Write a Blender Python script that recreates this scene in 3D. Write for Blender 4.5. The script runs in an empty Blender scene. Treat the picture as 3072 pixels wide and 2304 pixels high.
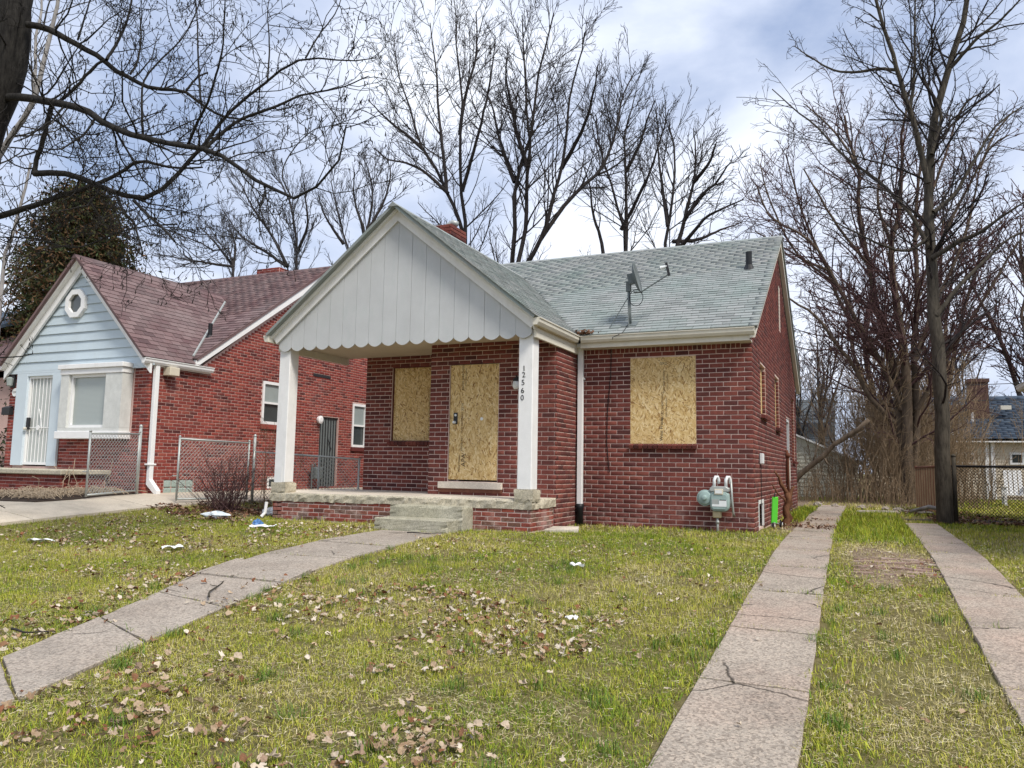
import bpy, math, random
import numpy as np
from mathutils import Matrix, Vector

random.seed(7)
NR = np.random.default_rng(11)
scene = bpy.context.scene
COL = scene.collection

# ------------------------------------------------------------------ camera
FPX, PW, PH = 2316.53, 3072, 2304


def _rot(rx, roll, rz):
    Z = Matrix.Rotation(rz, 3, 'Z')
    X = Matrix.Rotation(rx, 3, 'X')
    L = Matrix.Rotation(roll, 3, 'Z')
    return Z @ X @ L


CAM_R = _rot(1.6781, 0.0174, 0.4253)
CAM_C = Vector((1.6449, -13.401, 1.0111))
cam_data = bpy.data.cameras.new('camera')
cam_data.sensor_width = 36.0
cam_data.lens = FPX / PW * 36.0
cam_data.clip_start = 0.05
cam_data.clip_end = 3000
cam = bpy.data.objects.new('camera', cam_data)
cam.matrix_world = Matrix.Translation(CAM_C) @ CAM_R.to_4x4()
COL.objects.link(cam)
scene.camera = cam

# ------------------------------------------------------------------ light, sky, exposure
SUN_EL, SUN_AZ = math.radians(50), math.radians(120)
world = bpy.data.worlds.new('World')
scene.world = world
world.use_nodes = True
wn, wl = world.node_tree.nodes, world.node_tree.links
wn.clear()
w_out = wn.new('ShaderNodeOutputWorld')
w_sky = wn.new('ShaderNodeTexSky')
w_sky.sky_type = 'NISHITA'
w_sky.sun_disc = False
w_sky.sun_elevation = SUN_EL
w_sky.sun_rotation = SUN_AZ
w_sky.air_density = 1.3
w_sky.dust_density = 2.0
w_bg = wn.new('ShaderNodeBackground')
w_bg.inputs['Strength'].default_value = 0.06
wl.new(w_sky.outputs[0], w_bg.inputs['Color'])
# broken overcast: one noise field over the whole sky dome
w_tc = wn.new('ShaderNodeTexCoord')
w_map = wn.new('ShaderNodeMapping')
w_map.inputs['Scale'].default_value = (1.0, 1.0, 1.7)
w_map.inputs['Location'].default_value = (1.30, 0.45, 0.0)
wl.new(w_tc.outputs['Generated'], w_map.inputs['Vector'])
w_n1 = wn.new('ShaderNodeTexNoise')
w_n1.inputs['Scale'].default_value = 2.1
w_n1.inputs['Detail'].default_value = 7.0
w_n1.inputs['Roughness'].default_value = 0.52
w_n1.inputs['Distortion'].default_value = 0.35
wl.new(w_map.outputs[0], w_n1.inputs['Vector'])
w_rc = wn.new('ShaderNodeValToRGB')
w_rc.color_ramp.elements[0].position = 0.34
w_rc.color_ramp.elements[0].color = (0.34, 0.42, 0.62, 1)
w_rc.color_ramp.elements[1].position = 0.66
w_rc.color_ramp.elements[1].color = (0.86, 0.90, 0.98, 1)
_e = w_rc.color_ramp.elements.new(0.50)
_e.color = (0.60, 0.66, 0.80, 1)
wl.new(w_n1.outputs['Fac'], w_rc.inputs['Fac'])
w_bg2 = wn.new('ShaderNodeBackground')
w_bg2.inputs['Strength'].default_value = 0.56
wl.new(w_rc.outputs['Color'], w_bg2.inputs['Color'])
w_rm = wn.new('ShaderNodeValToRGB')
w_rm.color_ramp.elements[0].position = 0.28
w_rm.color_ramp.elements[0].color = (0.62, 0.62, 0.62, 1)
w_rm.color_ramp.elements[1].position = 0.52
w_rm.color_ramp.elements[1].color = (1, 1, 1, 1)
wl.new(w_n1.outputs['Fac'], w_rm.inputs['Fac'])
w_mix = wn.new('ShaderNodeMixShader')
wl.new(w_rm.outputs['Color'], w_mix.inputs['Fac'])
wl.new(w_bg.outputs[0], w_mix.inputs[1])
wl.new(w_bg2.outputs[0], w_mix.inputs[2])
wl.new(w_mix.outputs[0], w_out.inputs['Surface'])

sun_d = bpy.data.lights.new('sun', 'SUN')
sun_d.energy = 1.5
sun_d.angle = math.radians(14)
sun_d.color = (1.0, 0.94, 0.85)
sun = bpy.data.objects.new('sun', sun_d)
_sd = Vector((math.sin(SUN_AZ) * math.cos(SUN_EL), math.cos(SUN_AZ) * math.cos(SUN_EL), math.sin(SUN_EL)))
sun.rotation_euler = _sd.to_track_quat('Z', 'Y').to_euler()
sun.location = (0, 0, 30)
COL.objects.link(sun)

vs = scene.view_settings
vs.view_transform = 'Standard'
vs.look = 'None'
vs.exposure = 1.28
vs.gamma = 1.0
vs.use_curve_mapping = False
scene.cycles.max_bounces = 5
scene.cycles.diffuse_bounces = 3
scene.cycles.transparent_max_bounces = 6


# ------------------------------------------------------------------ pixel helpers (photo pixels -> directions)
def ray(u, v):
    return CAM_R @ Vector(((u - PW / 2) / FPX, -(v - PH / 2) / FPX, -1.0))


def at(u, v, **k):
    r = ray(u, v)
    (a, val), = k.items()
    i = 'xyz'.index(a)
    t = (val - CAM_C[i]) / r[i]
    return CAM_C + t * r


def proj(P):
    q = (np.asarray(P, float) - np.array(CAM_C)) @ np.array(CAM_R)
    d = -q[..., 2]
    return PW / 2 + FPX * q[..., 0] / d, PH / 2 - FPX * q[..., 1] / d, d


def vnoise(x, y, seed=0):
    x = np.asarray(x, float); y = np.asarray(y, float)
    xi = np.floor(x); yi = np.floor(y)
    fx = x - xi; fy = y - yi
    fx = fx * fx * (3 - 2 * fx); fy = fy * fy * (3 - 2 * fy)

    def h(a, b):
        s = np.sin(a * 127.1 + b * 311.7 + seed * 74.7) * 43758.5453
        return s - np.floor(s)
    return (h(xi, yi) * (1 - fx) + h(xi + 1, yi) * fx) * (1 - fy) + (h(xi, yi + 1) * (1 - fx) + h(xi + 1, yi + 1) * fx) * fy


def fbm(x, y, seed=0):
    return vnoise(x, y, seed) * .5 + vnoise(x * 2.1, y * 2.1, seed + 3) * .3 + vnoise(x * 4.3, y * 4.3, seed + 5) * .2


def gv(x, y):
    """ground height: flat by the houses, falling to the street, rising towards the neighbour"""
    x = np.asarray(x, float); y = np.asarray(y, float)
    t = -(y + 2.5)
    s = np.where(t < -1, 0.0, np.where(t < 1, (t + 1) ** 2 / 4, t))
    s = np.where(t > 10.5, 10.5 + (1 - np.exp(-np.clip(t - 10.5, 0, 60) / 2)) * 2, s)
    k = np.clip((-8.8 - x) / 3.0, 0, 1)
    return -.05 * s + .3 * k * k * (3 - 2 * k)


def g(x, y):
    return float(gv(x, y))


# ------------------------------------------------------------------ mesh helpers
ORG = {}


def _link(o, parent):
    COL.objects.link(o)
    if parent is not None:
        o.parent = parent
    return o


def porg(parent):
    return ORG.get(parent.name, Vector((0, 0, 0))) if parent is not None else Vector((0, 0, 0))


def tag(o, label=None, cat=None, group=None, kind=None):
    if label: o['label'] = label
    if cat: o['category'] = cat
    if group: o['group'] = group
    if kind: o['kind'] = kind
    return o


def thing(name, label, cat, loc=(0, 0, 0), group=None):
    o = bpy.data.objects.new(name, None)
    o.empty_display_size = .2
    o.location = loc
    COL.objects.link(o)
    ORG[o.name] = Vector(loc)
    return tag(o, label, cat, group)


def np_mesh(name, V, F, mat, parent=None, attr=None, smooth=False, loc=None):
    """V (n,3) world coordinates, F (m,k) indices"""
    o_ = np.array(loc if loc is not None else porg(parent), float)
    V = np.asarray(V, np.float64) - o_
    F = np.asarray(F, np.int32)
    me = bpy.data.meshes.new(name)
    k = F.shape[1]
    me.vertices.add(len(V)); me.vertices.foreach_set('co', V.astype(np.float32).ravel())
    me.loops.add(F.size); me.loops.foreach_set('vertex_index', F.ravel())
    me.polygons.add(len(F))
    me.polygons.foreach_set('loop_start', np.arange(0, F.size, k, dtype=np.int32))
    if smooth:
        me.polygons.foreach_set('use_smooth', np.ones(len(F), bool))
    if attr:
        for an, (dom, typ, val) in attr.items():
            a = me.attributes.new(an, typ, dom)
            a.data.foreach_set('color' if 'COLOR' in typ else 'value', np.asarray(val, np.float32).ravel())
    me.update(calc_edges=True)
    me.validate()
    if mat is not None:
        me.materials.append(mat)
    o = bpy.data.objects.new(name, me)
    if loc is not None:
        o.location = Vector(loc) - porg(parent)
    _link(o, parent)
    ORG[o.name] = Vector(loc) if loc is not None else porg(parent)
    return o


class MB:
    """collects shapes in world coordinates; build() links them as one mesh object"""

    def __init__(s):
        s.v = []; s.f = []; s.m = []

    def add(s, vs_, fs_, mi=0):
        b = len(s.v)
        s.v += [tuple(p) for p in vs_]
        s.f += [tuple(b + i for i in f) for f in fs_]
        s.m += [mi] * len(fs_)
        return s

    def box(s, a, b, mi=0):
        x0, y0, z0 = [min(p, q) for p, q in zip(a, b)]
        x1, y1, z1 = [max(p, q) for p, q in zip(a, b)]
        return s.add([(x0, y0, z0), (x1, y0, z0), (x1, y1, z0), (x0, y1, z0), (x0, y0, z1), (x1, y0, z1), (x1, y1, z1), (x0, y1, z1)],
                     [(0, 3, 2, 1), (4, 5, 6, 7), (0, 1, 5, 4), (1, 2, 6, 5), (2, 3, 7, 6), (3, 0, 4, 7)], mi)

    def obox(s, c, X, Y, Z, mi=0):
        """centre and three half-axis vectors"""
        c, X, Y, Z = Vector(c), Vector(X), Vector(Y), Vector(Z)
        P = [c + a * X + b * Y + d * Z for d in (-1, 1) for a, b in ((-1, -1), (1, -1), (1, 1), (-1, 1))]
        return s.add(P, [(0, 3, 2, 1), (4, 5, 6, 7), (0, 1, 5, 4), (1, 2, 6, 5), (2, 3, 7, 6), (3, 0, 4, 7)], mi)

    def prism(s, poly, d, mi=0):
        """poly: coplanar points, d: extrusion vector"""
        n = len(poly); d = Vector(d)
        P = [Vector(p) for p in poly]
        P += [p + d for p in P]
        return s.add(P, [tuple(range(n))[::-1], tuple(range(n, 2 * n))] + [(i, (i + 1) % n, n + (i + 1) % n, n + i) for i in range(n)], mi)

    def tube(s, pts, r, n=8, cap=True, mi=0):
        pts = [Vector(p) for p in pts]
        rs = r if isinstance(r, (list, tuple)) else [r] * len(pts)
        V = []; ref = None
        for i, p in enumerate(pts):
            t = (pts[min(i + 1, len(pts) - 1)] - pts[max(i - 1, 0)]).normalized()
            if ref is None:
                ref = Vector((0, 0, 1)) if abs(t.z) < .9 else Vector((1, 0, 0))
            a = t.cross(ref).normalized(); b = a.cross(t).normalized(); ref = b
            V += [p + rs[i] * (math.cos(2 * math.pi * k / n) * a + math.sin(2 * math.pi * k / n) * b) for k in range(n)]
        F = [(i * n + k, i * n + (k + 1) % n, (i + 1) * n + (k + 1) % n, (i + 1) * n + k) for i in range(len(pts) - 1) for k in range(n)]
        if cap:
            F += [tuple(range(n))[::-1], tuple((len(pts) - 1) * n + k for k in range(n))]
        return s.add(V, F, mi)

    def lathe(s, c, axis, prof, n=20, mi=0):
        """prof: (distance along axis, radius)"""
        ax = Vector(axis).normalized()
        a = ax.cross(Vector((0, 0, 1)) if abs(ax.z) < .9 else Vector((1, 0, 0))).normalized(); b = ax.cross(a)
        V = []
        for h, r in prof:
            V += [Vector(c) + ax * h + r * (math.cos(2 * math.pi * k / n) * a + math.sin(2 * math.pi * k / n) * b) for k in range(n)]
        F = [(i * n + k, i * n + (k + 1) % n, (i + 1) * n + (k + 1) % n, (i + 1) * n + k) for i in range(len(prof) - 1) for k in range(n)]
        F += [tuple(range(n))[::-1], tuple((len(prof) - 1) * n + k for k in range(n))]
        return s.add(V, F, mi)

    def build(s, name, mat, parent=None, smooth=False, loc=None, bevel=0):
        o_ = Vector(loc) if loc is not None else porg(parent)
        me = bpy.data.meshes.new(name)
        me.from_pydata([tuple(Vector(p) - o_) for p in s.v], [], s.f)
        for m in (mat if isinstance(mat, (list, tuple)) else [mat]):
            me.materials.append(m)
        if isinstance(mat, (list, tuple)):
            me.polygons.foreach_set('material_index', s.m)
        if smooth:
            me.polygons.foreach_set('use_smooth', [True] * len(me.polygons))
        me.update()
        o = bpy.data.objects.new(name, me)
        if loc is not None:
            o.location = o_ - porg(parent)
        _link(o, parent)
        ORG[o.name] = o_
        if bevel:
            bm = o.modifiers.new('bevel', 'BEVEL'); bm.width = bevel; bm.segments = 1; bm.limit_method = 'ANGLE'
        return o


def bx(name, mat, parent, a, b, bevel=0, loc=None):
    return MB().box(a, b).build(name, mat, parent, bevel=bevel, loc=loc)


def np_tubes(P, R, sides):
    """P (N,n,3) polylines, R (N,n) radii -> V, F quads"""
    N, n, _ = P.shape
    T = np.empty_like(P)
    T[:, 1:-1] = P[:, 2:] - P[:, :-2]; T[:, 0] = P[:, 1] - P[:, 0]; T[:, -1] = P[:, -1] - P[:, -2]
    T /= np.linalg.norm(T, axis=2, keepdims=True) + 1e-9
    mean = T.mean(axis=1, keepdims=True)
    ref = np.where(np.abs(mean[..., 2:3]) < .8, np.array([0, 0, 1.0]), np.array([1.0, 0, 0]))
    A = np.cross(T, np.broadcast_to(ref, T.shape)); A /= np.linalg.norm(A, axis=2, keepdims=True) + 1e-9
    B = np.cross(A, T)
    th = np.arange(sides) * 2 * np.pi / sides
    V = P[:, :, None, :] + R[:, :, None, None] * (np.cos(th)[None, None, :, None] * A[:, :, None, :] + np.sin(th)[None, None, :, None] * B[:, :, None, :])
    V = V.reshape(-1, 3)
    base = (np.arange(N) * n * sides)[:, None, None] + (np.arange(n - 1) * sides)[None, :, None]
    k = np.arange(sides)[None, None, :]; k2 = (k + 1) % sides
    F = np.stack([base + k, base + k2, base + k2 + sides, base + k + sides], axis=-1).reshape(-1, 4)
    return V, F


def cat_vf(parts):
    Vs, Fs, b = [], [], 0
    for V, F in parts:
        Vs.append(V); Fs.append(F + b); b += len(V)
    return np.concatenate(Vs), np.concatenate(Fs)


# ------------------------------------------------------------------ materials
MATS = {}


class NT:
    def __init__(s, name):
        s.mat = bpy.data.materials.new(name); s.mat.use_nodes = True
        s.n = s.mat.node_tree.nodes; s.l = s.mat.node_tree.links
        s.b = s.n['Principled BSDF']
        s.geo = s.n.new('ShaderNodeNewGeometry')
        s.pos = s.geo.outputs['Position']
        MATS[name] = s.mat

    def set(s, **k):
        for a, v in k.items():
            s.b.inputs[a.replace('_', ' ')].default_value = v
        return s

    def link(s, a, b):
        s.l.new(a, b)

    def mapping(s, scale=(1, 1, 1), rot=(0, 0, 0), vec=None, loc=(0, 0, 0)):
        m = s.n.new('ShaderNodeMapping')
        m.inputs['Scale'].default_value = scale; m.inputs['Rotation'].default_value = rot; m.inputs['Location'].default_value = loc
        s.link(vec or s.pos, m.inputs['Vector'])
        return m.outputs[0]

    def noise(s, scale=5, detail=4, rough=.55, vec=None, dist=0, out='Fac'):
        t = s.n.new('ShaderNodeTexNoise')
        t.inputs['Scale'].default_value = scale; t.inputs['Detail'].default_value = detail
        t.inputs['Roughness'].default_value = rough; t.inputs['Distortion'].default_value = dist
        s.link(vec or s.pos, t.inputs['Vector'])
        return t.outputs[out]

    def voro(s, scale=5, vec=None, feature='F1', out='Distance', rand=1.0):
        t = s.n.new('ShaderNodeTexVoronoi')
        t.feature = feature
        t.inputs['Scale'].default_value = scale; t.inputs['Randomness'].default_value = rand
        s.link(vec or s.pos, t.inputs['Vector'])
        return t.outputs[out]

    def ramp(s, fac, stops, interp='LINEAR'):
        r = s.n.new('ShaderNodeValToRGB'); e = r.color_ramp.elements
        r.color_ramp.interpolation = interp
        while len(e) < len(stops): e.new(.5)
        for el, (p, c) in zip(e, stops):
            el.position = p; el.color = tuple(c) + (1,) if len(c) == 3 else c
        s.link(fac, r.inputs['Fac'])
        return r.outputs['Color']

    def mix(s, fac, a, b, mode='MIX'):
        m = s.n.new('ShaderNodeMix'); m.data_type = 'RGBA'; m.blend_type = mode
        for sock, val in ((m.inputs[0], fac), (m.inputs[6], a), (m.inputs[7], b)):
            if hasattr(val, 'is_output'): s.link(val, sock)
            elif isinstance(val, (int, float)): sock.default_value = val
            else: sock.default_value = tuple(val) + (1,)
        return m.outputs[2]

    def math(s, op, a, b=None):
        m = s.n.new('ShaderNodeMath'); m.operation = op
        for sock, val in ((m.inputs[0], a), (m.inputs[1], b)):
            if val is None: continue
            if hasattr(val, 'is_output'): s.link(val, sock)
            else: sock.default_value = val
        return m.outputs[0]

    def attr(s, name, out='Fac'):
        a = s.n.new('ShaderNodeAttribute'); a.attribute_name = name
        return a.outputs[out]

    def objrand(s):
        return s.n.new('ShaderNodeObjectInfo').outputs['Random']

    def color(s, c):
        s.link(c, s.b.inputs['Base Color']); return s

    def bump(s, h, strength=.4, dist=.01):
        b = s.n.new('ShaderNodeBump'); b.inputs['Strength'].default_value = strength; b.inputs['Distance'].default_value = dist
        s.link(h, b.inputs['Height']); s.link(b.outputs[0], s.b.inputs['Normal']); return s


def paint(name, col, var=.12, scale=6, rough=.7, dirt=.0, dirtcol=(.25, .22, .18), bump=.15, fine=60, metal=0.0, spec=.3):
    m = NT(name)
    n1 = m.noise(scale, 5, .6); n2 = m.noise(fine, 3, .6)
    lo = tuple(c * (1 - var) for c in col); hi = tuple(min(1, c * (1 + var * .7)) for c in col)
    c = m.ramp(n1, [(.3, lo), (.7, hi)])
    if dirt:
        st = m.noise(3.2, 6, .68, vec=m.mapping((1.6, 1.6, .55)))
        f = m.ramp(st, [(.52, (0, 0, 0)), (.75, (dirt, dirt, dirt))])
        c = m.mix(f, c, dirtcol)
    c = m.mix(.35, c, m.ramp(n2, [(.3, lo), (.7, hi)]))
    m.color(c).bump(n2, bump, .004)
    m.set(Roughness=rough, Metallic=metal, Specular_IOR_Level=spec)
    return m.mat


def brick_mat(name, stops, eff=0.0, grime=.35):
    m = NT(name)
    r = m.math('FRACT', m.math('ADD', m.attr('bv'), m.objrand()))
    c = m.ramp(r, stops)
    big = m.noise(.9, 4, .6)
    c = m.mix(m.ramp(big, [(.35, (0, 0, 0)), (.7, (grime, grime, grime))]), c, (.055, .024, .02))
    fine = m.noise(38, 4, .65)
    c = m.mix(.55, c, m.mix(1.0, c, m.ramp(fine, [(.25, (.45, .45, .45)), (.75, (1.5, 1.45, 1.4))]), 'MULTIPLY'))
    low = m.n.new('ShaderNodeSeparateXYZ'); m.link(m.pos, low.inputs[0])
    # white bloom of lime, thicker near the ground where damp rises
    zz = m.ramp(low.outputs['Z'], [(.0, (1, 1, 1)), (.55, (.0, .0, .0))])
    ef = m.noise(4.5, 6, .72)
    f = m.ramp(ef, [(.50, (0, 0, 0)), (.68, (1, 1, 1))])
    f2 = m.math('MULTIPLY', m.math('MULTIPLY', f, zz), .35 + eff)
    c = m.mix(f2, c, (.50, .40, .35))
    if eff:
        f3 = m.math('MULTIPLY', m.ramp(m.noise(1.3, 5, .7, vec=m.mapping((1, 1, .5), loc=(3.1, 4, 1))), [(.56, (0, 0, 0)), (.72, (1, 1, 1))]), eff)
        c = m.mix(f3, c, (.55, .45, .42))
    m.color(c).bump(m.noise(90, 4, .7), .5, .004).set(Roughness=.88, Specular_IOR_Level=.25)
    return m.mat


def mortar_mat(name, col):
    m = NT(name)
    c = m.ramp(m.noise(3, 5, .6), [(.3, tuple(x * .72 for x in col)), (.7, col)])
    c = m.mix(.4, c, m.ramp(m.noise(120, 2, .5), [(.3, tuple(x * .6 for x in col)), (.7, tuple(min(1, x * 1.2) for x in col))]))
    m.color(c).bump(m.noise(150, 3, .6), .6, .003).set(Roughness=.95, Specular_IOR_Level=.1)
    return m.mat


BRICK = brick_mat('brick_red', [(0, (.090, .032, .030)), (.3, (.155, .045, .038)), (.6, (.195, .055, .044)), (.85, (.235, .074, .056)), (1, (.115, .038, .036))])
BRICK2 = brick_mat('brick_neighbour', [(0, (.10, .026, .023)), (.25, (.21, .042, .034)), (.6, (.27, .055, .042)), (.9, (.30, .080, .058)), (1, (.075, .022, .022))], eff=.10, grime=.2)
BRICKP = brick_mat('brick_porch', [(0, (.13, .055, .045)), (.3, (.24, .055, .04)), (.6, (.30, .075, .05)), (.8, (.18, .085, .06)), (1, (.15, .08, .06))], eff=.34, grime=.35)
PAVER = brick_mat('paving_brick_dusty', [(0, (.20, .13, .10)), (.4, (.27, .17, .13)), (.8, (.33, .24, .19)), (1, (.22, .15, .12))], eff=.3, grime=.3)
MORTAR = mortar_mat('mortar_pale', (.74, .57, .50))
MORTAR2 = mortar_mat('mortar_neighbour', (.66, .46, .41))
MORTARD = mortar_mat('mortar_porch', (.78, .62, .55))


def shingle_mat(name, stops, tint=None):
    m = NT(name)
    r = m.math('FRACT', m.math('ADD', m.attr('bv'), m.objrand()))
    c = m.ramp(r, stops)
    st = m.noise(1.1, 6, .65, vec=m.mapping((1.2, .7, .7)))
    c = m.mix(m.ramp(st, [(.4, (0, 0, 0)), (.75, (.55, .55, .55))]), c, tint or tuple(x * .55 for x in stops[0][1]))
    c = m.mix(.5, c, m.mix(1.0, c, m.ramp(m.noise(140, 2, .6), [(.2, (.5, .5, .5)), (.8, (1.5, 1.5, 1.5))]), 'MULTIPLY'))
    m.color(c).bump(m.noise(220, 2, .6), .6, .003).set(Roughness=.9, Specular_IOR_Level=.25)
    return m.mat


SHINGLE = shingle_mat('shingle_grey', [(0, (.20, .215, .21)), (.35, (.27, .285, .28)), (.7, (.31, .32, .315)), (1, (.235, .26, .25))], tint=(.20, .27, .25))
SHINGLE2 = shingle_mat('shingle_maroon', [(0, (.10, .062, .064)), (.4, (.17, .105, .105)), (.7, (.205, .14, .138)), (1, (.13, .075, .078))], tint=(.20, .17, .165))
SHINGLE3 = shingle_mat('shingle_blue', [(0, (.035, .05, .075)), (1, (.065, .09, .125))])

WHITE = paint('white_paint', (.80, .80, .79), .08, 5, .55, dirt=.35, dirtcol=(.42, .40, .36))
WHITE_CLEAN = paint('white_trim', (.80, .80, .79), .05, 5, .45, dirt=.15, dirtcol=(.55, .53, .5))
GABLE = paint('gable_paint', (.53, .545, .55), .10, 2.2, .6, dirt=.45, dirtcol=(.40, .47, .45), bump=.3)
CREAM = paint('cream_trim', (.66, .63, .54), .1, 5, .6, dirt=.4, dirtcol=(.36, .33, .26))
SOFFIT = paint('porch_ceiling', (.56, .48, .36), .1, 2, .7, dirt=.3, dirtcol=(.35, .28, .18))
BLUE = paint('siding_blue', (.50, .585, .635), .06, 3, .6, dirt=.35, dirtcol=(.42, .46, .42))
BLUE2 = paint('trim_blue', (.56, .64, .69), .06, 3, .6, dirt=.2, dirtcol=(.4, .44, .44))
GREYWHITE = paint('aged_white_wood', (.62, .63, .60), .14, 7, .65, dirt=.5, dirtcol=(.38, .38, .34), bump=.4)
DARK = paint('dark_metal', (.025, .025, .027), .2, 9, .5)
BLACKP = paint('black_pipe', (.015, .016, .018), .2, 9, .45)
STEEL = paint('galvanised_steel', (.42, .44, .42), .15, 12, .45, dirt=.3, dirtcol=(.3, .33, .28), metal=.35)
DISHG = paint('dish_grey', (.13, .15, .15), .15, 9, .5, dirt=.2)
METER = paint('meter_green_grey', (.30, .40, .38), .12, 14, .55, dirt=.35, dirtcol=(.22, .24, .2))
METER_L = paint('meter_label', (.75, .78, .78), .06, 20, .5)
BRASS = paint('meter_valve_tan', (.50, .42, .26), .15, 14, .55)
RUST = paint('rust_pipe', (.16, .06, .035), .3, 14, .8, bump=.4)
GREENP = paint('scooter_green', (.10, .62, .03), .05, 8, .35, bump=.02, spec=.5)
RUBBER = paint('rubber', (.02, .02, .022), .1, 20, .8)
GLASSG = paint('window_glass_pale', (.30, .34, .33), .12, 3, .12, bump=0, spec=.6)
GLASSD = paint('window_glass_dark', (.045, .055, .055), .2, 3, .1, bump=0, spec=.7)
BLIND = paint('window_blind', (.50, .53, .51), .05, 8, .6)
DOORG = paint('grey_door', (.16, .18, .18), .1, 6, .5)
CAST = paint('cast_box_beige', (.62, .56, .44), .08, 9, .55)
GLASSBLOCK = paint('glass_block', (.34, .42, .38), .25, 14, .15, spec=.7)
PAPER = paint('paper', (.80, .81, .80), .06, 20, .7)
PLASTIC = paint('plastic_bag', (.70, .76, .78), .12, 20, .35, spec=.5)
PLASTICB = paint('plastic_blue', (.10, .22, .45), .1, 20, .4)
CREAMS = paint('cream_siding', (.62, .54, .42), .06, 4, .65, dirt=.2)
PALE = paint('garage_siding', (.60, .58, .48), .08, 4, .65, dirt=.4)
SLATE = paint('dark_siding', (.10, .115, .125), .15, 4, .7)
INK = paint('print_ink', (.06, .035, .02), .25, 40, .8, bump=0)
INKB = paint('print_black', (.012, .012, .012), .1, 40, .6, bump=0)


def concrete_mat(name, col, warm=(.40, .31, .26), crack=True, agg=.5):
    m = NT(name)
    c = m.ramp(m.noise(1.6, 6, .65), [(.28, tuple(x * .70 for x in col)), (.5, col), (.75, tuple(min(1, x * 1.18) for x in col))])
    c = m.mix(m.ramp(m.noise(.8, 4, .6, vec=m.mapping((1, 1, 1), loc=(4, 2, 0))), [(.45, (0, 0, 0)), (.7, (.5, .5, .5))]), c, warm)
    sp = m.voro(75, out='Color')
    spv = m.ramp(sp, [(.15, (.55, .52, .5)), (.5, (1, 1, 1)), (.85, (1.35, 1.3, 1.25))])
    c = m.mix(agg, c, m.mix(1.0, c, spv, 'MULTIPLY'))
    grit = m.noise(240, 2, .6)
    c = m.mix(agg, c, m.mix(1.0, c, m.ramp(grit, [(.25, (.55, .55, .55)), (.75, (1.4, 1.4, 1.4))]), 'MULTIPLY'))
    h = m.noise(60, 4, .7)
    if crack:
        w = m.mix(.18, m.pos, m.noise(2.3, 4, .6, out='Color'))
        d = m.voro(.75, vec=w, feature='DISTANCE_TO_EDGE')
        f = m.ramp(d, [(.002, (1, 1, 1)), (.0075, (0, 0, 0))])
        f = m.math('MULTIPLY', f, m.ramp(m.noise(.9, 3, .5), [(.46, (0, 0, 0)), (.54, (1, 1, 1))]))
        c = m.mix(f, c, (.05, .042, .033))
        h = m.math('SUBTRACT', h, m.math('MULTIPLY', f, 3.0))
    m.color(c).bump(h, .5, .006).set(Roughness=.9, Specular_IOR_Level=.2)
    return m.mat


CONC_WALK = concrete_mat('concrete_walk', (.345, .305, .26), warm=(.36, .30, .245), agg=.8)
CONC_STRIP = concrete_mat('concrete_strip', (.34, .295, .245), warm=(.41, .29, .23), agg=.85)
CONC_NB = concrete_mat('concrete_driveway', (.52, .46, .37), warm=(.56, .47, .36), crack=False, agg=.25)
CONC_PORCH = concrete_mat('concrete_porch', (.62, .56, .47), warm=(.66, .58, .50), crack=False, agg=.25)
CONC_ROUGH = concrete_mat('concrete_weathered', (.50, .46, .36), warm=(.36, .34, .25), crack=False, agg=.6)
CONC_STEP = concrete_mat('concrete_step', (.38, .365, .28), warm=(.58, .56, .49), crack=False, agg=.6)


def osb_mat(name, dark=1.0):
    m = NT(name)
    layers = []
    for i, (rt, sc) in enumerate((((0, .30, 0), (46, 46, 11)), ((0, -.38, 0), (54, 54, 13)), ((0, 1.1, 0), (60, 60, 15)))):
        v = m.mapping(sc, vec=m.mapping((1, 1, 1), rt, loc=(i * 3.7, i * 1.3, i * 2.1)))
        col = m.voro(1.0, vec=v, out='Color')
        layers.append(m.ramp(col, [(.1, (.22 * dark, .11 * dark, .035 * dark)), (.32, (.54 * dark, .36 * dark, .14 * dark)), (.6, (.68 * dark, .50 * dark, .24 * dark)), (.95, (.80 * dark, .66 * dark, .40 * dark))]))
    sel = m.voro(1.0, vec=m.mapping((34, 34, 14)), out='Color')
    sx = m.n.new('ShaderNodeSeparateColor'); m.link(sel, sx.inputs[0])
    c = m.mix(m.ramp(sx.outputs[0], [(.45, (0, 0, 0)), (.5, (1, 1, 1))]), layers[0], layers[1])
    c = m.mix(m.ramp(sx.outputs[1], [(.64, (0, 0, 0)), (.68, (1, 1, 1))]), c, layers[2])
    c = m.mix(m.ramp(m.noise(2, 4, .6), [(.4, (0, 0, 0)), (.8, (.35, .35, .35))]), c, (.46 * dark, .30 * dark, .12 * dark))
    m.color(c).bump(m.voro(40), .3, .002).set(Roughness=.75, Specular_IOR_Level=.25)
    return m.mat


OSB = osb_mat('osb_board')


def bark_mat(name, lo, hi, scale=9):
    m = NT(name)
    n = m.noise(scale, 6, .7, vec=m.mapping((1, 1, .22)))
    c = m.ramp(n, [(.3, lo), (.7, hi)])
    m.color(c).bump(n, .9, .02).set(Roughness=.95, Specular_IOR_Level=.1)
    return m.mat


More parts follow.
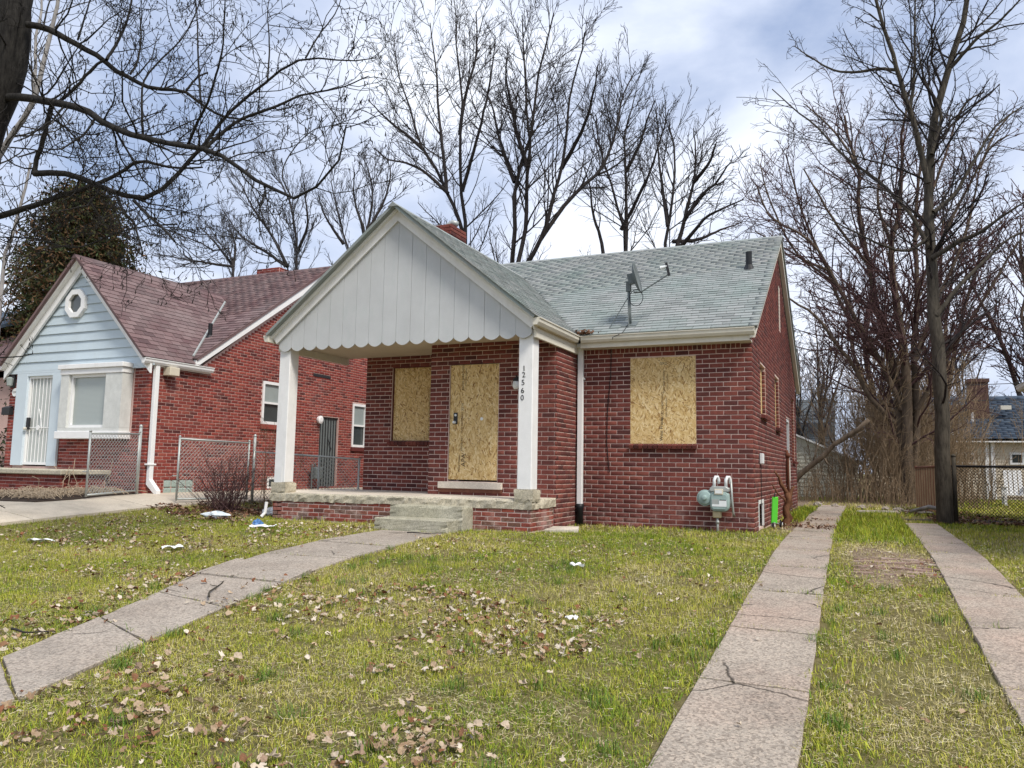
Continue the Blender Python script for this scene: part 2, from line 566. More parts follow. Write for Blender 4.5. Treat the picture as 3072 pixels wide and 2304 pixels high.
BARK_BLK = bark_mat('bark_black', (.010, .009, .009), (.045, .042, .038), 22)
BARK_MID = bark_mat('bark_dark', (.022, .019, .019), (.060, .052, .050))
BARK_BRN = bark_mat('bark_brown', (.055, .040, .030), (.17, .13, .095))
BARK_GRY = bark_mat('bark_grey', (.030, .026, .021), (.115, .10, .078), 16)
BARK_PALE = bark_mat('bark_pale', (.16, .15, .145), (.42, .40, .38))
TWIG_RED = bark_mat('twig_reddish', (.055, .030, .033), (.12, .070, .066))
TWIG_BLU = bark_mat('twig_greyblue', (.060, .062, .072), (.12, .12, .135))
TWIG_TAN = bark_mat('twig_tan', (.15, .105, .065), (.34, .25, .16))


def attr_mat(name, rough=.8, var=.25, trans=0.0):
    m = NT(name)
    c = m.attr('col', 'Color')
    c = m.mix(var, c, m.mix(1.0, c, m.ramp(m.noise(70, 2, .5), [(.3, (.6, .6, .6)), (.7, (1.35, 1.35, 1.35))]), 'MULTIPLY'))
    m.color(c).set(Roughness=rough, Specular_IOR_Level=.2)
    return m.mat


GRASSM = attr_mat('grass_blade', .7, .2)
LEAFM = attr_mat('leaf_litter', .8, .35)
FOLM = attr_mat('evergreen_foliage', .75, .25)


def leaf_obj_mat(name):
    m = NT(name)
    c = m.ramp(m.objrand(), [(0, (.26, .17, .10)), (.25, (.38, .28, .18)), (.5, (.48, .39, .29)), (.72, (.19, .085, .04)), (.85, (.33, .23, .14)), (1, (.55, .47, .38))])
    c = m.mix(.4, c, m.mix(1.0, c, m.ramp(m.noise(60, 3, .6), [(.3, (.55, .55, .55)), (.7, (1.3, 1.3, 1.3))]), 'MULTIPLY'))
    m.color(c).set(Roughness=.8, Specular_IOR_Level=.2)
    return m.mat


LEAFO = leaf_obj_mat('fallen_leaf')


def lawn_mat():
    m = NT('lawn_soil')
    n = m.noise(1.1, 6, .65)
    c = m.ramp(n, [(.3, (.15, .115, .06)), (.5, (.17, .15, .055)), (.7, (.18, .18, .05))])
    c = m.mix(.55, c, m.ramp(m.noise(26, 5, .7), [(.25, (.07, .055, .030)), (.5, (.19, .16, .07)), (.75, (.36, .30, .17))]))
    m.color(c).bump(m.noise(55, 5, .7), .8, .03).set(Roughness=.95, Specular_IOR_Level=.1)
    return m.mat


LAWN = lawn_mat()
SOIL = paint('dark_mulch', (.05, .034, .024), .4, 25, .95, bump=.9, fine=90)
DIRT = paint('bare_dirt', (.205, .15, .10), .3, 8, .95, dirt=.4, dirtcol=(.10, .08, .055), bump=.9, fine=70)

# ------------------------------------------------------------------ pieces (bricks, shingles) : the largest in view become objects, the rest one mesh
def brick_variants(w, h, proud=.008, back=.02, ch=.004, n=4, seed=3):
    rg = np.random.default_rng(seed); out = []
    for _ in range(n):
        j = lambda s: rg.uniform(-s, s)
        a, b = w / 2, h / 2
        ring = [(-a, -b), (a, -b), (a, b), (-a, b)]
        V = [(x, back, z) for x, z in ring]
        V += [(x + j(.0015), -proud + ch, z + j(.0015)) for x, z in ring]
        V += [(x - math.copysign(ch + abs(j(.002)), x), -proud + j(.0015), z - math.copysign(ch + abs(j(.0015)), z)) for x, z in ring]
        F = [(i, (i + 1) % 4, (i + 1) % 4 + 4, i + 4) for i in range(4)] + [(i + 4, (i + 1) % 4 + 4, (i + 1) % 4 + 8, i + 8) for i in range(4)] + [(8, 9, 10, 11)]
        out.append((np.array(V, float), np.array(F, np.int32)))
    return out


def shingle_variants(w, l, t=.013, n=4, seed=5):
    """local x along the eave, y up the slope, z = roof normal; butt at y=0"""
    rg = np.random.default_rng(seed); out = []
    for _ in range(n):
        j = lambda s: rg.uniform(-s, s)
        a = w / 2
        V = [(-a, j(.004), 0), (a, j(.004), 0), (a, l, -.004), (-a, l, -.004),
             (-a, j(.004), t + abs(j(.004))), (a, j(.004), t + abs(j(.004))), (a, l, .002), (-a, l, .002)]
        F = [(4, 5, 6, 7), (0, 1, 5, 4), (1, 2, 6, 5), (3, 0, 4, 7), (0, 3, 2, 1)]
        out.append((np.array(V, float), np.array(F, np.int32)))
    return out


def emit(pieces, variants, nom, mat, root, name, stuff_name, n_ind=300):
    """pieces: list of (centre, X, Y, Z axes, w, h, normal, parent)"""
    if not pieces: return
    Cn = np.array([p[0] for p in pieces], float)
    Nm = np.array([p[6] for p in pieces], float)
    ar = np.array([p[4] * p[5] for p in pieces])
    d = np.array(CAM_C) - Cn
    dist = np.linalg.norm(d, axis=1)
    u, v, dep = proj(Cn)
    inside = (dep > 0) & (u > -20) & (u < PW + 20) & (v > -20) & (v < PH + 20)
    score = ar * np.clip((d * Nm).sum(1) / dist, 0, 1) / dist ** 2 * inside
    order = np.argsort(-score)
    ind = set(order[:n_ind].tolist())
    meshes = []
    for i, (V, F) in enumerate(variants):
        me = bpy.data.meshes.new(name); me.from_pydata(V.tolist(), [], F.tolist()); me.materials.append(mat); me.update()
        meshes.append(me)
    byV = {i: [] for i in range(len(variants))}
    for k, p in enumerate(pieces):
        vi = k * 7 % len(variants)
        if k in ind:
            o = bpy.data.objects.new(name, meshes[vi])
            sx, sy = p[4] / nom[0], p[5] / nom[1]
            X, Y, Z = Vector(p[1]), Vector(p[2]), Vector(p[3])
            M = Matrix.Identity(4)
            ax = (X * sx, Y * (sy if nom[2] == 'y' else 1), Z * (sy if nom[2] == 'z' else 1))
            for c in range(3):
                for r in range(3): M[r][c] = ax[c][r]
            org = porg(p[7])
            for r in range(3): M[r][3] = p[0][r] - org[r]
            COL.objects.link(o); o.parent = p[7]; o.matrix_basis = M
        else:
            byV[vi].append(p)
    Vs, Fs, At, b = [], [], [], 0
    for vi, ps in byV.items():
        if not ps: continue
        V, F = variants[vi]
        n = len(ps)
        Cp = np.array([p[0] for p in ps]); X = np.array([p[1] for p in ps]); Y = np.array([p[2] for p in ps]); Z = np.array([p[3] for p in ps])
        sx = np.array([p[4] for p in ps]) / nom[0]; sy = np.array([p[5] for p in ps]) / nom[1]
        yy = sy if nom[2] == 'y' else np.ones(n); zz = sy if nom[2] == 'z' else np.ones(n)
        W = Cp[:, None] + V[None, :, 0:1] * (X * sx[:, None])[:, None] + V[None, :, 1:2] * (Y * yy[:, None])[:, None] + V[None, :, 2:3] * (Z * zz[:, None])[:, None]
        Vs.append(W.reshape(-1, 3)); Fs.append((F[None] + (np.arange(n) * len(V))[:, None, None]).reshape(-1, 4) + b)
        b += n * len(V)
        At.append(np.repeat(NR.random(n), len(F)))
    if Vs:
        o = np_mesh(stuff_name, np.concatenate(Vs), np.concatenate(Fs), mat, root, {'bv': ('FACE', 'FLOAT', np.concatenate(At))})
        o['kind'] = 'stuff'


def cut(spans, a, b):
    out = []
    for s0, s1 in spans:
        if b <= s0 or a >= s1: out.append((s0, s1)); continue
        if a > s0: out.append((s0, a))
        if b < s1: out.append((b, s1))
    return out


def wall_bricks(out, O, U, wall, span, nrow, C, BL, openings=(), row0=0, phase=0.0, joint=.012, soldier=None, jit=.0012):
    """span(v) -> (u0,u1) at height v above O; soldier: (v0,v1) band of upright bricks"""
    U = Vector((U[0], U[1], 0)); N = Vector((U.y, -U.x, 0)); Z = Vector((0, 0, 1)); O = Vector(O)
    for i in range(row0, nrow):
        v0, v1 = i * C, (i + 1) * C
        if soldier and v0 + .5 * C > soldier[0] and v0 + .5 * C < soldier[1]: continue
        s = span((v0 + v1) / 2)
        if s is None: continue
        spans = [s]
        for a, b, c, d in openings:
            if (v0 + v1) / 2 > c and (v0 + v1) / 2 < d: spans = cut(spans, a, b)
        off = phase + (BL / 2 if i % 2 else 0)
        for s0, s1 in spans:
            k = math.floor((s0 - off) / BL)
            js = [s0]
            x = off + (k + 1) * BL
            while x < s1 - .03:
                if x > s0 + .03: js.append(x)
                x += BL
            js.append(s1)
            for a, b in zip(js, js[1:]):
                w = b - a - joint
                if w < .02: continue
                c = O + U * ((a + b) / 2) + Z * ((v0 + v1) / 2 + random.uniform(-jit, jit))
                out.append((tuple(c), tuple(U), tuple(-N), (0, 0, 1), w, C - joint, tuple(N), wall))
    if soldier:
        s0, s1 = span((soldier[0] + soldier[1]) / 2); x = s0; w0 = C
        n = int(round((s1 - s0) / w0)); w0 = (s1 - s0) / n
        for k in range(n):
            c = O + U * (s0 + (k + .5) * w0) + Z * ((soldier[0] + soldier[1]) / 2)
            out.append((tuple(c), tuple(U), tuple(-N), (0, 0, 1), w0 - joint, soldier[1] - soldier[0] - joint, tuple(N), wall))


def wall_back(name, mat, parent, O, U, length, height, thick, openings=(), top=None, u0=0.0):
    """mortar-faced wall body with real holes; top: extra polygon [(u,v),...] above (gable)"""
    U = Vector((U[0], U[1], 0)); N = Vector((U.y, -U.x, 0)); Z = Vector((0, 0, 1)); O = Vector(O)
    mb = MB()
    us = sorted({u0, length} | {a for o in openings for a in o[:2]})
    for a, b in zip(us, us[1:]):
        m = (a + b) / 2
        sp = [(0.0, height)]
        for o in openings:
            if o[0] < m < o[1]: sp = cut(sp, o[2], o[3])
        for v0, v1 in sp:
            mb.prism([O + U * a + Z * v0, O + U * b + Z * v0, O + U * b + Z * v1, O + U * a + Z * v1], -N * thick)
    if top:
        mb.prism([O + U * u + Z * v for u, v in top], -N * thick)
    return mb.build(name, mat, parent)


def shingles(out, O, U, S, Nn, roof, span, smax, ex=.135, tw=.305, jit=.012):
    """O eave start; span(s)->(u0,u1)"""
    O, U, S, Nn = Vector(O), Vector(U), Vector(S), Vector(Nn)
    n = int(smax / ex)
    for i in range(n):
        s0 = i * ex
        sp = span(s0 + ex * .5)
        if sp is None or sp[1] - sp[0] < .03: continue
        a, b = sp
        off = (tw / 2 if i % 2 else 0) + .02 * math.sin(i * 1.7)
        js = [a]; x = math.floor(a / tw) * tw + off
        while x < b - .05:
            if x > a + .05: js.append(x)
            x += tw
        js.append(b)
        for p, q in zip(js, js[1:]):
            c = O + U * ((p + q) / 2) + S * (s0 + random.uniform(-.003, .003)) + Nn * (.004 + random.uniform(0, .003))
            out.append((tuple(c), tuple(U), tuple(S), tuple(Nn), q - p - .009, ex * 1.18, tuple(Nn), roof))


def text_part(s, size, mat, parent, M, name='printed_text', extrude=.0006, bold=0.0):
    cu = bpy.data.curves.new('t', 'FONT'); cu.body = s; cu.size = size; cu.align_x = 'CENTER'; cu.align_y = 'CENTER'
    cu.extrude = extrude; cu.offset = bold; cu.resolution_u = 3
    o = bpy.data.objects.new('t', cu); COL.objects.link(o)
    me = bpy.data.meshes.new_from_object(o.evaluated_get(bpy.context.evaluated_depsgraph_get()))
    bpy.data.objects.remove(o); bpy.data.curves.remove(cu)
    me.name = name; me.materials.clear(); me.materials.append(mat)
    ob = bpy.data.objects.new(name, me)
    M = M.copy(); M.translation = M.translation - porg(parent)
    COL.objects.link(ob); ob.parent = parent; ob.matrix_basis = M
    return ob


def frameM(loc, X, Y):
    X, Y = Vector(X).normalized(), Vector(Y).normalized(); Z = X.cross(Y)
    M = Matrix.Identity(4)
    for c, a in enumerate((X, Y, Z)):
        for r in range(3): M[r][c] = a[r]
    M.translation = Vector(loc)
    return M


# ================================================================== THE GROUND
XS = np.unique(np.concatenate([[-900, -400, -200, -120, -80, -60, -45, -36, -30, -25], np.arange(-22, 12, .22), [12, 15, 20, 26, 34, 45, 60, 80, 120, 200, 400, 900]]))
YS = np.unique(np.concatenate([[-300, -120, -60, -40, -30, -24, -20], np.arange(-17, 16, .22), [16, 18, 21, 25, 30, 38, 50, 70, 100, 160, 300, 600, 1200]]))
GX, GY = np.meshgrid(XS, YS)


def bump(x, y):
    x = np.asarray(x, float)
    k = np.where(x < -10.2, .15, 1.0) * np.where(((x > .35) & (x < 1.55)) | ((x > 2.2) & (x < 3.15)), .35, 1.0)
    return ((fbm(x * .9, y * .9, 2) - .5) * .045 + (fbm(x * 3.1, y * 3.1, 8) - .5) * .02) * k


def gz(x, y):
    return gv(x, y) + bump(x, y) * np.clip((np.abs(np.asarray(y) + 5) - 0) * 0 + 1, 0, 1) - .012


_GZ = gz(GX, GY)
nx_, ny_ = len(XS), len(YS)
_V = np.stack([GX.ravel(), GY.ravel(), _GZ.ravel()], 1)
_i = np.arange(ny_ - 1)[:, None] * nx_ + np.arange(nx_ - 1)[None]
_F = np.stack([_i, _i + 1, _i + nx_ + 1, _i + nx_], -1).reshape(-1, 4)
tag(np_mesh('lawn_ground', _V, _F, LAWN, smooth=True), kind='structure')


def slab_poly(poly, parent, mat, thick=.10, lift=.010, tilt=(0, 0), rag=.008, seed=0, name='slab', zoff=0.0, n=6):
    """a concrete slab: quad poly (x,y) with slightly ragged edges lying on the ground"""
    rg = random.Random(seed)
    pts = []
    for k in range(4):
        a, b = Vector(poly[k]), Vector(poly[(k + 1) % 4])
        for i in range(n):
            p = a.lerp(b, i / n)
            if i: p = p + Vector((rg.uniform(-rag, rag), rg.uniform(-rag, rag)))
            pts.append(p)
    cx = sum(p.x for p in pts) / len(pts); cy = sum(p.y for p in pts) / len(pts)
    top = [(p.x, p.y, g(p.x, p.y) + lift + zoff + tilt[0] * (p.x - cx) + tilt[1] * (p.y - cy) + rg.uniform(-.002, .002)) for p in pts]
    m = len(top)
    inn = [(cx + (x - cx) * .985, cy + (y - cy) * .985, z + .004) for x, y, z in top]
    mb = MB(); V = [(x, y, z - thick) for x, y, z in top] + top + inn
    F = [(i, (i + 1) % m, m + (i + 1) % m, m + i) for i in range(m)] + [(m + i, m + (i + 1) % m, 2 * m + (i + 1) % m, 2 * m + i) for i in range(m)]
    cz = sum(p[2] for p in inn) / m
    V.append((cx, cy, cz)); F += [(2 * m + i, 2 * m + (i + 1) % m, 3 * m) for i in range(m)]
    mb.add(V, F)
    return mb.build(name, mat, parent)


def grid_slab(x0, x1, y0, y1, parent, mat, lift=.035, thick=.16, n=9, name='slab'):
    xs, ys = np.linspace(x0, x1, n), np.linspace(y0, y1, n)
    X, Y = np.meshgrid(xs, ys); Z = gv(X, Y) + lift
    top = [(float(a), float(b), float(c)) for a, b, c in zip(X.ravel(), Y.ravel(), Z.ravel())]
    mb = MB(); mb.add(top, [(j * n + i, j * n + i + 1, (j + 1) * n + i + 1, (j + 1) * n + i) for j in range(n - 1) for i in range(n - 1)])
    ring = [i for i in range(n)] + [j * n + n - 1 for j in range(1, n)] + [(n - 1) * n + i for i in range(n - 2, -1, -1)] + [j * n for j in range(n - 2, 0, -1)]
    V = [top[i] for i in ring] + [(top[i][0], top[i][1], top[i][2] - thick) for i in ring]; m = len(ring)
    mb.add(V, [(k, m + k, m + (k + 1) % m, (k + 1) % m) for k in range(m)])
    return mb.build(name, mat, parent)


SLABS = []          # polygons the grass keeps off


def quad_in(poly, x, y, grow=0.0):
    """vectorised point in convex-ish quad"""
    P = np.array(poly, float); c = P.mean(0)
    P = c + (P - c) * (1 + grow)
    ins = np.ones(np.shape(x), bool)
    ar = sum(P[i][0] * P[(i + 1) % 4][1] - P[(i + 1) % 4][0] * P[i][1] for i in range(4))
    sg = 1 if ar > 0 else -1
    for i in range(4):
        a, b = P[i], P[(i + 1) % 4]
        ins &= sg * ((b[0] - a[0]) * (y - a[1]) - (b[1] - a[1]) * (x - a[0])) > 0
    return ins


# front walk
wk = bpy.data.objects.new('front_walk', None); COL.objects.link(wk); ORG[wk.name] = Vector((0, 0, 0)); tag(wk, kind='structure')
WY = [-2.88, -4.35, -5.45, -6.25, -6.95, -7.95, -9.0, -10.15, -11.5, -13.0]
WLx = np.interp([-y for y in WY], [2.88, 4.1, 5.24, 6.9, 8.5, 9.8, 13], [-5.35, -5.50, -5.42, -5.10, -4.42, -3.95, -2.7])
WRx = np.interp([-y for y in WY], [2.88, 4.45, 5.5, 7.05, 8.9, 10, 13], [-4.22, -4.16, -4.12, -3.80, -3.26, -2.95, -1.75])
WJ = [0, .02, -.05, .10, .02, .16, .26, .32, .35, .4]
for i in range(len(WY) - 1):
    a, b, c, d = (WLx[i], WY[i] + WJ[i]), (WLx[i + 1], WY[i + 1] + WJ[i + 1]), (WRx[i + 1], WY[i + 1] - WJ[i + 1] * .5), (WRx[i], WY[i] - WJ[i] * .5)
    P = [a, b, c, d]
    SLABS.append(P)
    g_ = .012
    P2 = [(a[0] + .01, a[1] - g_), (b[0] + .01, b[1] + g_), (c[0] - .01, c[1] + g_), (d[0] - .01, d[1] - g_)]
    slab_poly(P2, wk, CONC_WALK, tilt=(random.uniform(-.008, .008), (.03 if i == 3 else random.uniform(-.006, .006))), seed=i, zoff=(.022 if i == 3 else 0))

# driveway strips
for nm, xl0, xr0, xl1, xr1, ys, hide in (('driveway_strip', .74, 1.375, .50, 1.17, [-13.6, -11.4, -10.0, -8.35, -6.95, -5.4, -3.9, -2.5, -.9, .9, 2.6, 4.3, 5.2, 6.1, 7.0, 8.0, 9.0, 10.2, 11.6], 0),
                                         ('driveway_strip', 2.36, 2.95, 2.42, 3.0, [-12.5, -11, -9.3, -7.8, -6.2, -4.8, -3.3, -1.9, -.3, 1.3, 2.9, 4.6], 1)):
    st = bpy.data.objects.new(nm, None); COL.objects.link(st); ORG[st.name] = Vector((0, 0, 0)); tag(st, kind='structure')
    for i, (y0, y1) in enumerate(zip(ys, ys[1:])):
        t0, t1 = (y0 + 12) / 14, (y1 + 12) / 14
        f = lambda a, b, t: a + (b - a) * min(max(t, 0), 1.0)
        P = [(f(xl0, xl1, t0), y0 + .012), (f(xr0, xr1, t0), y0 + .012), (f(xr0, xr1, t1), y1 - .012), (f(xl0, xl1, t1), y1 - .012)]
        SLABS.append(P)
        far = y0 > 3
        slab_poly(P, st, CONC_STRIP, tilt=(random.uniform(-.01, .01), random.uniform(-.006, .006) + (.03 if far else 0)), rag=.02 if far else .006, seed=40 + i + 50 * hide, zoff=.02 if far else 0)
st = bpy.data.objects.new('old_paving', None); COL.objects.link(st); ORG[st.name] = Vector((0, 0, 0)); tag(st, kind='structure')
for i, P in enumerate(([(1.45, 8.6), (2.5, 8.8), (2.45, 9.6), (1.5, 9.4)], [(2.6, 9.6), (3.3, 9.4), (3.25, 10.2), (2.65, 10.3)])):
    SLABS.append(P); slab_poly(P, st, CONC_WALK, seed=90 + i, tilt=(.01, .02), zoff=.02)
# patch of old brick paving showing between the strips
rgp = random.Random(5)
bp = brick_variants(.20, .098, proud=.0, back=.05)
me_b = []
for V, F in bp:
    W = V[:, [0, 2, 1]].copy(); W[:, 2] *= -1
    me = bpy.data.meshes.new('paving_brick'); me.from_pydata(W.tolist(), [], [f[::-1] for f in F.tolist()]); me.materials.append(PAVER); me.update(); me_b.append(me)
for r in range(14):
    for k in range(4):
        x = 1.62 + k * .205 + (.1 if r % 2 else 0) + rgp.uniform(-.006, .006); y = -3.95 + r * .104 + rgp.uniform(-.005, .005)
        if rgp.random() < .18 + .04 * abs(r - 6): continue
        o = bpy.data.objects.new('paving_brick', me_b[rgp.randrange(4)])
        o.location = (x, y, g(x, y) + .010 + rgp.uniform(-.018, .006)); o.rotation_euler = (rgp.uniform(-.03, .03), rgp.uniform(-.03, .03), rgp.uniform(-.05, .05))
        COL.objects.link(o); o.parent = st

# neighbour's concrete drive and front walk
def sheet(name, mat, xs, ys, lift, keep=None, kind='structure'):
    X, Y = np.meshgrid(xs, ys); Z = gv(X, Y) + lift
    nx, ny = len(xs), len(ys)
    V = np.stack([X.ravel(), Y.ravel(), Z.ravel()], 1)
    i = np.arange(ny - 1)[:, None] * nx + np.arange(nx - 1)[None]
    F = np.stack([i, i + 1, i + nx + 1, i + nx], -1).reshape(-1, 4)
    return tag(np_mesh(name, V, F, mat, smooth=True), kind=kind)


nd = bpy.data.objects.new('concrete_driveway', None); COL.objects.link(nd); ORG[nd.name] = Vector((0, 0, 0)); tag(nd, kind='structure')
dy = [-16, -13, -10.3, -7.6, -5.2, -3.0, -.6, 2.2, 5.0, 8.0, 11]
for i, (a, b) in enumerate(zip(dy, dy[1:])):
    x0 = -11.98 if a > -4 else -13.3
    P = [(x0, a + .006), (-10.36, a + .006), (-10.36, b - .006), (x0, b - .006)]
    SLABS.append([(x0, a), (-10.36, a), (-10.36, b), (x0, b)])
    grid_slab(x0, -10.36, a + .006, b - .006, nd, CONC_NB)
for i, (a, b) in enumerate(((-16.5, -13.3),)):
    P = [(a, -6.6), (b, -6.6), (b, -4.6), (a, -4.6)]; SLABS.append(P)
    grid_slab(a, b - .01, -6.6, -4.6, nd, CONC_NB)
# mulch bed under the neighbour's window
mb = MB()
for_bed = [(-13.9, -4.3), (-12.9, -4.38), (-11.75, -4.25), (-11.62, -3.6), (-11.85, -2.5), (-11.99, -1.82), (-13.9, -1.82)]
_c = (-12.8, -3.0)
V = [(x, y, g(x, y) + .05) for x, y in for_bed] + [(_c[0], _c[1], g(*_c) + .12)]
mb.add(V, [(i, (i + 1) % 7, 7) for i in range(7)])
mb.add([(x, y, g(x, y) + .05) for x, y in for_bed] + [(x, y, g(x, y) - .05) for x, y in for_bed], [(i, (i + 1) % 7, 7 + (i + 1) % 7, 7 + i) for i in range(7)])
tag(mb.build('mulch_bed', SOIL), kind='structure')

# bare soil between the strips and along the side wall
def patch(name, mat, cx, cy, rx, ry, lift=.004, n=28, seed=0, rot=0):
    rg = random.Random(seed); mb = MB(); V = []
    for ring, f in ((0, 1.0), (1, .6)):
        for k in range(n):
            a = 2 * math.pi * k / n; r = f * (1 + .28 * math.sin(3 * a + seed) * f + rg.uniform(-.1, .1) * f)
            x, y = cx + rx * r * math.cos(a), cy + ry * r * math.sin(a)
            V.append((x, y, float(gz(x, y)) + (lift if ring else -.006)))
    V.append((cx, cy, float(gz(cx, cy)) + lift + .004))
    F = [(k, (k + 1) % n, n + (k + 1) % n, n + k) for k in range(n)] + [(n + k, n + (k + 1) % n, 2 * n) for k in range(n)]
    mb.add(V, F)
    return tag(mb.build(name, mat, smooth=True), kind='structure')


patch('bare_soil', DIRT, 1.85, -2.9, .50, 1.75, .010, seed=1)
patch('bare_soil', DIRT, .35, 2.6, .30, 2.0, .012, seed=3)
patch('bare_soil', SOIL, 3.9, 6.6, 1.7, .9, .012, seed=4)
patch('bare_soil', SOIL, -9.3, -1.3, .8, 1.1, .014, seed=5)
patch('bare_soil', DIRT, 1.0, 15.0, 3.5, 3.0, .02, seed=6)
patch('bare_soil', SOIL, -9.0, 4.5, 1.1, 4.0, .015, seed=7)

# ================================================================== THE BOARDED HOUSE
C, BL = .0813, .2343
H = thing('brick_house', 'red brick bungalow with grey shingle roof, white porch gable and boarded-up door and windows', 'house', (-3.9, 4.6, 0))
W, YB, XBL, XWL, L = 3.092, -1.088, -5.58, -7.77, 9.35
ZE = 3.40            # eave height at the roof edge
MR = .585            # main roof slope
YE = -.36            # front eave edge
YR = 4.67; ZR = ZE + MR * (YR - YE)
GM = .80; GXA = -5.70; GXR = -2.98; GXL = 2 * GXA - GXR; ZGA = ZE + GM * (GXR - GXA)
YG = -2.36           # gable roof front edge
bricks = []
zt = 3.30
# wing front wall
op_w = [(1.006, 2.150, 1.461, 2.985)]
wall_w = wall_back('wall', MORTAR, H, (-W, 0, -.1), (1, 0), W - .002, zt + .1, .22, [(a, b, c + .1, d + .1) for a, b, c, d in op_w])
wall_bricks(bricks, (-W, 0, 0), (1, 0), wall_w, lambda v: (.0, W + .008), 38, C, BL, [(1.0, 2.156, 1.42, 2.99)], phase=W % BL, soldier=None)
wall_bricks(bricks, (-W, 0, 0), (1, 0), wall_w, lambda v: (.0, W - .18), 0, C, BL, soldier=(38 * C, 40.4 * C))
wall_bricks(bricks, (-W, 0, 0), (1, 0), wall_w, lambda v: (W - .18, W + .008), 40, C, BL, row0=38, phase=W)
# right side wall with its gable
op_s = [(1.15, 2.0, 2.05, 2.98), (3.75, 4.65, 1.95, 3.05), (6.35, 7.25, .35, 2.32), (7.95, 8.75, 1.30, 2.95), (.55, 1.35, .04, .52)]
top_s = [(0, zt), (L, zt), (L / 2 + .15, zt + (L / 2) * MR + .02), (L / 2 - .15, zt + (L / 2) * MR + .02)]
wall_s = wall_back('wall', MORTAR, H, (0, 0, -.1), (0, 1), L, zt + .1, .22, [(a, b, c + .1, d + .1) for a, b, c, d in op_s], top=[(max(u, .06), v + .1) for u, v in top_s], u0=.06)


def span_side(v):
    if v < zt - .02: return (.014, L - .004)
    e = (v - zt) / MR + .03
    return (e, L - e) if L - 2 * e > .2 else None


wall_bricks(bricks, (0, 0, 0), (0, 1), wall_s, span_side, 75, C, BL, [(a - .006, b + .006, c - .0, d + .0) for a, b, c, d in op_s] + [(4.95, 5.35, 4.25, 5.25)], phase=.117)
for a, b, c, d in op_s:     # brick jambs inside the far side of each opening
    for i in range(int(math.ceil(c / C)), int(d / C)):
        bricks.append(((-.05, b + .001, (i + .5) * C), (1, 0, 0), (0, 1, 0), (0, 0, 1), .085, C - .012, (0, -1, 0), wall_s))
# porch-back walls : door block and window wall
bw = W  # block width
op_b = [(XBL + 5.58 + .405, .405 + .985, .745, 2.855)]
wall_b = wall_back('wall', MORTAR, H, (XBL, YB, -.1), (1, 0), -W - XBL - .002, zt + .1, .22, [(a, b, c + .1, d + .1) for a, b, c, d in op_b])
wall_bricks(bricks, (XBL, YB, 0), (1, 0), wall_b, lambda v: (-.004, -W - XBL + .008), 41, C, BL, [(.40, 1.396, .74, 2.86)], row0=0, phase=.0)
wall_bs = wall_back('wall', MORTAR, H, (-W, YB, -.1), (0, 1), -YB - .01, zt + .1, .22, u0=.06)
wall_bricks(bricks, (-W, YB, 0), (0, 1), wall_bs, lambda v: (.014, -YB - .01), 37, C, BL, phase=.117)
wall_bricks(bricks, (-W, YB, 0), (0, 1), wall_bs, lambda v: (.014, -YB - .01), 0, C, BL, soldier=(37 * C, 39.4 * C))
op_v = [(.645, 2.19, 1.505, 3.02)]
wall_v = wall_back('wall', MORTAR, H, (XWL, 0, -.1), (1, 0), XBL - XWL + .05, zt + .1, .22, [(a, b, c + .1, d + .1) for a, b, c, d in op_v])
wall_bricks(bricks, (XWL, 0, 0), (1, 0), wall_v, lambda v: (-.004, XBL - XWL), 41, C, BL, [(.64, 2.3, 1.46, 3.02)], phase=.0)
wall_back('wall', MORTAR, H, (XWL, L, -.1), (0, -1), L - .06, zt + .1, .22, top=[(min(u, L - .06), v + .1) for u, v in top_s])
bricks_l = []
wall_back('wall', MORTAR, H, (0, L, -.1), (-1, 0), -XWL, zt + .1, .22)
# porch base
pb_f = wall_back('porch_base', MORTARD, H, (-8.27, -2.09, -.1), (1, 0), 8.27 - W - .03, .46, .2)
pb_s = wall_back('porch_base', MORTARD, H, (-W - .03, -2.09, -.1), (0, 1), -YB + .0 + (2.09 + YB) - .01 + YB, .46, .2, u0=.05)
pb_l = wall_back('porch_base', MORTARD, H, (-8.27, 0, -.1), (0, -1), 2.09, .46, .2)
pbricks = []
wall_bricks(pbricks, (-8.27, -2.09, 0), (1, 0), pb_f, lambda v: (-.004, 8.27 - W - .022), 5, .0725, .232, [(2.75, 4.13, -1, 1)], jit=.003, joint=.014)
wall_bricks(pbricks, (-W - .03, -2.09, 0), (0, 1), pb_s, lambda v: (.014, .985), 5, .0725, .232, phase=.1, jit=.003, joint=.014)
emit(pbricks, brick_variants(.232 - .014, .0725 - .014, proud=.007, seed=9), (.232 - .014, .0725 - .014, 'z'), BRICKP, H, 'porch_brick', 'porch_brickwork')
emit(bricks, brick_variants(BL - .012, C - .012), (BL - .012, C - .012, 'z'), BRICK, H, 'brick', 'brickwork')

# inside, so that nothing shows hollow through gaps
bx('interior', SOIL, H, (XWL + .3, .4, .05), (-.3, L - .3, zt))

# sills of upright bricks
def rowlock(parent, O, U, length, z, n, depth=.05, mat=BRICK, rot=.25):
    U = Vector((U[0], U[1], 0)); N = Vector((U.y, -U.x, 0)); O = Vector(O)
    root = MB()
    root.obox(O + U * (length / 2) + Vector((0, 0, z - .05)) - N * .03, U * (length / 2), N * .04, Vector((0, 0, .03)))
    s = root.build('window_sill', MORTAR, parent)
    w = length / n
    d = (N * math.cos(rot) - Vector((0, 0, math.sin(rot)))); up = (Vector((0, 0, 1)) * math.cos(rot) + N * math.sin(rot))
    for k in range(n):
        MB().obox(O + U * ((k + .5) * w) + Vector((0, 0, z - .045)) + N * .012, U * (w / 2 - .006), d * (.05 + depth / 2), up * .033).build('sill_brick', mat, s, bevel=.004)


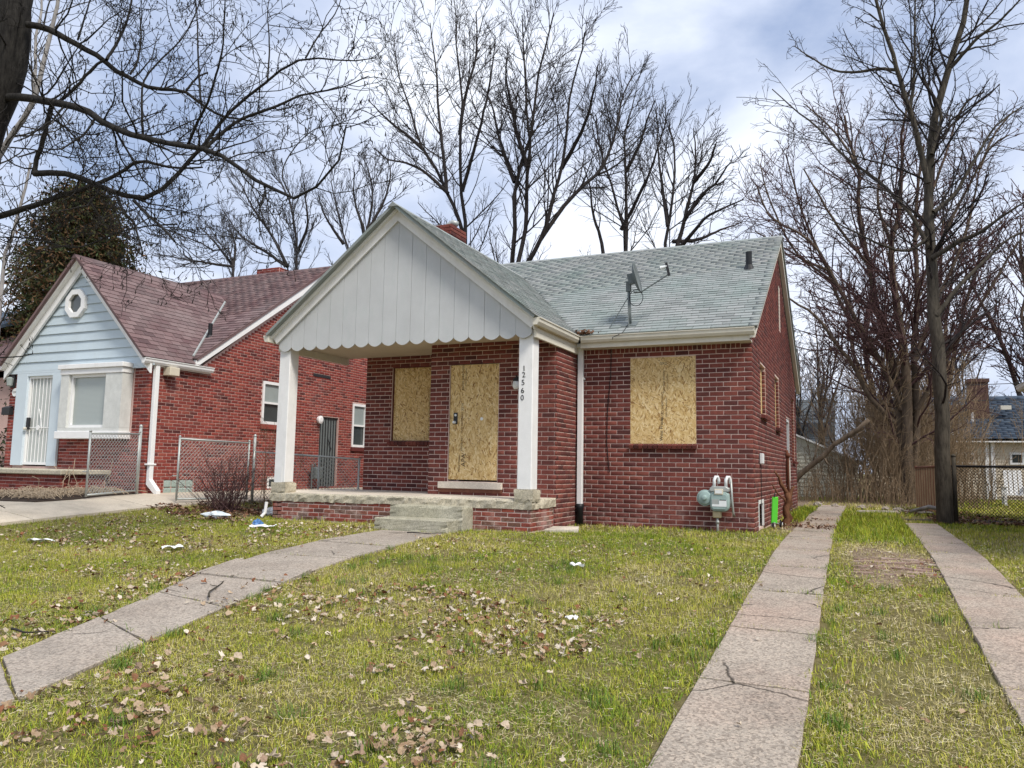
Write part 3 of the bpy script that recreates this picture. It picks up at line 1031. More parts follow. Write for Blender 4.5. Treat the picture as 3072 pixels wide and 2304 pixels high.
rowlock(H, (-W + .98, 0, 0), (1, 0), 1.20, 1.468, 14)
rowlock(H, (XWL + .60, 0, 0), (1, 0), 1.59, 1.51, 18)
rowlock(H, (0, 1.10, 0), (0, 1), .95, 2.06, 11)
rowlock(H, (0, 3.70, 0), (0, 1), 1.0, 1.96, 12)
rowlock(H, (0, 7.9, 0), (0, 1), .9, 1.31, 10)

# boards over the openings
def board(name, a, b, lab=None):
    o = bx(name, OSB, H, a, b)
    if lab: o['label'] = lab
    return o


bd_w = board('window_board', (-2.092, -.0095, 1.464), (-.937, .018, 2.988), 'pale chipboard panel nailed over the wide front window')
bd_v = board('window_board', (XWL + .655, .05, 1.512), (XBL + .02, .07, 3.005), 'chipboard panel over the porch window')
bd_d = board('door_board', (-5.165, YB + .012, .775), (-4.195, YB + .034, 2.845), 'tall chipboard panel closing the front door')
SB = [board('window_board', (-.085, 1.17, 2.06), (-.065, 1.98, 2.96)), board('window_board', (-.085, 3.78, 1.97), (-.065, 4.62, 3.02)), board('window_board', (-.10, 7.96, 1.31), (-.085, 8.74, 2.94))]
MB().box((XWL + .64, .0, 3.0), (XBL, .05, 3.03)).box((XWL + .64, .02, 1.5), (XWL + .66, .06, 3.0)).build('window_frame', BRICK, H)
ds = MB().box((-5.352, YB - .055, .615), (-4.078, YB + .01, .735)); ds.build('door_threshold', CONC_PORCH, H, bevel=.008)
MB().box((-5.35, YB - .03, .55), (-4.08, YB - .002, .613)).build('threshold_base_board', RUST, H)  # rust-brown strip set back below the door threshold
MB().box((-5.20, YB - .004, 2.848), (-4.16, YB + .03, 2.882)).build('lintel', DARK, H)
# lock on the door board
lk = MB().box((-5.085, YB - .004, 1.765), (-5.005, YB + .012, 1.975)).build('lock_plate', DARK, H, bevel=.004)
MB().lathe((-5.04, YB - .004, 1.93), (0, -1, 0), [(0, .022), (.012, .022), (.018, .012)], 12).build('lock_cylinder', METER_L, lk)
MB().lathe((-5.055, YB - .004, 1.80), (0, -1, 0), [(0, .026), (.03, .018), (.045, .024), (.055, .02)], 12).build('door_knob', METER_L, lk)
MB().lathe((-4.52, YB + .012, 1.86), (0, -1, 0), [(0, .03), (.004, .03)], 12).build('door_viewer_plate', PAPER, H)
# nails of the boards and printed stamps
def stamp(parent, x, y, z, s, size, col=INK, side=1):
    return text_part(s, size, col, parent, frameM((x, y, z), (0, 0, 1), (-1, 0, 0)))


for zz, s, sz in ((2.62, 'RATED SHEATHING', .052), (2.62, 'THIS SIDE DOWN', .04), (2.08, '32/16', .06), (1.80, '15/32 CATEGORY', .05), (1.42, 'EXPOSURE 1', .05)):
    stamp(bd_d, -4.91 + (.06 if s == 'THIS SIDE DOWN' else 0), YB + .0105, zz, s, sz)
stamp(bd_d, -4.865, YB + .0105, 1.12, 'APA', .125).data.name = 'apa'
stamp(bd_d, -4.955, YB + .0105, 1.06, 'West Fraser', .062)
for zz, s, sz, dx in ((2.30, 'RATED SHEATHING 32/16', .05, 0), (2.28, 'THIS SIDE DOWN', .035, .06), (1.78, 'EXPOSURE 1  15/32', .05, 0), (1.75, 'SIZED FOR SPACING', .035, .06)):
    stamp(bd_v, -6.26 + dx, .0485, zz, s, sz)
stamp(bd_w, -1.535, -.0105, 1.72, 'West Fraser', .082, INKB)
for zz, s, sz, dx in ((2.12, 'RATED SHEATHING', .055, .0), (2.10, 'SIZED FOR SPACING', .038, .07), (2.55, 'THIS SIDE DOWN', .05, .03), (2.55, '15/32 CATEGORY', .036, .09)):
    stamp(bd_w, -1.515 + dx, -.0105, zz, s, sz)
text_part('-SXO', .065, INKB, bd_w, frameM((-1.50, -.0105, 2.875), (1, 0, 0), (0, 0, 1)))

# right-side door frame, cellar window, gable vent
MB().box((-.10, 6.36, .35), (-.012, 6.44, 2.31)).box((-.10, 7.17, .35), (-.012, 7.25, 2.31)).box((-.10, 6.44, 2.24), (-.012, 7.17, 2.31)).build('side_door_frame', WHITE, H)
bx('side_door', DARK, H, (-.12, 6.44, .35), (-.09, 7.17, 2.24))
MB().box((-.03, .57, .05), (.012, .63, .52)).box((-.03, 1.27, .05), (.012, 1.33, .52)).box((-.03, .63, .45), (.012, 1.27, .52)).build('cellar_window_frame', WHITE_CLEAN, H)
bx('cellar_window_pane', GLASSD, H, (-.07, .63, .05), (-.055, 1.27, .45))
vt = MB().box((-.06, 4.95, 4.25), (-.04, 5.35, 5.25)).box((-.03, 4.95, 4.25), (.02, 4.985, 5.25)).build('gable_vent', CREAM, H)
for k in range(11):
    MB().obox((-.02, 5.15, 4.30 + k * .088), (.02, 0, -.02), (0, .19, 0), (.003, 0, .003)).build('vent_slat', BRICK, vt)

# porch slab (sags a little to the left), posts, steps
mb = MB(); rg = random.Random(3)
edge = [(-8.33, 0.02), (-8.33, -2.13), (-W + .012, -2.13), (-W + .012, YB - .0), (XBL + .02, YB - .0), (XBL + .02, .02)]
rings = [[], [], [], []]
for k in range(len(edge)):
    a, b = Vector(edge[k]), Vector(edge[(k + 1) % len(edge)])
    n = max(2, int((b - a).length / .07))
    for i in range(n):
        p = a.lerp(b, i / n); vis = k in (1, 2, 0)
        zt_ = .508 - .035 * max(0, min(1, (-3.1 - p.x) / 5.2)) * (1 if p.y < -1.5 else .3)
        nrm = Vector((0, -1)) if k == 1 else (Vector((1, 0)) if k == 2 else Vector((-1, 0)) if k == 0 else Vector((0, 0)))
        ch = (.022 if vis else 0)
        wear = .035 * max(0, vnoise(p.x * 4, p.y * 4, 4) - .35) if vis else 0
        rings[0].append((p.x - nrm.x * (.03 + wear), p.y - nrm.y * (.03 + wear), zt_))
        q = p + nrm * rg.uniform(-ch, .004)
        rings[1].append((q.x - nrm.x * wear * .6, q.y - nrm.y * wear * .6, zt_ - .025 - wear * .8 + rg.uniform(-.008, .008) * vis))
        q = p + nrm * rg.uniform(-ch * 1.4, .006)
        rings[2].append((q.x, q.y, zt_ - .085 + rg.uniform(-.015, .015) * vis))
        q = p + nrm * (-.012 + rg.uniform(-.012, .0))
        rings[3].append((q.x, q.y, zt_ - .148 + rg.uniform(-.012, .012) * vis))
m = len(rings[0])
mb.add([p for r in rings for p in r], [tuple(range(m))], 0)
mb.f += [(r * m + (i + 1) % m, r * m + i, (r + 1) * m + i, (r + 1) * m + (i + 1) % m) for r in range(3) for i in range(m)]; mb.m += [1] * (3 * m)
mb.f.append(tuple(range(4 * m - 1, 3 * m - 1, -1))); mb.m.append(1)
mb.build('porch_slab', [CONC_PORCH, CONC_ROUGH], H)


def rough_box(name, a, b, mat, parent, amp=.012, n=5, seed=0):
    """a box whose faces are subdivided and chipped"""
    rgx = np.random.default_rng(seed); V = {}; mbx = MB(); a, b = Vector(a), Vector(b)

    def vert(i, j, k):
        key = (i, j, k)
        if key not in V:
            p = [a[d] + (b[d] - a[d]) * q / n for d, q in enumerate(key)]
            on = sum(q in (0, n) for q in key)
            s = amp * (1.6 if on >= 2 else .5)
            p = [p[d] + (-(1 if key[d] == n else -1 if key[d] == 0 else 0) * abs(rgx.normal()) * s * (1 if on >= 2 else .4)) for d in range(3)]
            V[key] = len(mbx.v); mbx.v.append(tuple(p))
        return V[key]
    for d in range(3):
        e, f_ = [x for x in range(3) if x != d]
        for side in (0, n):
            for i in range(n):
                for j in range(n):
                    q = []
                    for di, dj in ((0, 0), (1, 0), (1, 1), (0, 1)):
                        k = [0, 0, 0]; k[d] = side; k[e] = i + di; k[f_] = j + dj; q.append(vert(*k))
                    mbx.f.append(tuple(q)); mbx.m.append(0)
    return mbx.build(name, mat, parent)


rough_box('upper_step', (-5.49, -2.47, -.05), (-4.13, -2.05, .372), CONC_STEP, H, .010, 10, 1)
rough_box('lower_step', (-5.53, -2.86, -.06), (-4.19, -2.44, .182), CONC_STEP, H, .014, 10, 2)
for nm, x0, lab in (('porch_post', -3.362, 'white porch post carrying the house number'), ('porch_post', -8.275, None)):
    pbz = .66
    rough_box('post_base', (x0 - .045, -2.125, .46), (x0 + .295, -1.80, pbz + .005), CONC_ROUGH, H, .006, 4, 5)
    o = MB().box((x0, -2.10, pbz), (x0 + .25, -1.85, 3.24)).build(nm, WHITE, H, bevel=.012)
    if lab: o['label'] = lab
    if x0 > -4:
        for ch, (u, v) in zip('12560', ((1572, 1106), (1571, 1125), (1569, 1148), (1567.5, 1172), (1566.5, 1194))):
            P = at(u, v, y=-2.104)
            text_part(ch, .125, INKB, o, frameM((P.x, -2.102, P.z), (1, 0, .04), (-.04, 0, 1)), 'number_digit', .003)
    else:
        MB().box((x0 + .02, -2.108, .66), (x0 + .19, -2.1015, .95)).build('patch_board', WHITE_CLEAN, o)

# porch beams, ceiling, gable wall of boards with scalloped ends
bx('porch_ceiling', SOFFIT, H, (-8.30, -2.12, 3.235), (-3.02, -.01, 3.26))
MB().box((-3.085, -2.145, 3.085), (-3.035, -.14, 3.36)).build('side_beam', CREAM, H)
MB().box((-8.30, -2.11, 3.10), (-8.23, -.01, 3.233)).build('side_beam', CREAM, H)
nb = 18; x0, x1 = -8.255, -3.115; bw_ = (x1 - x0) / nb; zb = 3.155
for k in range(nb):
    a, b = x0 + k * bw_, x0 + (k + 1) * bw_ - .005
    top = lambda x: ZGA - .12 - GM * abs(x - GXA)
    poly = [(a, zb)] + [(a + (b - a) * t, zb - .075 * math.sin(math.pi * t) ** .75) for t in (.08, .2, .35, .5, .65, .8, .92)] + [(b, zb), (b, top(b))]
    if a < GXA < b: poly.append((GXA, top(GXA)))
    poly.append((a, top(a)))
    y = -2.150 + random.uniform(-.003, .003)
    MB().prism([(x, y, z) for x, z in poly], (0, .022, 0)).build('gable_board', GABLE, H)
bx('gable_backing', GABLE, H, (-8.24, -2.124, 3.16), (-3.13, -2.10, 3.40))
for sg in (-1, 1):
    xe = GXR + .0 if sg > 0 else GXL
    d = Vector((GXA - xe, 0, ZGA - ZE)); n = Vector((d.z * sg, 0, -d.x * sg)).normalized()
    n = n if n.z > 0 else -n
    P0, P1 = Vector((xe, 0, ZE)), Vector((GXA, 0, ZGA))
    mb = MB()
    for (o0, o1, ya, yb) in ((-.035, -.215, -2.195, -2.155), (-.012, -.085, -2.255, -2.195)):
        q = [P0 + n * o0, P1 + n * o0, P1 + n * o1, P0 + n * o1]
        q[1].x = GXA; q[2].x = GXA
        q[1].z = ZGA + o0 * math.hypot(1, GM); q[2].z = ZGA + o1 * math.hypot(1, GM)
        mb.prism([Vector((p.x, ya, p.z)) for p in q], (0, yb - ya, 0))
    mb.build('rake_board', WHITE, H)

# roofs -----------------------------------------------------------
sh = []
S_g = Vector((-1, 0, GM)).normalized(); N_g = Vector((GM, 0, 1)).normalized()
S_m = Vector((0, 1, MR)).normalized(); N_m = Vector((0, -MR, 1)).normalized()
yv = lambda z: YE + (z - ZE) / MR
XR_ = .14
# decks
mb = MB().prism([(GXR, YG, ZE), (GXR, YE, ZE), (GXA, yv(ZGA), ZGA), (GXA, YG, ZGA)], tuple(-N_g * .05))
roof_g = mb.build('porch_roof', SHINGLE, H)
mb = MB().prism([(GXL, YG, ZE), (GXA, YG, ZGA), (GXA, yv(ZGA), ZGA), (GXL, YE, ZE)], tuple(Vector((GM, 0, -1)).normalized() * .05))
mb.build('porch_roof', SHINGLE, H)
mb = MB().prism([(GXR, YE, ZE), (XR_, YE, ZE), (XR_, YR, ZR), (XWL - .15, YR, ZR), (XWL - .15, yv(ZGA), ZGA), (GXA, yv(ZGA), ZGA)], tuple(-N_m * .05))
roof_m = mb.build('main_roof', SHINGLE, H)
mb = MB().prism([(XWL - .15, YR, ZR), (XR_, YR, ZR), (XR_, 2 * YR - YE, ZE), (XWL - .15, 2 * YR - YE, ZE)], tuple(Vector((0, MR, 1)).normalized() * -.05))
mb.build('rear_roof', SHINGLE, H)
smg = math.hypot(GXR - GXA, ZGA - ZE); smm = math.hypot(YR - YE, ZR - ZE)
shingles(sh, (GXR + .03, 0, ZE - .024), (0, 1, 0), tuple(S_g), tuple(N_g), roof_g, lambda s: (YG - .02, yv(ZE + s * S_g.z) + .02), smg, ex=.127)


def sp_main(s):
    z = ZE + s * S_m.z
    if z < ZGA: return (GXR - (z - ZE) / GM - .02, XR_ + .015)
    return (XWL - .15, XR_ + .015)


shingles(sh, (0, YE - .03, ZE - .018), (1, 0, 0), tuple(S_m), tuple(N_m), roof_m, sp_main, smm + .03)
emit(sh, shingle_variants(.3, .16), (.3, .16, 'y'), SHINGLE, H, 'shingle', 'shingle_field')
# ridge caps
MB().prism([(XWL - .15, YR - .11, ZR - .055), (XWL - .15, YR, ZR + .016), (XWL - .15, YR + .11, ZR - .055)], (XR_ - XWL + .16, 0, 0)).build('ridge_cap', SHINGLE, H)
MB().prism([(GXA - .1, YG - .02, ZGA - .07), (GXA, YG - .02, ZGA + .016), (GXA + .1, YG - .02, ZGA - .07)], (0, yv(ZGA) - YG + .1, 0)).build('ridge_cap', SHINGLE, H)
# right rake of the main roof
mb = MB()
for sgn, y0 in ((1, YE), (-1, 2 * YR - YE)):
    q = [(.015, y0, ZE - .03), (.015, YR, ZR - .03), (.015, YR, ZR - .03 - .20), (.015, y0, ZE - .20)]
    mb.prism(q, (.09, 0, 0))
mb.build('rake_board', CREAM, H)
# gutters
def gutter(name, p0, p1, out, mat=CREAM, parent=H, end=True):
    p0, p1, o = Vector(p0), Vector(p1), Vector(out)
    prof = [(0, -.115), (.075, -.115), (.105, -.07), (.112, -.015), (.125, -.012), (.125, .0), (.10, .0), (.10, -.02), (.012, -.10), (.0, -.02)]
    prof = [(0, -.115), (.075, -.115), (.105, -.07), (.112, -.015), (.126, -.012), (.126, .002), (.0, .002)]
    return MB().prism([p0 + o * a + Vector((0, 0, b)) for a, b in prof], p1 - p0).build(name, mat, parent)


gutter('gutter', (-2.90, YE + .05, ZE - .03), (.10, YE + .05, ZE - .03), (0, -1, 0))
gutter('gutter', (GXR - .05, YG + .03, ZE - .03), (GXR - .05, YE - .06, ZE - .03), (1, 0, 0))
gutter('gutter', (GXL + .05, YE, ZE - .03), (GXL + .05, YG + .03, ZE - .03), (-1, 0, 0))
MB().box((-2.93, YE + .03, ZE - .235), (.012, YE + .05, ZE - .05)).box((-2.95, YE + .05, ZE - .225), (.012, .02, ZE - .195)).build('fascia', CREAM, H)
MB().box((GXR - .07, YG + .10, ZE - .20), (GXR - .05, YE + .05, ZE - .05)).box((-3.034, YG + .22, ZE - .225), (GXR - .05, YE + .1, ZE - .203)).build('fascia', CREAM, H)
# downspout in the inner corner
mb = MB().box((-3.055, -.13, .36), (-2.955, -.05, 3.22)); mb.box((-3.075, -.10, 2.62), (-2.935, -.015, 2.66)); mb.box((-3.055, -.13, 3.20), (-2.955, -.25, 3.27))
mb.build('downspout', WHITE_CLEAN, H, bevel=.008)
MB().tube([(-3.005, -.09, -.02), (-3.005, -.09, .28), (-3.005, -.09, .30), (-3.005, -.09, .38)], [.062, .062, .075, .075], 14).build('drain_pipe', BLACKP, H, smooth=True)
MB().tube([(-8.36, -2.16, .30), (-8.37, -2.18, .10), (-8.40, -2.24, .03)], .03, 8).build('drain_pipe', WHITE, H)
# porch lamp on the door block
lx = at(1549, 1150, y=YB - .1).x
lp = MB().box((lx - .04, YB - .012, 2.40), (lx + .04, YB, 2.60)).tube([(lx, YB - .01, 2.56), (lx, YB - .10, 2.60), (lx, YB - .12, 2.54)], .012, 6).build('porch_lamp', DARK, H)
MB().lathe((lx, YB - .12, 2.55), (0, 0, -1), [(0, .045), (.03, .055), (.05, .05)], 12).build('lamp_cap', DARK, lp)
MB().lathe((lx, YB - .12, 2.50), (0, 0, -1), [(0, .045), (.06, .06), (.10, .055), (.14, .03)], 12).build('lamp_globe', METER_L, lp, smooth=True)
# chimney
ch_b = []
cw = MB().box((-7.30, 1.35, 3.5), (-6.62, 2.0, 6.20)).build('chimney', MORTAR, H)
for O, U, ln in (((-7.30, 1.35, 5.0), (1, 0), .68), ((-6.62, 1.35, 5.0), (0, 1), .65)):
    wall_bricks(ch_b, O, U, cw, lambda v, ln=ln: (-.004, ln + .004), 14, C, BL)
for O, U, ln in (((-7.34, 1.31, 6.16), (1, 0), .76), ((-6.58, 1.31, 6.16), (0, 1), .73)):
    wall_bricks(ch_b, O, U, cw, lambda v, ln=ln: (-.004, ln + .004), 3, C, BL)
MB().box((-7.335, 1.315, 6.15), (-6.585, 2.035, 6.405)).build('chimney_crown', BRICK, cw)
emit(ch_b, brick_variants(BL - .012, C - .012, seed=21), (BL - .012, C - .012, 'z'), BRICK, cw, 'chimney_brick', 'chimney_brickwork', 80)
MB().lathe((-7.05, 1.66, 6.38), (0, 0, 1), [(0, .11), (.12, .10), (.12, .08)], 14).build('flue', CREAM, cw)
MB().tube([(-6.85, 1.66, 6.38), (-6.85, 1.66, 6.50), (-6.74, 1.66, 6.55), (-6.62, 1.66, 6.50)], .07, 10).build('flue_cap', STEEL, cw, smooth=True)
# vent stack on the roof
def onroof(u, v, lift=0):
    r = ray(u, v); n = N_m; p = Vector((0, YE, ZE + lift))
    t = (p - CAM_C).dot(n) / r.dot(n)
    return CAM_C + t * r


P = onroof(2247, 806)
MB().lathe(P - Vector((0, 0, .05)), (0, 0, 1), [(0, .13), (.06, .10), (.12, .075), (.12, .062), (.40, .062), (.40, .05)], 14).build('vent_stack', BLACKP, H, smooth=False)
# leaves caught in the roof corner
lv = MB(); rg = random.Random(8)
for _ in range(170):
    p = Vector((-2.93 + rg.gauss(0, .11) + .08, YE - .02 + rg.gauss(0, .06), ZE + .01 + abs(rg.gauss(0, .035))))
    a = Vector((rg.gauss(0, 1), rg.gauss(0, 1), rg.gauss(0, .6))).normalized() * .03; b = a.cross(Vector((rg.gauss(0, 1), rg.gauss(0, 1), 1))).normalized() * .018
    lv.add([p - a, p + b, p + a, p - b], [(0, 1, 2, 3)])
tag(lv.build('gutter_leaves', paint('gutter_leaf', (.16, .085, .05), .4, 20, .9), None), 'brown dead leaves heaped in the corner of the two roof gutters', 'leaves', kind='stuff')

# satellite dish : stands on the roof
P = onroof(1890, 975); dd = thing('satellite_dish', 'grey satellite dish on a tripod mast on the shingle roof', 'satellite dish', tuple(P))
top = Vector((P.x - .02, P.y - .02, P.z + .72))
MB().obox(P + N_m * .02, (.14, 0, 0), tuple(S_m * .12), tuple(N_m * .008)).build('base_plate', DISHG, dd)
MB().tube([P, P + Vector((0, -.03, .25)), top], [.032, .030, .026], 10).build('mast', DISHG, dd, smooth=True)
for u, v in ((1826, 988), (1886, 985)):
    q = onroof(u, v)
    MB().tube([q, P + Vector((-.02, -.02, .52))], .009, 6).build('strut', DISHG, dd)
cn = top + Vector((.10, -.02, .12)); nr = Vector((.965, .09, .22)).normalized()
rd = MB(); Rr_ = .305; nn = 26
ax1 = nr.cross(Vector((0, 0, 1))).normalized(); ax2 = ax1.cross(nr)
V = []; F = []
for side in (0, 1):
    b0 = len(V)
    for i in range(7):
        r = i / 6
        for k in range(nn):
            a = 2 * math.pi * k / nn
            V.append(cn + ax1 * (Rr_ * .92 * r * math.cos(a)) + ax2 * (Rr_ * r * math.sin(a)) + nr * (.075 * r * r - side * .012))
    for i in range(6):
        for k in range(nn):
            q = (b0 + i * nn + k, b0 + i * nn + (k + 1) % nn, b0 + (i + 1) * nn + (k + 1) % nn, b0 + (i + 1) * nn + k)
            F.append(q if side == 0 else q[::-1])
F += [(6 * nn + k, 6 * nn + (k + 1) % nn, 13 * nn + (k + 1) % nn, 13 * nn + k) for k in range(nn)]
rd.add(V, F); rd.build('reflector', DISHG, dd, smooth=True)
MB().obox(cn - nr * .05, tuple(nr * .05), tuple(ax1 * .07), tuple(ax2 * .09)).obox(top - Vector((0, 0, .02)), (.04, 0, 0), (0, .04, 0), (0, 0, .09)).build('bracket', DISHG, dd)
e0 = cn - ax2 * (Rr_ * .93) + nr * .06; e1 = cn + nr * .62 - ax2 * .10
MB().tube([cn - ax2 * .25 - nr * .06, e0, e1], .013, 6).build('feed_arm', DISHG, dd)
MB().obox(e1 + ax2 * .09, tuple(ax2 * .12), tuple(nr * .022), tuple(ax1 * .02)).build('feed_bracket', DARK, dd)
MB().tube([e1 + ax2 * .15, e1 + ax2 * .15 - nr * .12], [.022, .035], 10).build('feed_horn', METER_L, dd)
lc = [top + Vector((.02 + .14 * (1 - math.cos(t)) * .9, -.03, -.24 + .15 * math.sin(t))) for t in [i * .42 for i in range(16)]]
MB().tube(lc, .007, 5).build('cable_loop', BLACKP, dd)
cbl = [P + Vector((-.02, -.03, .02)), at(1868, 998, y=-.40), at(1838, 1012, y=-.50), at(1834, 1038, y=-.02), at(1832, 1120, y=-.02), at(1822, 1240, y=-.02), at(1820, 1330, y=-.02), at(1826, 1400, y=-.02), at(1829, 1416, y=-.02)]
tag(MB().tube(cbl, .007, 5).build('antenna_cable', BLACKP), 'thin dark cable hanging from the roof down the brick front wall', 'cable')

# gas meter
gx, gy = -.52, -.16
gm = thing('gas_meter', 'grey-green gas meter with round regulator on the brick wall', 'gas meter', (gx, gy, 0))
mb = MB()
pr = [(-.15, .40), (-.16, .50), (-.15, .62), (-.12, .665), (.12, .665), (.15, .62), (.16, .50), (.15, .40), (.11, .345), (-.11, .345)]
mb.prism([(gx + a, gy - .09, b) for a, b in pr], (0, .17, 0)); mb.build('meter_body', METER, gm, bevel=.02)
MB().prism([(gx + a * .86, gy - .112, .50 + (b - .50) * .8) for a, b in pr], (0, .022, 0)).build('meter_cover', METER, gm, bevel=.008)
MB().prism([(gx - .15, gy - .08, .665), (gx + .15, gy - .08, .665), (gx + .16, gy - .08, .72), (gx + .10, gy - .08, .755), (gx - .10, gy - .08, .755), (gx - .16, gy - .08, .72)], (0, .15, 0)).build('meter_top', STEEL, gm, bevel=.01)
ix = MB().box((gx - .075, gy - .125, .62), (gx + .065, gy - .08, .71)).build('index_box', CAST, gm, bevel=.006)
MB().box((gx - .06, gy - .128, .64), (gx + .05, gy - .1255, .695)).build('index_dial', METER_L, ix)
MB().box((gx - .115, gy - .1165, .465), (gx - .01, gy - .1125, .545)).build('rating_label', STEEL, gm)
MB().box((gx - .115, gy - .1168, .425), (gx + .12, gy - .1128, .462)).box((gx + .0, gy - .1165, .462), (gx + .12, gy - .1125, .54)).build('meter_label', METER_L, gm)
MB().box((gx + .005, gy - .1172, .525), (gx + .115, gy - .1166, .540)).build('label_bar', INKB, gm)
rgc = (gx - .24, gy - .02, .56)
MB().lathe(rgc, (0, -1, 0), [(-.05, .05), (0, .12), (.02, .135), (.03, .135), (.035, .12), (.06, .10), (.075, .045), (.12, .035), (.125, .02)], 22).build('regulator', METER, gm, smooth=False)
MB().tube([(gx - .24, gy - .02, .58), (gx - .13, gy - .02, .72), (gx - .10, gy - .02, .76)], .024, 8).build('regulator_pipe', STEEL, gm)
for dx in (-.09, .10):
    pts = [(gx + dx, gy - .02, .74), (gx + dx, gy - .02, .86), (gx + dx + .02, gy, .91), (gx + dx + .045, gy + .03, .91), (gx + dx + .06, gy + .05, .86), (gx + dx + .06, gy + .06, .80)]
    MB().tube(pts, .027, 10).build('swivel_pipe', METER_L, gm, smooth=True)
MB().tube([(gx + .17, gy + .05, .88), (gx + .185, gy + .05, .55), (gx + .20, gy + .06, .32), (gx + .21, gy + .12, .27)], .019, 8).build('outlet_pipe', STEEL, gm, smooth=True)
MB().box((gx - .12, gy - .04, .235), (gx + .02, gy + .06, .345)).build('valve', BRASS, gm, bevel=.012)
MB().tube([(gx - .045, gy, -.06), (gx - .045, gy, .25)], .02, 8).tube([(gx - .045, gy, .14), (gx - .045, gy, .19)], .03, 8).build('riser_pipe', STEEL, gm, smooth=True)

# small things by the right side wall
P = at(2284, 1376, x=.03)
wb = bx('junction_box', METER_L, None, (.01, P.y - .08, P.z - .09), (.07, P.y + .10, P.z + .09), bevel=.008)
tag(wb, 'small white square junction box on the brick side wall', 'junction box')
tag(MB().tube([(.03, P.y - .05, P.z - .08), (.025, P.y - .045, P.z - .5), (.025, P.y - .05, .06)], .006, 5).build('side_wall_cable', BLACKP), 'thin black cable running down below the white junction box', 'cable')
tag(MB().tube([(.10, 5.35, -.05), (.10, 5.35, 1.40), (.08, 5.33, 1.50)], .036, 10).tube([(.10, 5.35, 1.34), (.10, 5.35, 1.44)], .052, 10).build('standpipe', RUST, smooth=True), 'rusty brown standpipe rising beside the white side door frame', 'pipe')
tag(MB().box((.02, 5.85, .80), (.10, 6.05, 1.28)).build('meter_box', CREAM, bevel=.01), 'narrow cream meter box on side wall between pipe and door', 'box')
# kick scooter leaning on end
sx, sy = .20, 1.22
sc = thing('kick_scooter', 'bright green kick scooter standing on end against the side wall', 'scooter', (sx, sy, 0))
MB().obox((sx + .0, sy + .02, .33), (.052, .01, 0), (-.002, .016, .004), (.012, .015, .235)).build('deck', GREENP, sc, bevel=.012)
for i, (ax, ay, az) in enumerate(((sx - .02, sy - .10, .06), (sx + .09, sy + .10, .085))):
    wh = MB().lathe((ax - .016, ay, az), (1, 0, 0), [(0, .045), (.004, .06), (.028, .06), (.032, .045)], 18).build('wheel', RUBBER, sc)
    MB().lathe((ax + .034, ay, az), (1, 0, 0), [(-.004, .03), (.003, .026)], 12).lathe((ax - .02, ay, az), (1, 0, 0), [(-.003, .03), (.004, .03)], 12).build('hub', METER_L, wh)
MB().tube([(sx - .02, sy - .10, .06), (sx - .01, sy - .03, .11), (sx + .09, sy + .10, .085)], .012, 6).build('fork', STEEL, sc)
MB().tube([(sx + .0, sy + .02, .56), (sx + .01, sy + .04, .62)], .014, 6).build('grip', DARK, sc)
# gnarled stump
st = thing('tree_stump', 'gnarled rusty-brown stump of a cut vine beside the green scooter', 'stump', (.30, 2.4, 0))
rg = random.Random(4)
def wob(p0, p1, n, amp, r0, r1):
    p0, p1 = Vector(p0), Vector(p1); pts = []; rs = []
    for i in range(n + 1):
        t = i / n
        pts.append(p0.lerp(p1, t) + Vector((rg.uniform(-amp, amp), rg.uniform(-amp, amp), 0)) * (1 if 0 < i < n else 0)); rs.append((r0 + (r1 - r0) * t) * rg.uniform(.9, 1.12))
    return pts, rs
BARK_STUMP = bark_mat('bark_stump', (.07, .03, .018), (.22, .11, .06), 14)
for a, b, n, r0, r1, nm in (((.30, 2.4, -.05), (.33, 2.42, .60), 7, .10, .075, 'trunk'), ((.33, 2.42, .55), (.10, 2.36, 1.02), 4, .06, .02, 'branch_stub'), ((.33, 2.42, .52), (.45, 2.45, .74), 3, .07, .03, 'branch_stub'), ((.30, 2.4, .40), (.05, 2.3, .78), 4, .03, .012, 'branch_stub')):
    pts, rs = wob(a, b, n, .035, r0 * .85, r1 * .8); MB().tube(pts, rs, 8).build(nm, BARK_STUMP, st, smooth=True)
# concrete plate lying by the block
tag(slab_poly([(-3.02, -1.75), (-2.50, -1.60), (-2.62, -1.22), (-3.04, -1.30)], None, CONC_PORCH, thick=.05, lift=.045, seed=77, tilt=(.02, .05), name='concrete_plate'), 'small flat concrete plate lying in grass beside the porch', 'plate')

# ================================================================== THE NEIGHBOUR'S HOUSE
NX, NY0, NLEN = -12.0, -1.79, 10.6
NBG = .25                      # its ground
N = thing('brick_house', 'red brick house with maroon shingle roof and pale blue clapboard gable', 'house', (-15.5, 3.5, NBG))
C2, BL2 = .072, .222
ZE2 = 3.30; MR2 = .70; YE2 = -.72; YR2 = 3.95; ZR2 = ZE2 + MR2 * (YR2 - YE2)
NXL = -16.55; GXA2 = -14.24; GM2 = 1.0; GXR2 = -11.86; GXL2 = 2 * GXA2 - GXR2; ZGE2 = 3.18; ZGA2 = ZGE2 + GM2 * (GXR2 - GXA2); YG2 = -2.10
zt2 = 3.14
nb_ = []
ops2 = [(1.575 - NY0, 2.50 - NY0, 1.72, 2.82), (3.88 - NY0, 4.72 - NY0, .12, 2.07), (5.36 - NY0, 6.05 - NY0, 1.26, 2.56), (-1.27 - NY0, -.45 - NY0, .02, .37), (1.90 - NY0, 2.40 - NY0, .12, .40)]
yl = 2 * YR2 - YE2 - .2
tops2 = [(-.45 - NY0, zt2 - NBG), (yl - NY0, zt2 - NBG), (YR2 - NY0 + .1, ZR2 - .22 - NBG), (YR2 - NY0 - .1, ZR2 - .22 - NBG)]
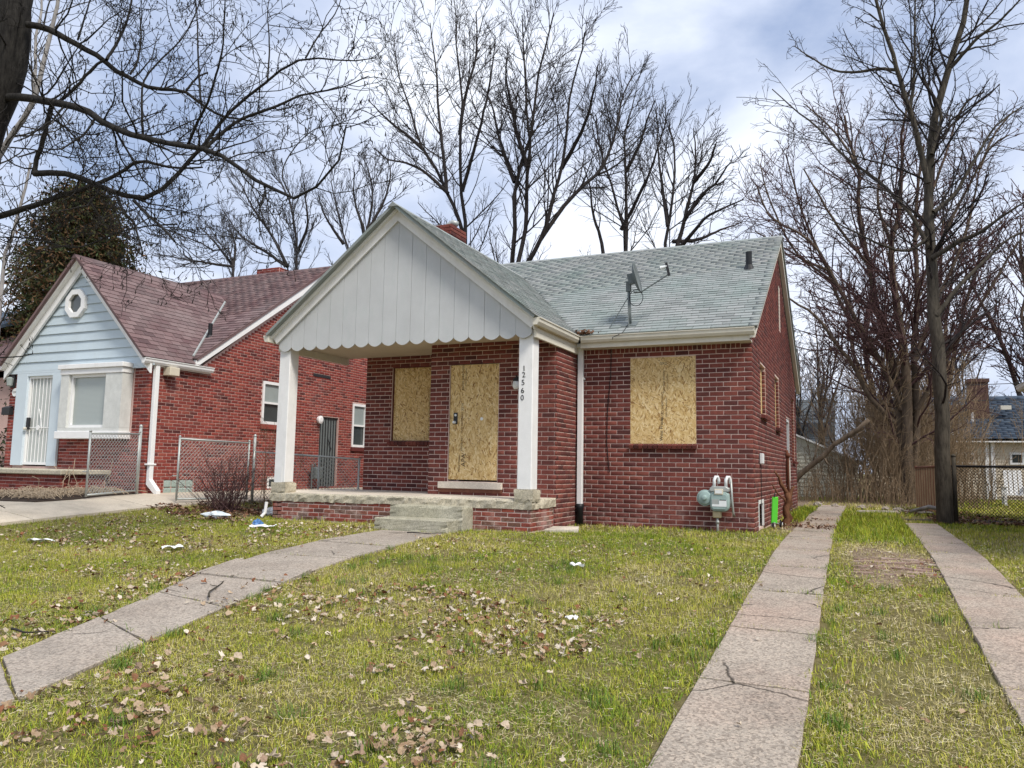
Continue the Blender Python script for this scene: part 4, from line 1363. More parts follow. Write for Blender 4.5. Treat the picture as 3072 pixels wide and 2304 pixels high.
w_s = wall_back('wall', MORTAR2, N, (NX, NY0, NBG - .1), (0, 1), yl - NY0, zt2 - NBG + .1, .22, [(a, b, c + .1, d + .1) for a, b, c, d in ops2], top=[(u, v + .1) for u, v in tops2], u0=.06)


def span_n(v):
    z = v + NBG
    if z < zt2 - .02: return (.014, yl - NY0)
    a = YE2 + .25 + (z - zt2 + .05) / MR2 - NY0; b = 2 * YR2 - YE2 - .25 - (z - zt2 + .05) / MR2 - NY0
    return (max(a, .014), b) if b - a > .2 else None


wall_bricks(nb_, (NX, NY0, NBG), (0, 1), w_s, span_n, 90, C2, BL2, [(a - .006, b + .006, c, d) for a, b, c, d in ops2], phase=.11, row0=-1)
# front wall
opf = [(-15.86 - NXL, -15.0 - NXL, .60, 2.68), (-14.15 - NXL, -13.0 - NXL, 1.35, 2.64)]
w_f = wall_back('wall', MORTAR2, N, (NXL, NY0, NBG - .1), (1, 0), NX - NXL - .002, zt2 - NBG + .1, .22, [(a, b, c + .1, d + .1) for a, b, c, d in opf])
wall_bricks(nb_, (NXL, NY0, NBG), (1, 0), w_f, lambda v: (-.004, NX - NXL + .008), 40, C2, BL2, [(-16.24 - NXL, -14.70 - NXL, .5, 3), (-14.45 - NXL, -12.45 - NXL, 1.2, 2.9)], row0=-1)
wall_back('wall', MORTAR2, N, (NXL, yl, NBG - .1), (0, -1), yl - NY0 - .06, zt2 - NBG + .1, .22)
wall_back('wall', MORTAR2, N, (-24, NY0 + 1.4, NBG - .1), (1, 0), NXL + 24 - .3, zt2 - NBG + .1, .22)
wall_back('wall', MORTAR2, N, (NX, yl, NBG - .1), (-1, 0), 12, zt2 - NBG + .1, .22)
emit(nb_, brick_variants(BL2 - .011, C2 - .011, seed=31), (BL2 - .011, C2 - .011, 'z'), BRICK2, N, 'brick', 'brickwork')
bx('interior', SOIL, N, (NXL + .4, NY0 + .5, .3), (NX - .4, yl - .3, zt2))
# roofs
sh = []
S2g = Vector((-1, 0, GM2)).normalized(); N2g = Vector((GM2, 0, 1)).normalized()
S2m = Vector((0, 1, MR2)).normalized(); N2m = Vector((0, -MR2, 1)).normalized()
yv2 = lambda z: YE2 + (z - ZE2) / MR2
XR2 = NX + .16; XL2 = -24.0
r_g = MB().prism([(GXR2, YG2, ZGE2), (GXR2, yv2(ZGE2) + .3, ZGE2), (GXA2, yv2(ZGA2), ZGA2), (GXA2, YG2, ZGA2)], tuple(-N2g * .05)).build('front_roof', SHINGLE2, N)
MB().prism([(GXL2, YG2, ZGE2), (GXA2, YG2, ZGA2), (GXA2, yv2(ZGA2), ZGA2), (GXL2, yv2(ZGE2) + .3, ZGE2)], tuple(Vector((GM2, 0, -1)).normalized() * .05)).build('front_roof', SHINGLE2, N)
r_m = MB().prism([(XL2, YE2, ZE2), (XR2, YE2, ZE2), (XR2, YR2, ZR2), (XL2, YR2, ZR2)], tuple(-N2m * .05)).build('main_roof', SHINGLE2, N)
MB().prism([(XL2, YR2, ZR2), (XR2, YR2, ZR2), (XR2, 2 * YR2 - YE2, ZE2), (XL2, 2 * YR2 - YE2, ZE2)], tuple(Vector((0, MR2, 1)).normalized() * -.05)).build('rear_roof', SHINGLE2, N)
shingles(sh, (GXR2 + .02, 0, ZGE2 - .02), (0, 1, 0), tuple(S2g), tuple(N2g), r_g, lambda s: (YG2 - .02, yv2(ZGE2 + s * S2g.z) + .03), math.hypot(GXR2 - GXA2, ZGA2 - ZGE2), ex=.15, tw=.26)


def sp2(s):
    z = ZE2 + s * S2m.z
    xv = GXR2 - (z - ZGE2) / GM2
    return (max(xv, XL2) - .02, XR2 + .01) if z < ZGA2 else (-17.5, XR2 + .01)


shingles(sh, (0, YE2 - .02, ZE2 - .014), (1, 0, 0), tuple(S2m), tuple(N2m), r_m, sp2, math.hypot(YR2 - YE2, ZR2 - ZE2), ex=.15, tw=.26)
emit(sh, shingle_variants(.26, .177, t=.012, seed=15), (.26, .177, 'y'), SHINGLE2, N, 'shingle', 'shingle_field')
MB().prism([(XL2, YR2 - .11, ZR2 - .07), (XL2, YR2, ZR2 + .018), (XL2, YR2 + .11, ZR2 - .07)], (XR2 - XL2, 0, 0)).build('ridge_cap', SHINGLE2, N)
MB().prism([(GXA2 - .09, YG2 - .02, ZGA2 - .08), (GXA2, YG2 - .02, ZGA2 + .016), (GXA2 + .09, YG2 - .02, ZGA2 - .08)], (0, yv2(ZGA2) - YG2 + .1, 0)).build('ridge_cap', SHINGLE2, N)
# valley flashing
vz = [(z, GXR2 - (z - ZGE2) / GM2, yv2(z)) for z in (3.34, 4.3, 5.3)]
MB().tube([(x + .01, y - .01, z + .025) for z, x, y in vz], .028, 6).build('valley_flashing', STEEL, N)
# rakes
mb = MB()
for y0, y1 in ((YE2, YR2), (2 * YR2 - YE2, YR2)):
    mb.prism([(NX + .015, y0, ZE2 - .03), (NX + .015, y1, ZR2 - .03), (NX + .015, y1, ZR2 - .27), (NX + .015, y0, ZE2 - .20)], (.12, 0, 0))
mb.build('rake_board', WHITE_CLEAN, N)
for sg in (-1, 1):
    xe = GXR2 if sg > 0 else GXL2
    mb = MB()
    for o0, o1, ya, yb in ((-.03, -.24, -1.93, -1.88), (-.012, -.09, -2.03, -1.93)):
        k = math.hypot(1, GM2)
        mb.prism([(xe, ya, ZGE2 + o0 * k), (GXA2, ya, ZGA2 + o0 * k), (GXA2, ya, ZGA2 + o1 * k), (xe - sg * .0, ya, ZGE2 + o1 * k)], (0, yb - ya, 0))
    mb.build('rake_board', WHITE, N)
# clapboards of the front gable
for k in range(11):
    z0 = 3.02 + k * .208; z1 = z0 + .222
    half = lambda z: (ZGA2 - .12 - z) / GM2
    if half(z0) < .08: break
    z1 = min(z1, ZGA2 - .14)
    MB().prism([(GXA2 - half(z0), -1.862, z0), (GXA2 + half(z0), -1.862, z0), (GXA2 + max(half(z1), .01), -1.832, z1), (GXA2 - max(half(z1), .01), -1.832, z1)], (0, .016, 0)).build('clapboard', BLUE, N)
MB().prism([(GXL2 + .3, -1.825, 3.0), (GXR2 - .3, -1.825, 3.0), (GXA2, -1.825, ZGA2 - .2)], (0, .03, 0)).build('gable_sheathing', BLUE, N)
bx('frieze_board', BLUE2, N, (NXL - .05, -1.86, 2.97), (-12.02, -1.80, 3.06))
# octagonal window
oc = (-14.36, 4.50)
def octo(r, y, th=22.5): return [(oc[0] + r * math.cos(math.radians(th + 45 * k)), y, oc[1] + r * math.sin(math.radians(th + 45 * k))) for k in range(8)]
ow = MB()
for k in range(8):
    a, b, c_, d = octo(.34, -1.93)[k], octo(.34, -1.93)[(k + 1) % 8], octo(.22, -1.93)[(k + 1) % 8], octo(.22, -1.93)[k]
    ow.prism([a, b, c_, d], (0, .10, 0))
owo = ow.build('octagon_window', WHITE_CLEAN, N)
MB().prism(octo(.23, -1.868), (0, .003, 0)).build('pane', GLASSD, owo)
# door with trim and security grille
MB().box((-16.24, -1.86, .86), (-15.86, -1.80, 2.97)).box((-15.0, -1.86, .86), (-14.70, -1.80, 2.97)).box((-15.86, -1.86, 2.90), (-15.0, -1.80, 2.97)).build('door_surround', BLUE2, N, bevel=.006)
dr = bx('front_door', BLIND, N, (-15.86, -1.76, .88), (-15.0, -1.70, 2.90))
MB().box((-15.86, -1.815, .88), (-15.81, -1.765, 2.90)).box((-15.05, -1.815, .88), (-15.0, -1.765, 2.90)).box((-15.81, -1.815, 2.85), (-15.05, -1.765, 2.90)).box((-15.81, -1.815, .88), (-15.05, -1.765, .94)).build('screen_frame', WHITE_CLEAN, dr)
for k in range(6):
    x = -15.73 + k * .12
    MB().tube([(x, -1.80, .94), (x, -1.80, 2.86)], .009, 5).build('grille_bar', WHITE_CLEAN, dr)
MB().tube([(-15.81, -1.805, 1.72), (-15.05, -1.805, 1.72)], .009, 5).tube([(-15.43, -1.81, 2.15), (-15.30, -1.81, 1.72), (-15.43, -1.81, 1.29), (-15.56, -1.81, 1.72), (-15.43, -1.81, 2.15)], .009, 5).lathe((-15.43, -1.815, 1.72), (0, -1, 0), [(0, .06), (.008, .06)], 10).build('grille_ornament', WHITE_CLEAN, dr)
MB().box((-15.80, -1.85, 1.68), (-15.72, -1.80, 1.95)).build('lock', DARK, dr)
MB().lathe((-15.79, -1.85, 1.70), (0, -1, 0), [(0, .03), (.05, .035), (.06, .02)], 10).build('handle', CREAM, dr)
# bay window
bw2 = bx('bay_window', GREYWHITE, N, (-14.42, -2.06, 1.62), (-12.50, -1.80, 1.70))
MB().box((-14.46, -2.10, 1.46), (-12.46, -1.80, 1.617)).build('window_sill', WHITE, bw2, bevel=.008)
MB().box((-14.48, -2.12, 2.98), (-12.44, -1.80, 3.08)).box((-14.44, -2.08, 2.86), (-12.48, -1.80, 2.978)).build('window_head', WHITE, bw2, bevel=.008)
MB().box((-14.42, -2.06, 1.702), (-14.16, -1.80, 2.858)).build('casing', GREYWHITE, bw2); MB().box((-13.0, -2.06, 1.702), (-12.50, -1.80, 2.858)).build('casing', GREYWHITE, bw2)
MB().box((-14.158, -2.0, 1.702), (-14.10, -1.90, 2.858)).box((-13.06, -2.0, 1.702), (-13.002, -1.90, 2.858)).box((-14.10, -2.0, 2.80), (-13.06, -1.90, 2.858)).box((-14.10, -2.0, 1.702), (-13.06, -1.90, 1.76)).build('sash', WHITE_CLEAN, bw2)
bl_ = NT('blind_glass')
_sx = bl_.n.new('ShaderNodeSeparateXYZ'); bl_.link(bl_.pos, _sx.inputs[0])
_w = bl_.math('FRACT', bl_.math('MULTIPLY', _sx.outputs['Z'], 38.0))
bl_.color(bl_.ramp(_w, [(.0, (.22, .25, .24)), (.25, (.34, .38, .36)), (1, (.36, .40, .38))])).set(Roughness=.15, Specular_IOR_Level=.6)
bl_.bump(bl_.noise(2.5, 3, .5), .15, .03)
bx('pane', bl_.mat, bw2, (-14.10, -1.945, 1.76), (-13.06, -1.935, 2.80))
# lamp, plaque, mailbox by the door
wl_ = MB().box((-16.50, -1.85, 2.66), (-16.36, -1.80, 2.95)).build('wall_lamp', DARK, N)
MB().lathe((-16.43, -1.90, 2.90), (0, 0, -1), [(0, .03), (.03, .08), (.20, .06), (.22, .02)], 8).build('lamp_glass', GLASSG, wl_)
MB().lathe((-16.36, -1.80, 2.55), (0, -1, 0), [(0, .10), (.012, .095)], 16).build('number_plaque', PAPER, N)
text_part('12570', .06, INKB, N, frameM((-16.36, -1.814, 2.55), (1, 0, 0), (0, 0, 1)), 'plaque_number', .001)
MB().box((-16.64, -1.90, 2.02), (-16.36, -1.80, 2.18)).prism([(-16.64, -1.90, 2.18), (-16.36, -1.90, 2.18), (-16.36, -1.80, 2.22), (-16.64, -1.80, 2.22)], (0, 0, .01)).build('mailbox', DARK, N)
# stoop
stp = MB().box((-18.0, -2.95, .70), (-12.95, -1.80, .80)).build('stoop_slab', CONC_ROUGH, N, bevel=.015)
sb = []
w_p = wall_back('stoop_wall', MORTAR2, N, (-18, -2.85, .05), (1, 0), 4.95, .645, .2)
w_p2 = wall_back('stoop_wall', MORTAR2, N, (-13.05, -2.85, .05), (0, 1), 1.0, .645, .2, u0=.05)
wall_bricks(sb, (-18, -2.85, .12), (1, 0), w_p, lambda v: (1.0, 4.958), 8, C2, BL2); wall_bricks(sb, (-13.05, -2.85, .12), (0, 1), w_p2, lambda v: (.014, .98), 8, C2, BL2)
emit(sb, brick_variants(BL2 - .011, C2 - .011, seed=33), (BL2 - .011, C2 - .011, 'z'), BRICK2, N, 'stoop_brick', 'stoop_brickwork', 120)
# gutter, downspout, beige box
gutter('gutter', (GXR2 - .08, YG2 + .02, ZGE2 - .03), (GXR2 - .08, -.20, ZGE2 - .03), (1, 0, 0), WHITE_CLEAN, N)
MB().box((NX + .01, YG2 + .1, ZGE2 - .17), (GXR2 - .08, -.2, ZGE2 - .14)).build('soffit', WHITE, N)
mb = MB().box((NX + .03, -1.75, .62), (NX + .12, -1.65, 3.05)); mb.box((NX + .01, -1.80, .92), (NX + .135, -1.60, .955))
mb.prism([(NX + .03, -1.75, .63), (NX + .12, -1.75, .63), (NX + .36, -1.75, .40), (NX + .36, -1.75, .31), (NX + .30, -1.75, .31), (NX + .03, -1.75, .52)], (0, .10, 0))
mb.build('downspout', WHITE_CLEAN, N, bevel=.006)
bx('floodlight_box', CAST, N, (NX + .01, -1.48, 2.84), (NX + .22, -1.22, 3.02), bevel=.01)
# side windows
def dh_window(y0, y1, z0, z1):
    fr = MB().box((NX - .03, y0, z0), (NX + .025, y0 + .06, z1)).box((NX - .03, y1 - .06, z0), (NX + .025, y1, z1)).box((NX - .03, y0 + .06, z1 - .07), (NX + .025, y1 - .06, z1)).box((NX - .03, y0 + .06, z0), (NX + .03, y1 - .06, z0 + .07)).box((NX - .03, y0 + .06, (z0 + z1) / 2 - .025), (NX + .01, y1 - .06, (z0 + z1) / 2 + .025)).build('window', WHITE_CLEAN, N)
    bx('upper_pane', GLASSG, fr, (NX - .04, y0 + .05, (z0 + z1) / 2), (NX - .025, y1 - .05, z1 - .05))
    bx('lower_pane', GLASSD, fr, (NX - .06, y0 + .05, z0 + .05), (NX - .045, y1 - .05, (z0 + z1) / 2))
    MB().box((NX - .02, y0 - .04, z0 - .12), (NX + .05, y1 + .04, z0 - .004)).build('sill', BRICK2, fr)


dh_window(1.58, 2.495, 1.98, 3.06)
dh_window(5.365, 6.045, 1.52, 2.80)
sd = bx('side_door', DOORG, N, (NX - .10, 3.89, .38), (NX - .06, 4.71, 2.31))
for k in range(7):
    MB().tube([(NX - .03, 3.95 + k * .117, .40), (NX - .03, 3.95 + k * .117, 2.30)], .012, 5).build('grille_bar', DARK, sd)
MB().tube([(NX - .025, 4.3, 1.72), (NX - .025, 4.46, 1.42), (NX - .025, 4.3, 1.1), (NX - .025, 4.14, 1.42), (NX - .025, 4.3, 1.72)], .012, 5).build('grille_ornament', DARK, sd)
MB().lathe((NX + .0, 3.80, 2.22), (1, 0, 0), [(0, .05), (.03, .10), (.10, .11), (.12, .06)], 14).build('security_lamp', WHITE_CLEAN, N)
gb = MB().box((NX - .06, -1.265, .275), (NX - .02, -.455, .615)).build('glass_block_window', MORTAR2, N)
for i in range(4):
    for j in range(2):
        MB().box((NX - .03, -1.255 + i * .20, .285 + j * .165), (NX + .012, -1.255 + i * .20 + .185, .285 + j * .165 + .15)).build('glass_block', GLASSBLOCK, gb, bevel=.02)
MB().box((NX - .03, 1.905, .375), (NX + .01, 2.395, .645)).build('cellar_window', WHITE_CLEAN, N); bx('cellar_pane', GLASSD, N, (NX + .005, 1.96, .42), (NX + .0125, 2.34, .60))
MB().box((NX - .01, -1.79, .24), (NX + .035, yl, .34)).build('foundation', CONC_NB, N)
ng = thing('gas_meter', 'small dark gas meter low on the neighbouring house side wall', 'gas meter', (NX + .2, 3.55, .3))
MB().box((NX + .08, 3.45, .60), (NX + .30, 3.75, .92)).build('meter_body', DISHG, ng, bevel=.03)
MB().tube([(NX + .19, 3.40, .3), (NX + .19, 3.40, .98), (NX + .19, 3.52, 1.02), (NX + .19, 3.55, .9)], .02, 6).build('meter_pipe', DISHG, ng)
MB().box((NX - .005, 3.5, 3.05 + .35), (NX + .02, 4.25, 3.05 + .43)).build('wall_vent', DARK, N)
# chimney stub and roof vent
nch = []
nc = MB().box((-15.6, 5.0, 5.0), (-14.7, 5.6, 7.05)).build('chimney', MORTAR2, N)
wall_bricks(nch, (-15.6, 5.0, 6.0), (1, 0), nc, lambda v: (-.004, .904), 15, C2, BL2); wall_bricks(nch, (-14.7, 5.0, 6.0), (0, 1), nc, lambda v: (.014, .6), 15, C2, BL2)
emit(nch, brick_variants(BL2 - .011, C2 - .011, seed=35), (BL2 - .011, C2 - .011, 'z'), BRICK2, nc, 'chimney_brick', 'chimney_brickwork', 60)
P = Vector((-12.55, .30, ZE2 + MR2 * (.30 - YE2)))
MB().lathe(P - Vector((0, 0, .05)), (0, 0, 1), [(0, .11), (.07, .07), (.07, .052), (.36, .052)], 12).build('vent_stack', BLACKP, N)

# ================================================================== CHAIN-LINK FENCES AND GATES
def link_mesh(name, parent, mat, O, U, w, h, cell=.082, r=.0042):
    O, U = np.array(O, float), np.array(U, float)
    segs = []
    for sgn in (1, -1):
        n = int((w + h) / cell) + 2
        for i in range(-1, n):
            c0 = i * cell if sgn > 0 else i * cell
            # line: u = c0 - h + v  (sgn+)   or u = c0 - v
            if sgn > 0: ua, va, ub, vb = c0 - h, 0, c0, h
            else: ua, va, ub, vb = c0, 0, c0 - h, h
            t0, t1 = 0.0, 1.0
            du = ub - ua
            for lim, s in ((0, 1), (w, -1)):
                if du * s > 0: t0 = max(t0, (lim - ua) / du)
                else: t1 = min(t1, (lim - ua) / du)
            if t1 - t0 < .02: continue
            a = O + U * (ua + du * t0) + np.array([0, 0, h * t0]); b = O + U * (ua + du * t1) + np.array([0, 0, h * t1])
            segs.append((a, b))
    P = np.array(segs); R = np.full(P.shape[:2], r)
    V, F = np_tubes(P, R, 3)
    o = np_mesh(name, V, F, mat, parent); o['kind'] = 'stuff'
    return o


def gate(name, label, p_hinge, p_free, h, lean=0.0):
    a, b = Vector(p_hinge), Vector(p_free); U = (b - a); w = U.length; U.normalize()
    t = thing(name, label, 'gate', tuple(a), 'driveway gate leaves')
    z = Vector((0, 0, 1)); lift = .06
    a0, b0 = a + z * lift, b + z * lift
    for q in (a0, b0):
        MB().tube([q, q + z * (h + .03)], .021, 8).lathe(q + z * (h + .03), (0, 0, 1), [(0, .025), (.02, .025), (.035, .01)], 8).build('gate_upright', STEEL, t, smooth=True)
    MB().tube([a0 + z * h, b0 + z * h], .019, 8).build('gate_rail', STEEL, t, smooth=True); MB().tube([a0 + z * .03, b0 + z * .03], .019, 8).build('gate_rail', STEEL, t, smooth=True)
    link_mesh('wire_mesh', t, STEEL, tuple(a0 + z * .03), (U.x, U.y, (b.z - a.z) / w), w, h - .04)
    MB().tube([b0 + z * (h * .4) - U * .02, b0 + z * (h * .4) + U * .12], .012, 6).build('latch', STEEL, t)
    return t


def post(name, label, p, h, r=.03, mat=STEEL, group=None):
    p = Vector(p)
    o = MB().tube([p - Vector((0, 0, .1)), p + Vector((0, 0, h))], r, 10).lathe(p + Vector((0, 0, h)), (0, 0, 1), [(0, r * 1.15), (.02, r * 1.15), (.045, r * .8), (.06, r * .2)], 10).build(name, mat, loc=tuple(p), smooth=True)
    return tag(o, label, 'post', group)


post('gate_post', 'thick galvanised gate post beside the neighbour brick corner', (-11.86, -2.05, g(-11.86, -2.05)), 1.40)
gate('chain_link_gate', 'open chain-link gate leaf over the mulch bed, beside the blue door', (-11.80, -2.12, g(-11.8, -2.1) + .02), (-11.52, -3.44, g(-11.5, -3.4) + .02), 1.18)
gp = Vector((-10.28, -.46, g(-10.28, -.46)))
post('gate_post', 'thick galvanised gate post between shrub and chain-link fence', tuple(gp), 1.42)
gate('chain_link_gate', 'open chain-link gate leaf in front of the glass block window', (-10.34, -.56, g(-10.3, -.5) + .02), (-10.52, -2.26, g(-10.5, -2.2) + .02), 1.20)
fn = thing('chain_link_fence', 'galvanised chain-link fence between the white porch post and the neighbour drive', 'fence', tuple(gp))
fp = [gp, Vector((-7.80, -.06, g(-7.8, 0)))]
for q in (fp[0].lerp(fp[1], .62), fp[1] - Vector((.04, 0, 0))):
    MB().tube([q, q + Vector((0, 0, 1.12))], .02, 8).build('post', STEEL, fn, smooth=True)
MB().tube([gp + Vector((0, 0, 1.10)), fp[1] + Vector((0, 0, 1.12))], .018, 8).build('top_rail', STEEL, fn, smooth=True)
U = (fp[1] - gp); wd = U.length; U.normalize()
link_mesh('wire_mesh', fn, STEEL, tuple(gp + Vector((0, 0, .04))), (U.x, U.y, (fp[1].z - gp.z) / wd), wd, 1.06)

# black fence on the right
P0 = Vector((3.55, 8.4, 0)); P1 = Vector((9.5, 6.6, 0))
bf = thing('chain_link_fence', 'black chain-link fence with black top rail beside the trunk on the right', 'fence', tuple(P0))
MB().tube([P0 + Vector((0, 0, 1.22)), P1 + Vector((0, 0, 1.22))], .028, 8).build('top_rail', BLACKP, bf, smooth=True)
for t in (.0, .5, 1.0):
    q = P0.lerp(P1, t); MB().tube([q, q + Vector((0, 0, 1.26))], .032, 8).build('post', BLACKP, bf, smooth=True)
U = (P1 - P0); wd = U.length; U.normalize()
link_mesh('wire_mesh', bf, BLACKP, tuple(P0 + Vector((0, 0, .03))), (U.x, U.y, 0), wd, 1.2, cell=.075, r=.0052)
P2 = Vector((3.15, 13.5, 0))
b2 = thing('chain_link_fence', 'rusty brown slatted chain-link fence running back behind the trunk', 'fence', tuple(P0))
MB().tube([P0 + Vector((-.05, .05, 1.22)), P2 + Vector((0, 0, 1.22))], .026, 8).build('top_rail', RUST, b2, smooth=True)
q = P2; MB().tube([q, q + Vector((0, 0, 1.26))], .032, 8).build('post', RUST, b2, smooth=True)
for k in range(36):
    q = P0.lerp(P2, (k + .5) / 36); MB().obox(q + Vector((-.04, 0, .62)), (.008, 0, 0), (0, .05, 0), (0, 0, .56)).build('slat', TWIG_TAN if k % 3 else RUST, b2)
link_mesh('wire_mesh', b2, RUST, tuple(P0 + Vector((-.03, .05, .03))), ((P2.x - P0.x) / 5.2, .98, 0), 5.1, 1.18, cell=.08, r=.0034)
post('fence_post', 'grey steel terminal post strapped against the leaning trunk', (3.44, 5.70, 0), 1.40, .045, BARK_GRY)

# ================================================================== FAR BUILDINGS
# house behind the right fence : blue roof, cream siding
by, bx0, bx1 = 25.5, 2.2, 16.0
B = thing('siding_house', 'cream clapboard house with dark blue shingle roof behind the black fence', 'house', (9, 29, 0))
bx('wall', CREAMS, B, (bx0, by, -.1), (bx1, by + 7.5, 2.55))
for k in range(18):
    MB().prism([(bx0 - .02, by - .028, .12 + k * .135), (bx1, by - .028, .12 + k * .135), (bx1, by - .005, .12 + (k + 1) * .135), (bx0 - .02, by - .005, .12 + (k + 1) * .135)], (0, .01, 0)).build('siding_board', CREAMS, B)
bx('eave_fascia', WHITE_CLEAN, B, (bx0 - .3, by - .40, 2.42), (bx1 + .3, by - .36, 2.56))
brz, bry = 4.75, by + 3.7
br = MB().prism([(bx0 - .3, by - .4, 2.56), (bx1 + .3, by - .4, 2.56), (bx1 + .3, bry, brz), (bx0 - .3, bry, brz)], (0, 0, -.08)).build('roof', SHINGLE3, B)
MB().prism([(bx0 - .3, bry, brz), (bx1 + .3, bry, brz), (bx1 + .3, by + 8, 2.56), (bx0 - .3, by + 8, 2.56)], (0, 0, -.08)).build('roof', SHINGLE3, B)
shb = []; Sb = Vector((0, 4.1, brz - 2.56)).normalized(); Nb = Vector((0, -Sb.z, Sb.y))
shingles(shb, (0, by - .42, 2.56), (1, 0, 0), tuple(Sb), tuple(Nb), br, lambda s: (bx0 - .3, bx1 + .3), 4.6, ex=.2, tw=.45)
emit(shb, shingle_variants(.45, .236, t=.014, seed=41), (.45, .236, 'y'), SHINGLE3, B, 'shingle', 'shingle_field', 0)
cP = at(2940, 1262, y=by + 1.6)
MB().box((cP.x - .42, by + 1.4, 3.2), (cP.x + .36, by + 2.2, 5.35)).box((cP.x - .47, by + 1.35, 5.2), (cP.x + .41, by + 2.25, 5.36)).build('chimney', paint('brown_brick', (.10, .055, .045), .3, 12, .9), B)
cP = at(2918, 1258, y=by + 1.2); MB().tube([(cP.x, by + 1.2, cP.z - .3), (cP.x, by + 1.2, cP.z + .30)], .06, 8).build('vent_pipe', WHITE_CLEAN, B)
for u, v in ((3030, 1268), (3015, 1222)):
    cP = at(u, v, y=by + 1.5); MB().box((cP.x - .2, by + 1.2, cP.z - .12), (cP.x + .2, by + 1.6, cP.z + .06)).build('roof_vent', CREAM, B)
for u0, u1, v0, v1 in ((2870, 2924, 1358, 1392), (3030, 3110, 1358, 1394)):
    a = at(u0, v1, y=by - .03); b = at(u1, v0, y=by - .03)
    w_ = MB().box((a.x, by - .06, a.z), (b.x, by - .031, b.z)).build('window', WHITE_CLEAN, B)
    m_ = (a.x + b.x) / 2
    for p, q in ((a.x + .09, m_ - .04), (m_ + .04, b.x - .09)): bx('pane', GLASSD, w_, (p, by - .067, a.z + .09), (q, by - .061, b.z - .09))
for u in (2966, 2984):
    a = at(u, 1480, y=by - .05); MB().box((a.x - .07, by - .12, 0), (a.x + .07, by - .035, 2.42)).build('corner_board', WHITE_CLEAN, B)
wp = at(2858, 1345, y=by - 1.0); MB().tube([(wp.x, by - .45, 2.45), (wp.x, by - .45, 3.15)], .03, 6).lathe((wp.x, by - .45, 2.72), (0, -1, 0), [(0, .16), (.05, .12)], 10).build('service_mast', METER_L, B)
# white chair in that yard
wt = Vector((at(3046, 1490, y=17.5).x, 17.5, 0))
T = thing('garden_chair', 'white painted slatted garden chair in the yard beyond the black fence', 'chair', tuple(wt))
for dx in (-.32, .32):
    MB().box((wt.x + dx - .04, wt.y - .3, 0), (wt.x + dx + .04, wt.y - .22, .62)).build('leg', WHITE_CLEAN, T); MB().box((wt.x + dx - .04, wt.y + .2, 0), (wt.x + dx + .04, wt.y + .28, .62)).build('leg', WHITE_CLEAN, T)
    MB().box((wt.x + dx - .06, wt.y - .34, .62), (wt.x + dx + .06, wt.y + .30, .65)).build('arm', WHITE_CLEAN, T)
for k in range(4): MB().box((wt.x - .28, wt.y - .28 + k * .13, .36), (wt.x + .28, wt.y - .17 + k * .13, .39)).build('seat_slat', WHITE_CLEAN, T)
for k in range(4): MB().obox((wt.x - .21 + k * .14, wt.y + .30, .78), (.055, 0, 0), (0, .012, 0), (0, .10, .42)).build('back_slat', WHITE_CLEAN, T)
# garage of pale siding seen past the back corner
gy0 = 21.5; ga = at(2390, 1330, y=gy0); gx0, gx1 = -4.2, at(2572, 1400, y=gy0).x
Gg = thing('garage', 'weathered pale clapboard garage behind the leaning broken trunk', 'garage', ((gx0 + gx1) / 2, gy0 + 3, 0))
ax_, az_ = (gx0 + gx1) / 2, 2.75; ez_ = 1.45
gw = MB().prism([(gx0, gy0, -.1), (gx1, gy0, -.1), (gx1, gy0, ez_), (ax_, gy0, az_), (gx0, gy0, ez_)], (0, 6, 0)).build('wall', PALE, Gg)
for k in range(16):
    z0 = .1 + k * .165; z1 = z0 + .165
    xr = lambda z: gx1 if z < ez_ else gx1 + (ax_ - gx1) * (z - ez_) / (az_ - ez_)
    xl = lambda z: gx0 if z < ez_ else gx0 + (ax_ - gx0) * (z - ez_) / (az_ - ez_)
    if z1 > az_ - .05: break
    MB().prism([(xl(z0), gy0 - .03, z0), (xr(z0), gy0 - .03, z0), (xr(z1), gy0 - .006, z1), (xl(z1), gy0 - .006, z1)], (0, .01, 0)).build('siding_board', PALE, Gg)
for sg, xe in ((-1, gx0 - .2), (1, gx1 + .2)):
    dz = (az_ - ez_) / (gx1 - ax_) * .2
    MB().prism([(xe, gy0 - .25, ez_ - dz + .02), (ax_, gy0 - .25, az_ + .02), (ax_, gy0 - .25, az_ + .10), (xe, gy0 - .25, ez_ - dz + .10)], (0, 6.5, 0)).build('roof', WHITE, Gg)
# dark grey building beyond
dyb = 42; a = at(2300, 1212, y=dyb); b = at(2502, 1212, y=dyb)
D_ = thing('grey_house', 'dark grey shingled house seen in the gap beside the back corner', 'house', ((a.x + b.x) / 2, dyb + 4, 0))
bx('wall', SLATE, D_, (a.x - 6, dyb + .5, 0), (b.x - .2, dyb + 8, 4.3))
rf = MB().prism([(a.x - 6.4, dyb - .2, 2.7), (b.x, dyb - .2, 2.7), (b.x, dyb + 3.5, a.z + .55), (a.x - 6.4, dyb + 3.5, a.z + .55)], (0, 0, -.1)).build('roof', SLATE, D_)
for k in range(9):
    z = 3.0 + k * .28; y = dyb - .2 + (z - 2.7) / ((a.z + .55 - 2.7) / 3.7)
    MB().box((a.x - 6.4, y - .03, z - .02), (b.x + .01, y + .02, z + .02)).build('roof_course', SHINGLE3, rf)
bx('window', GLASSG, D_, (b.x - 3.2, dyb + .46, 1.4), (b.x - 2.0, dyb + .495, 2.5))
bx('downspout', WHITE_CLEAN, D_, (b.x - .34, dyb + .40, .0), (b.x - .24, dyb + .49, 2.7))
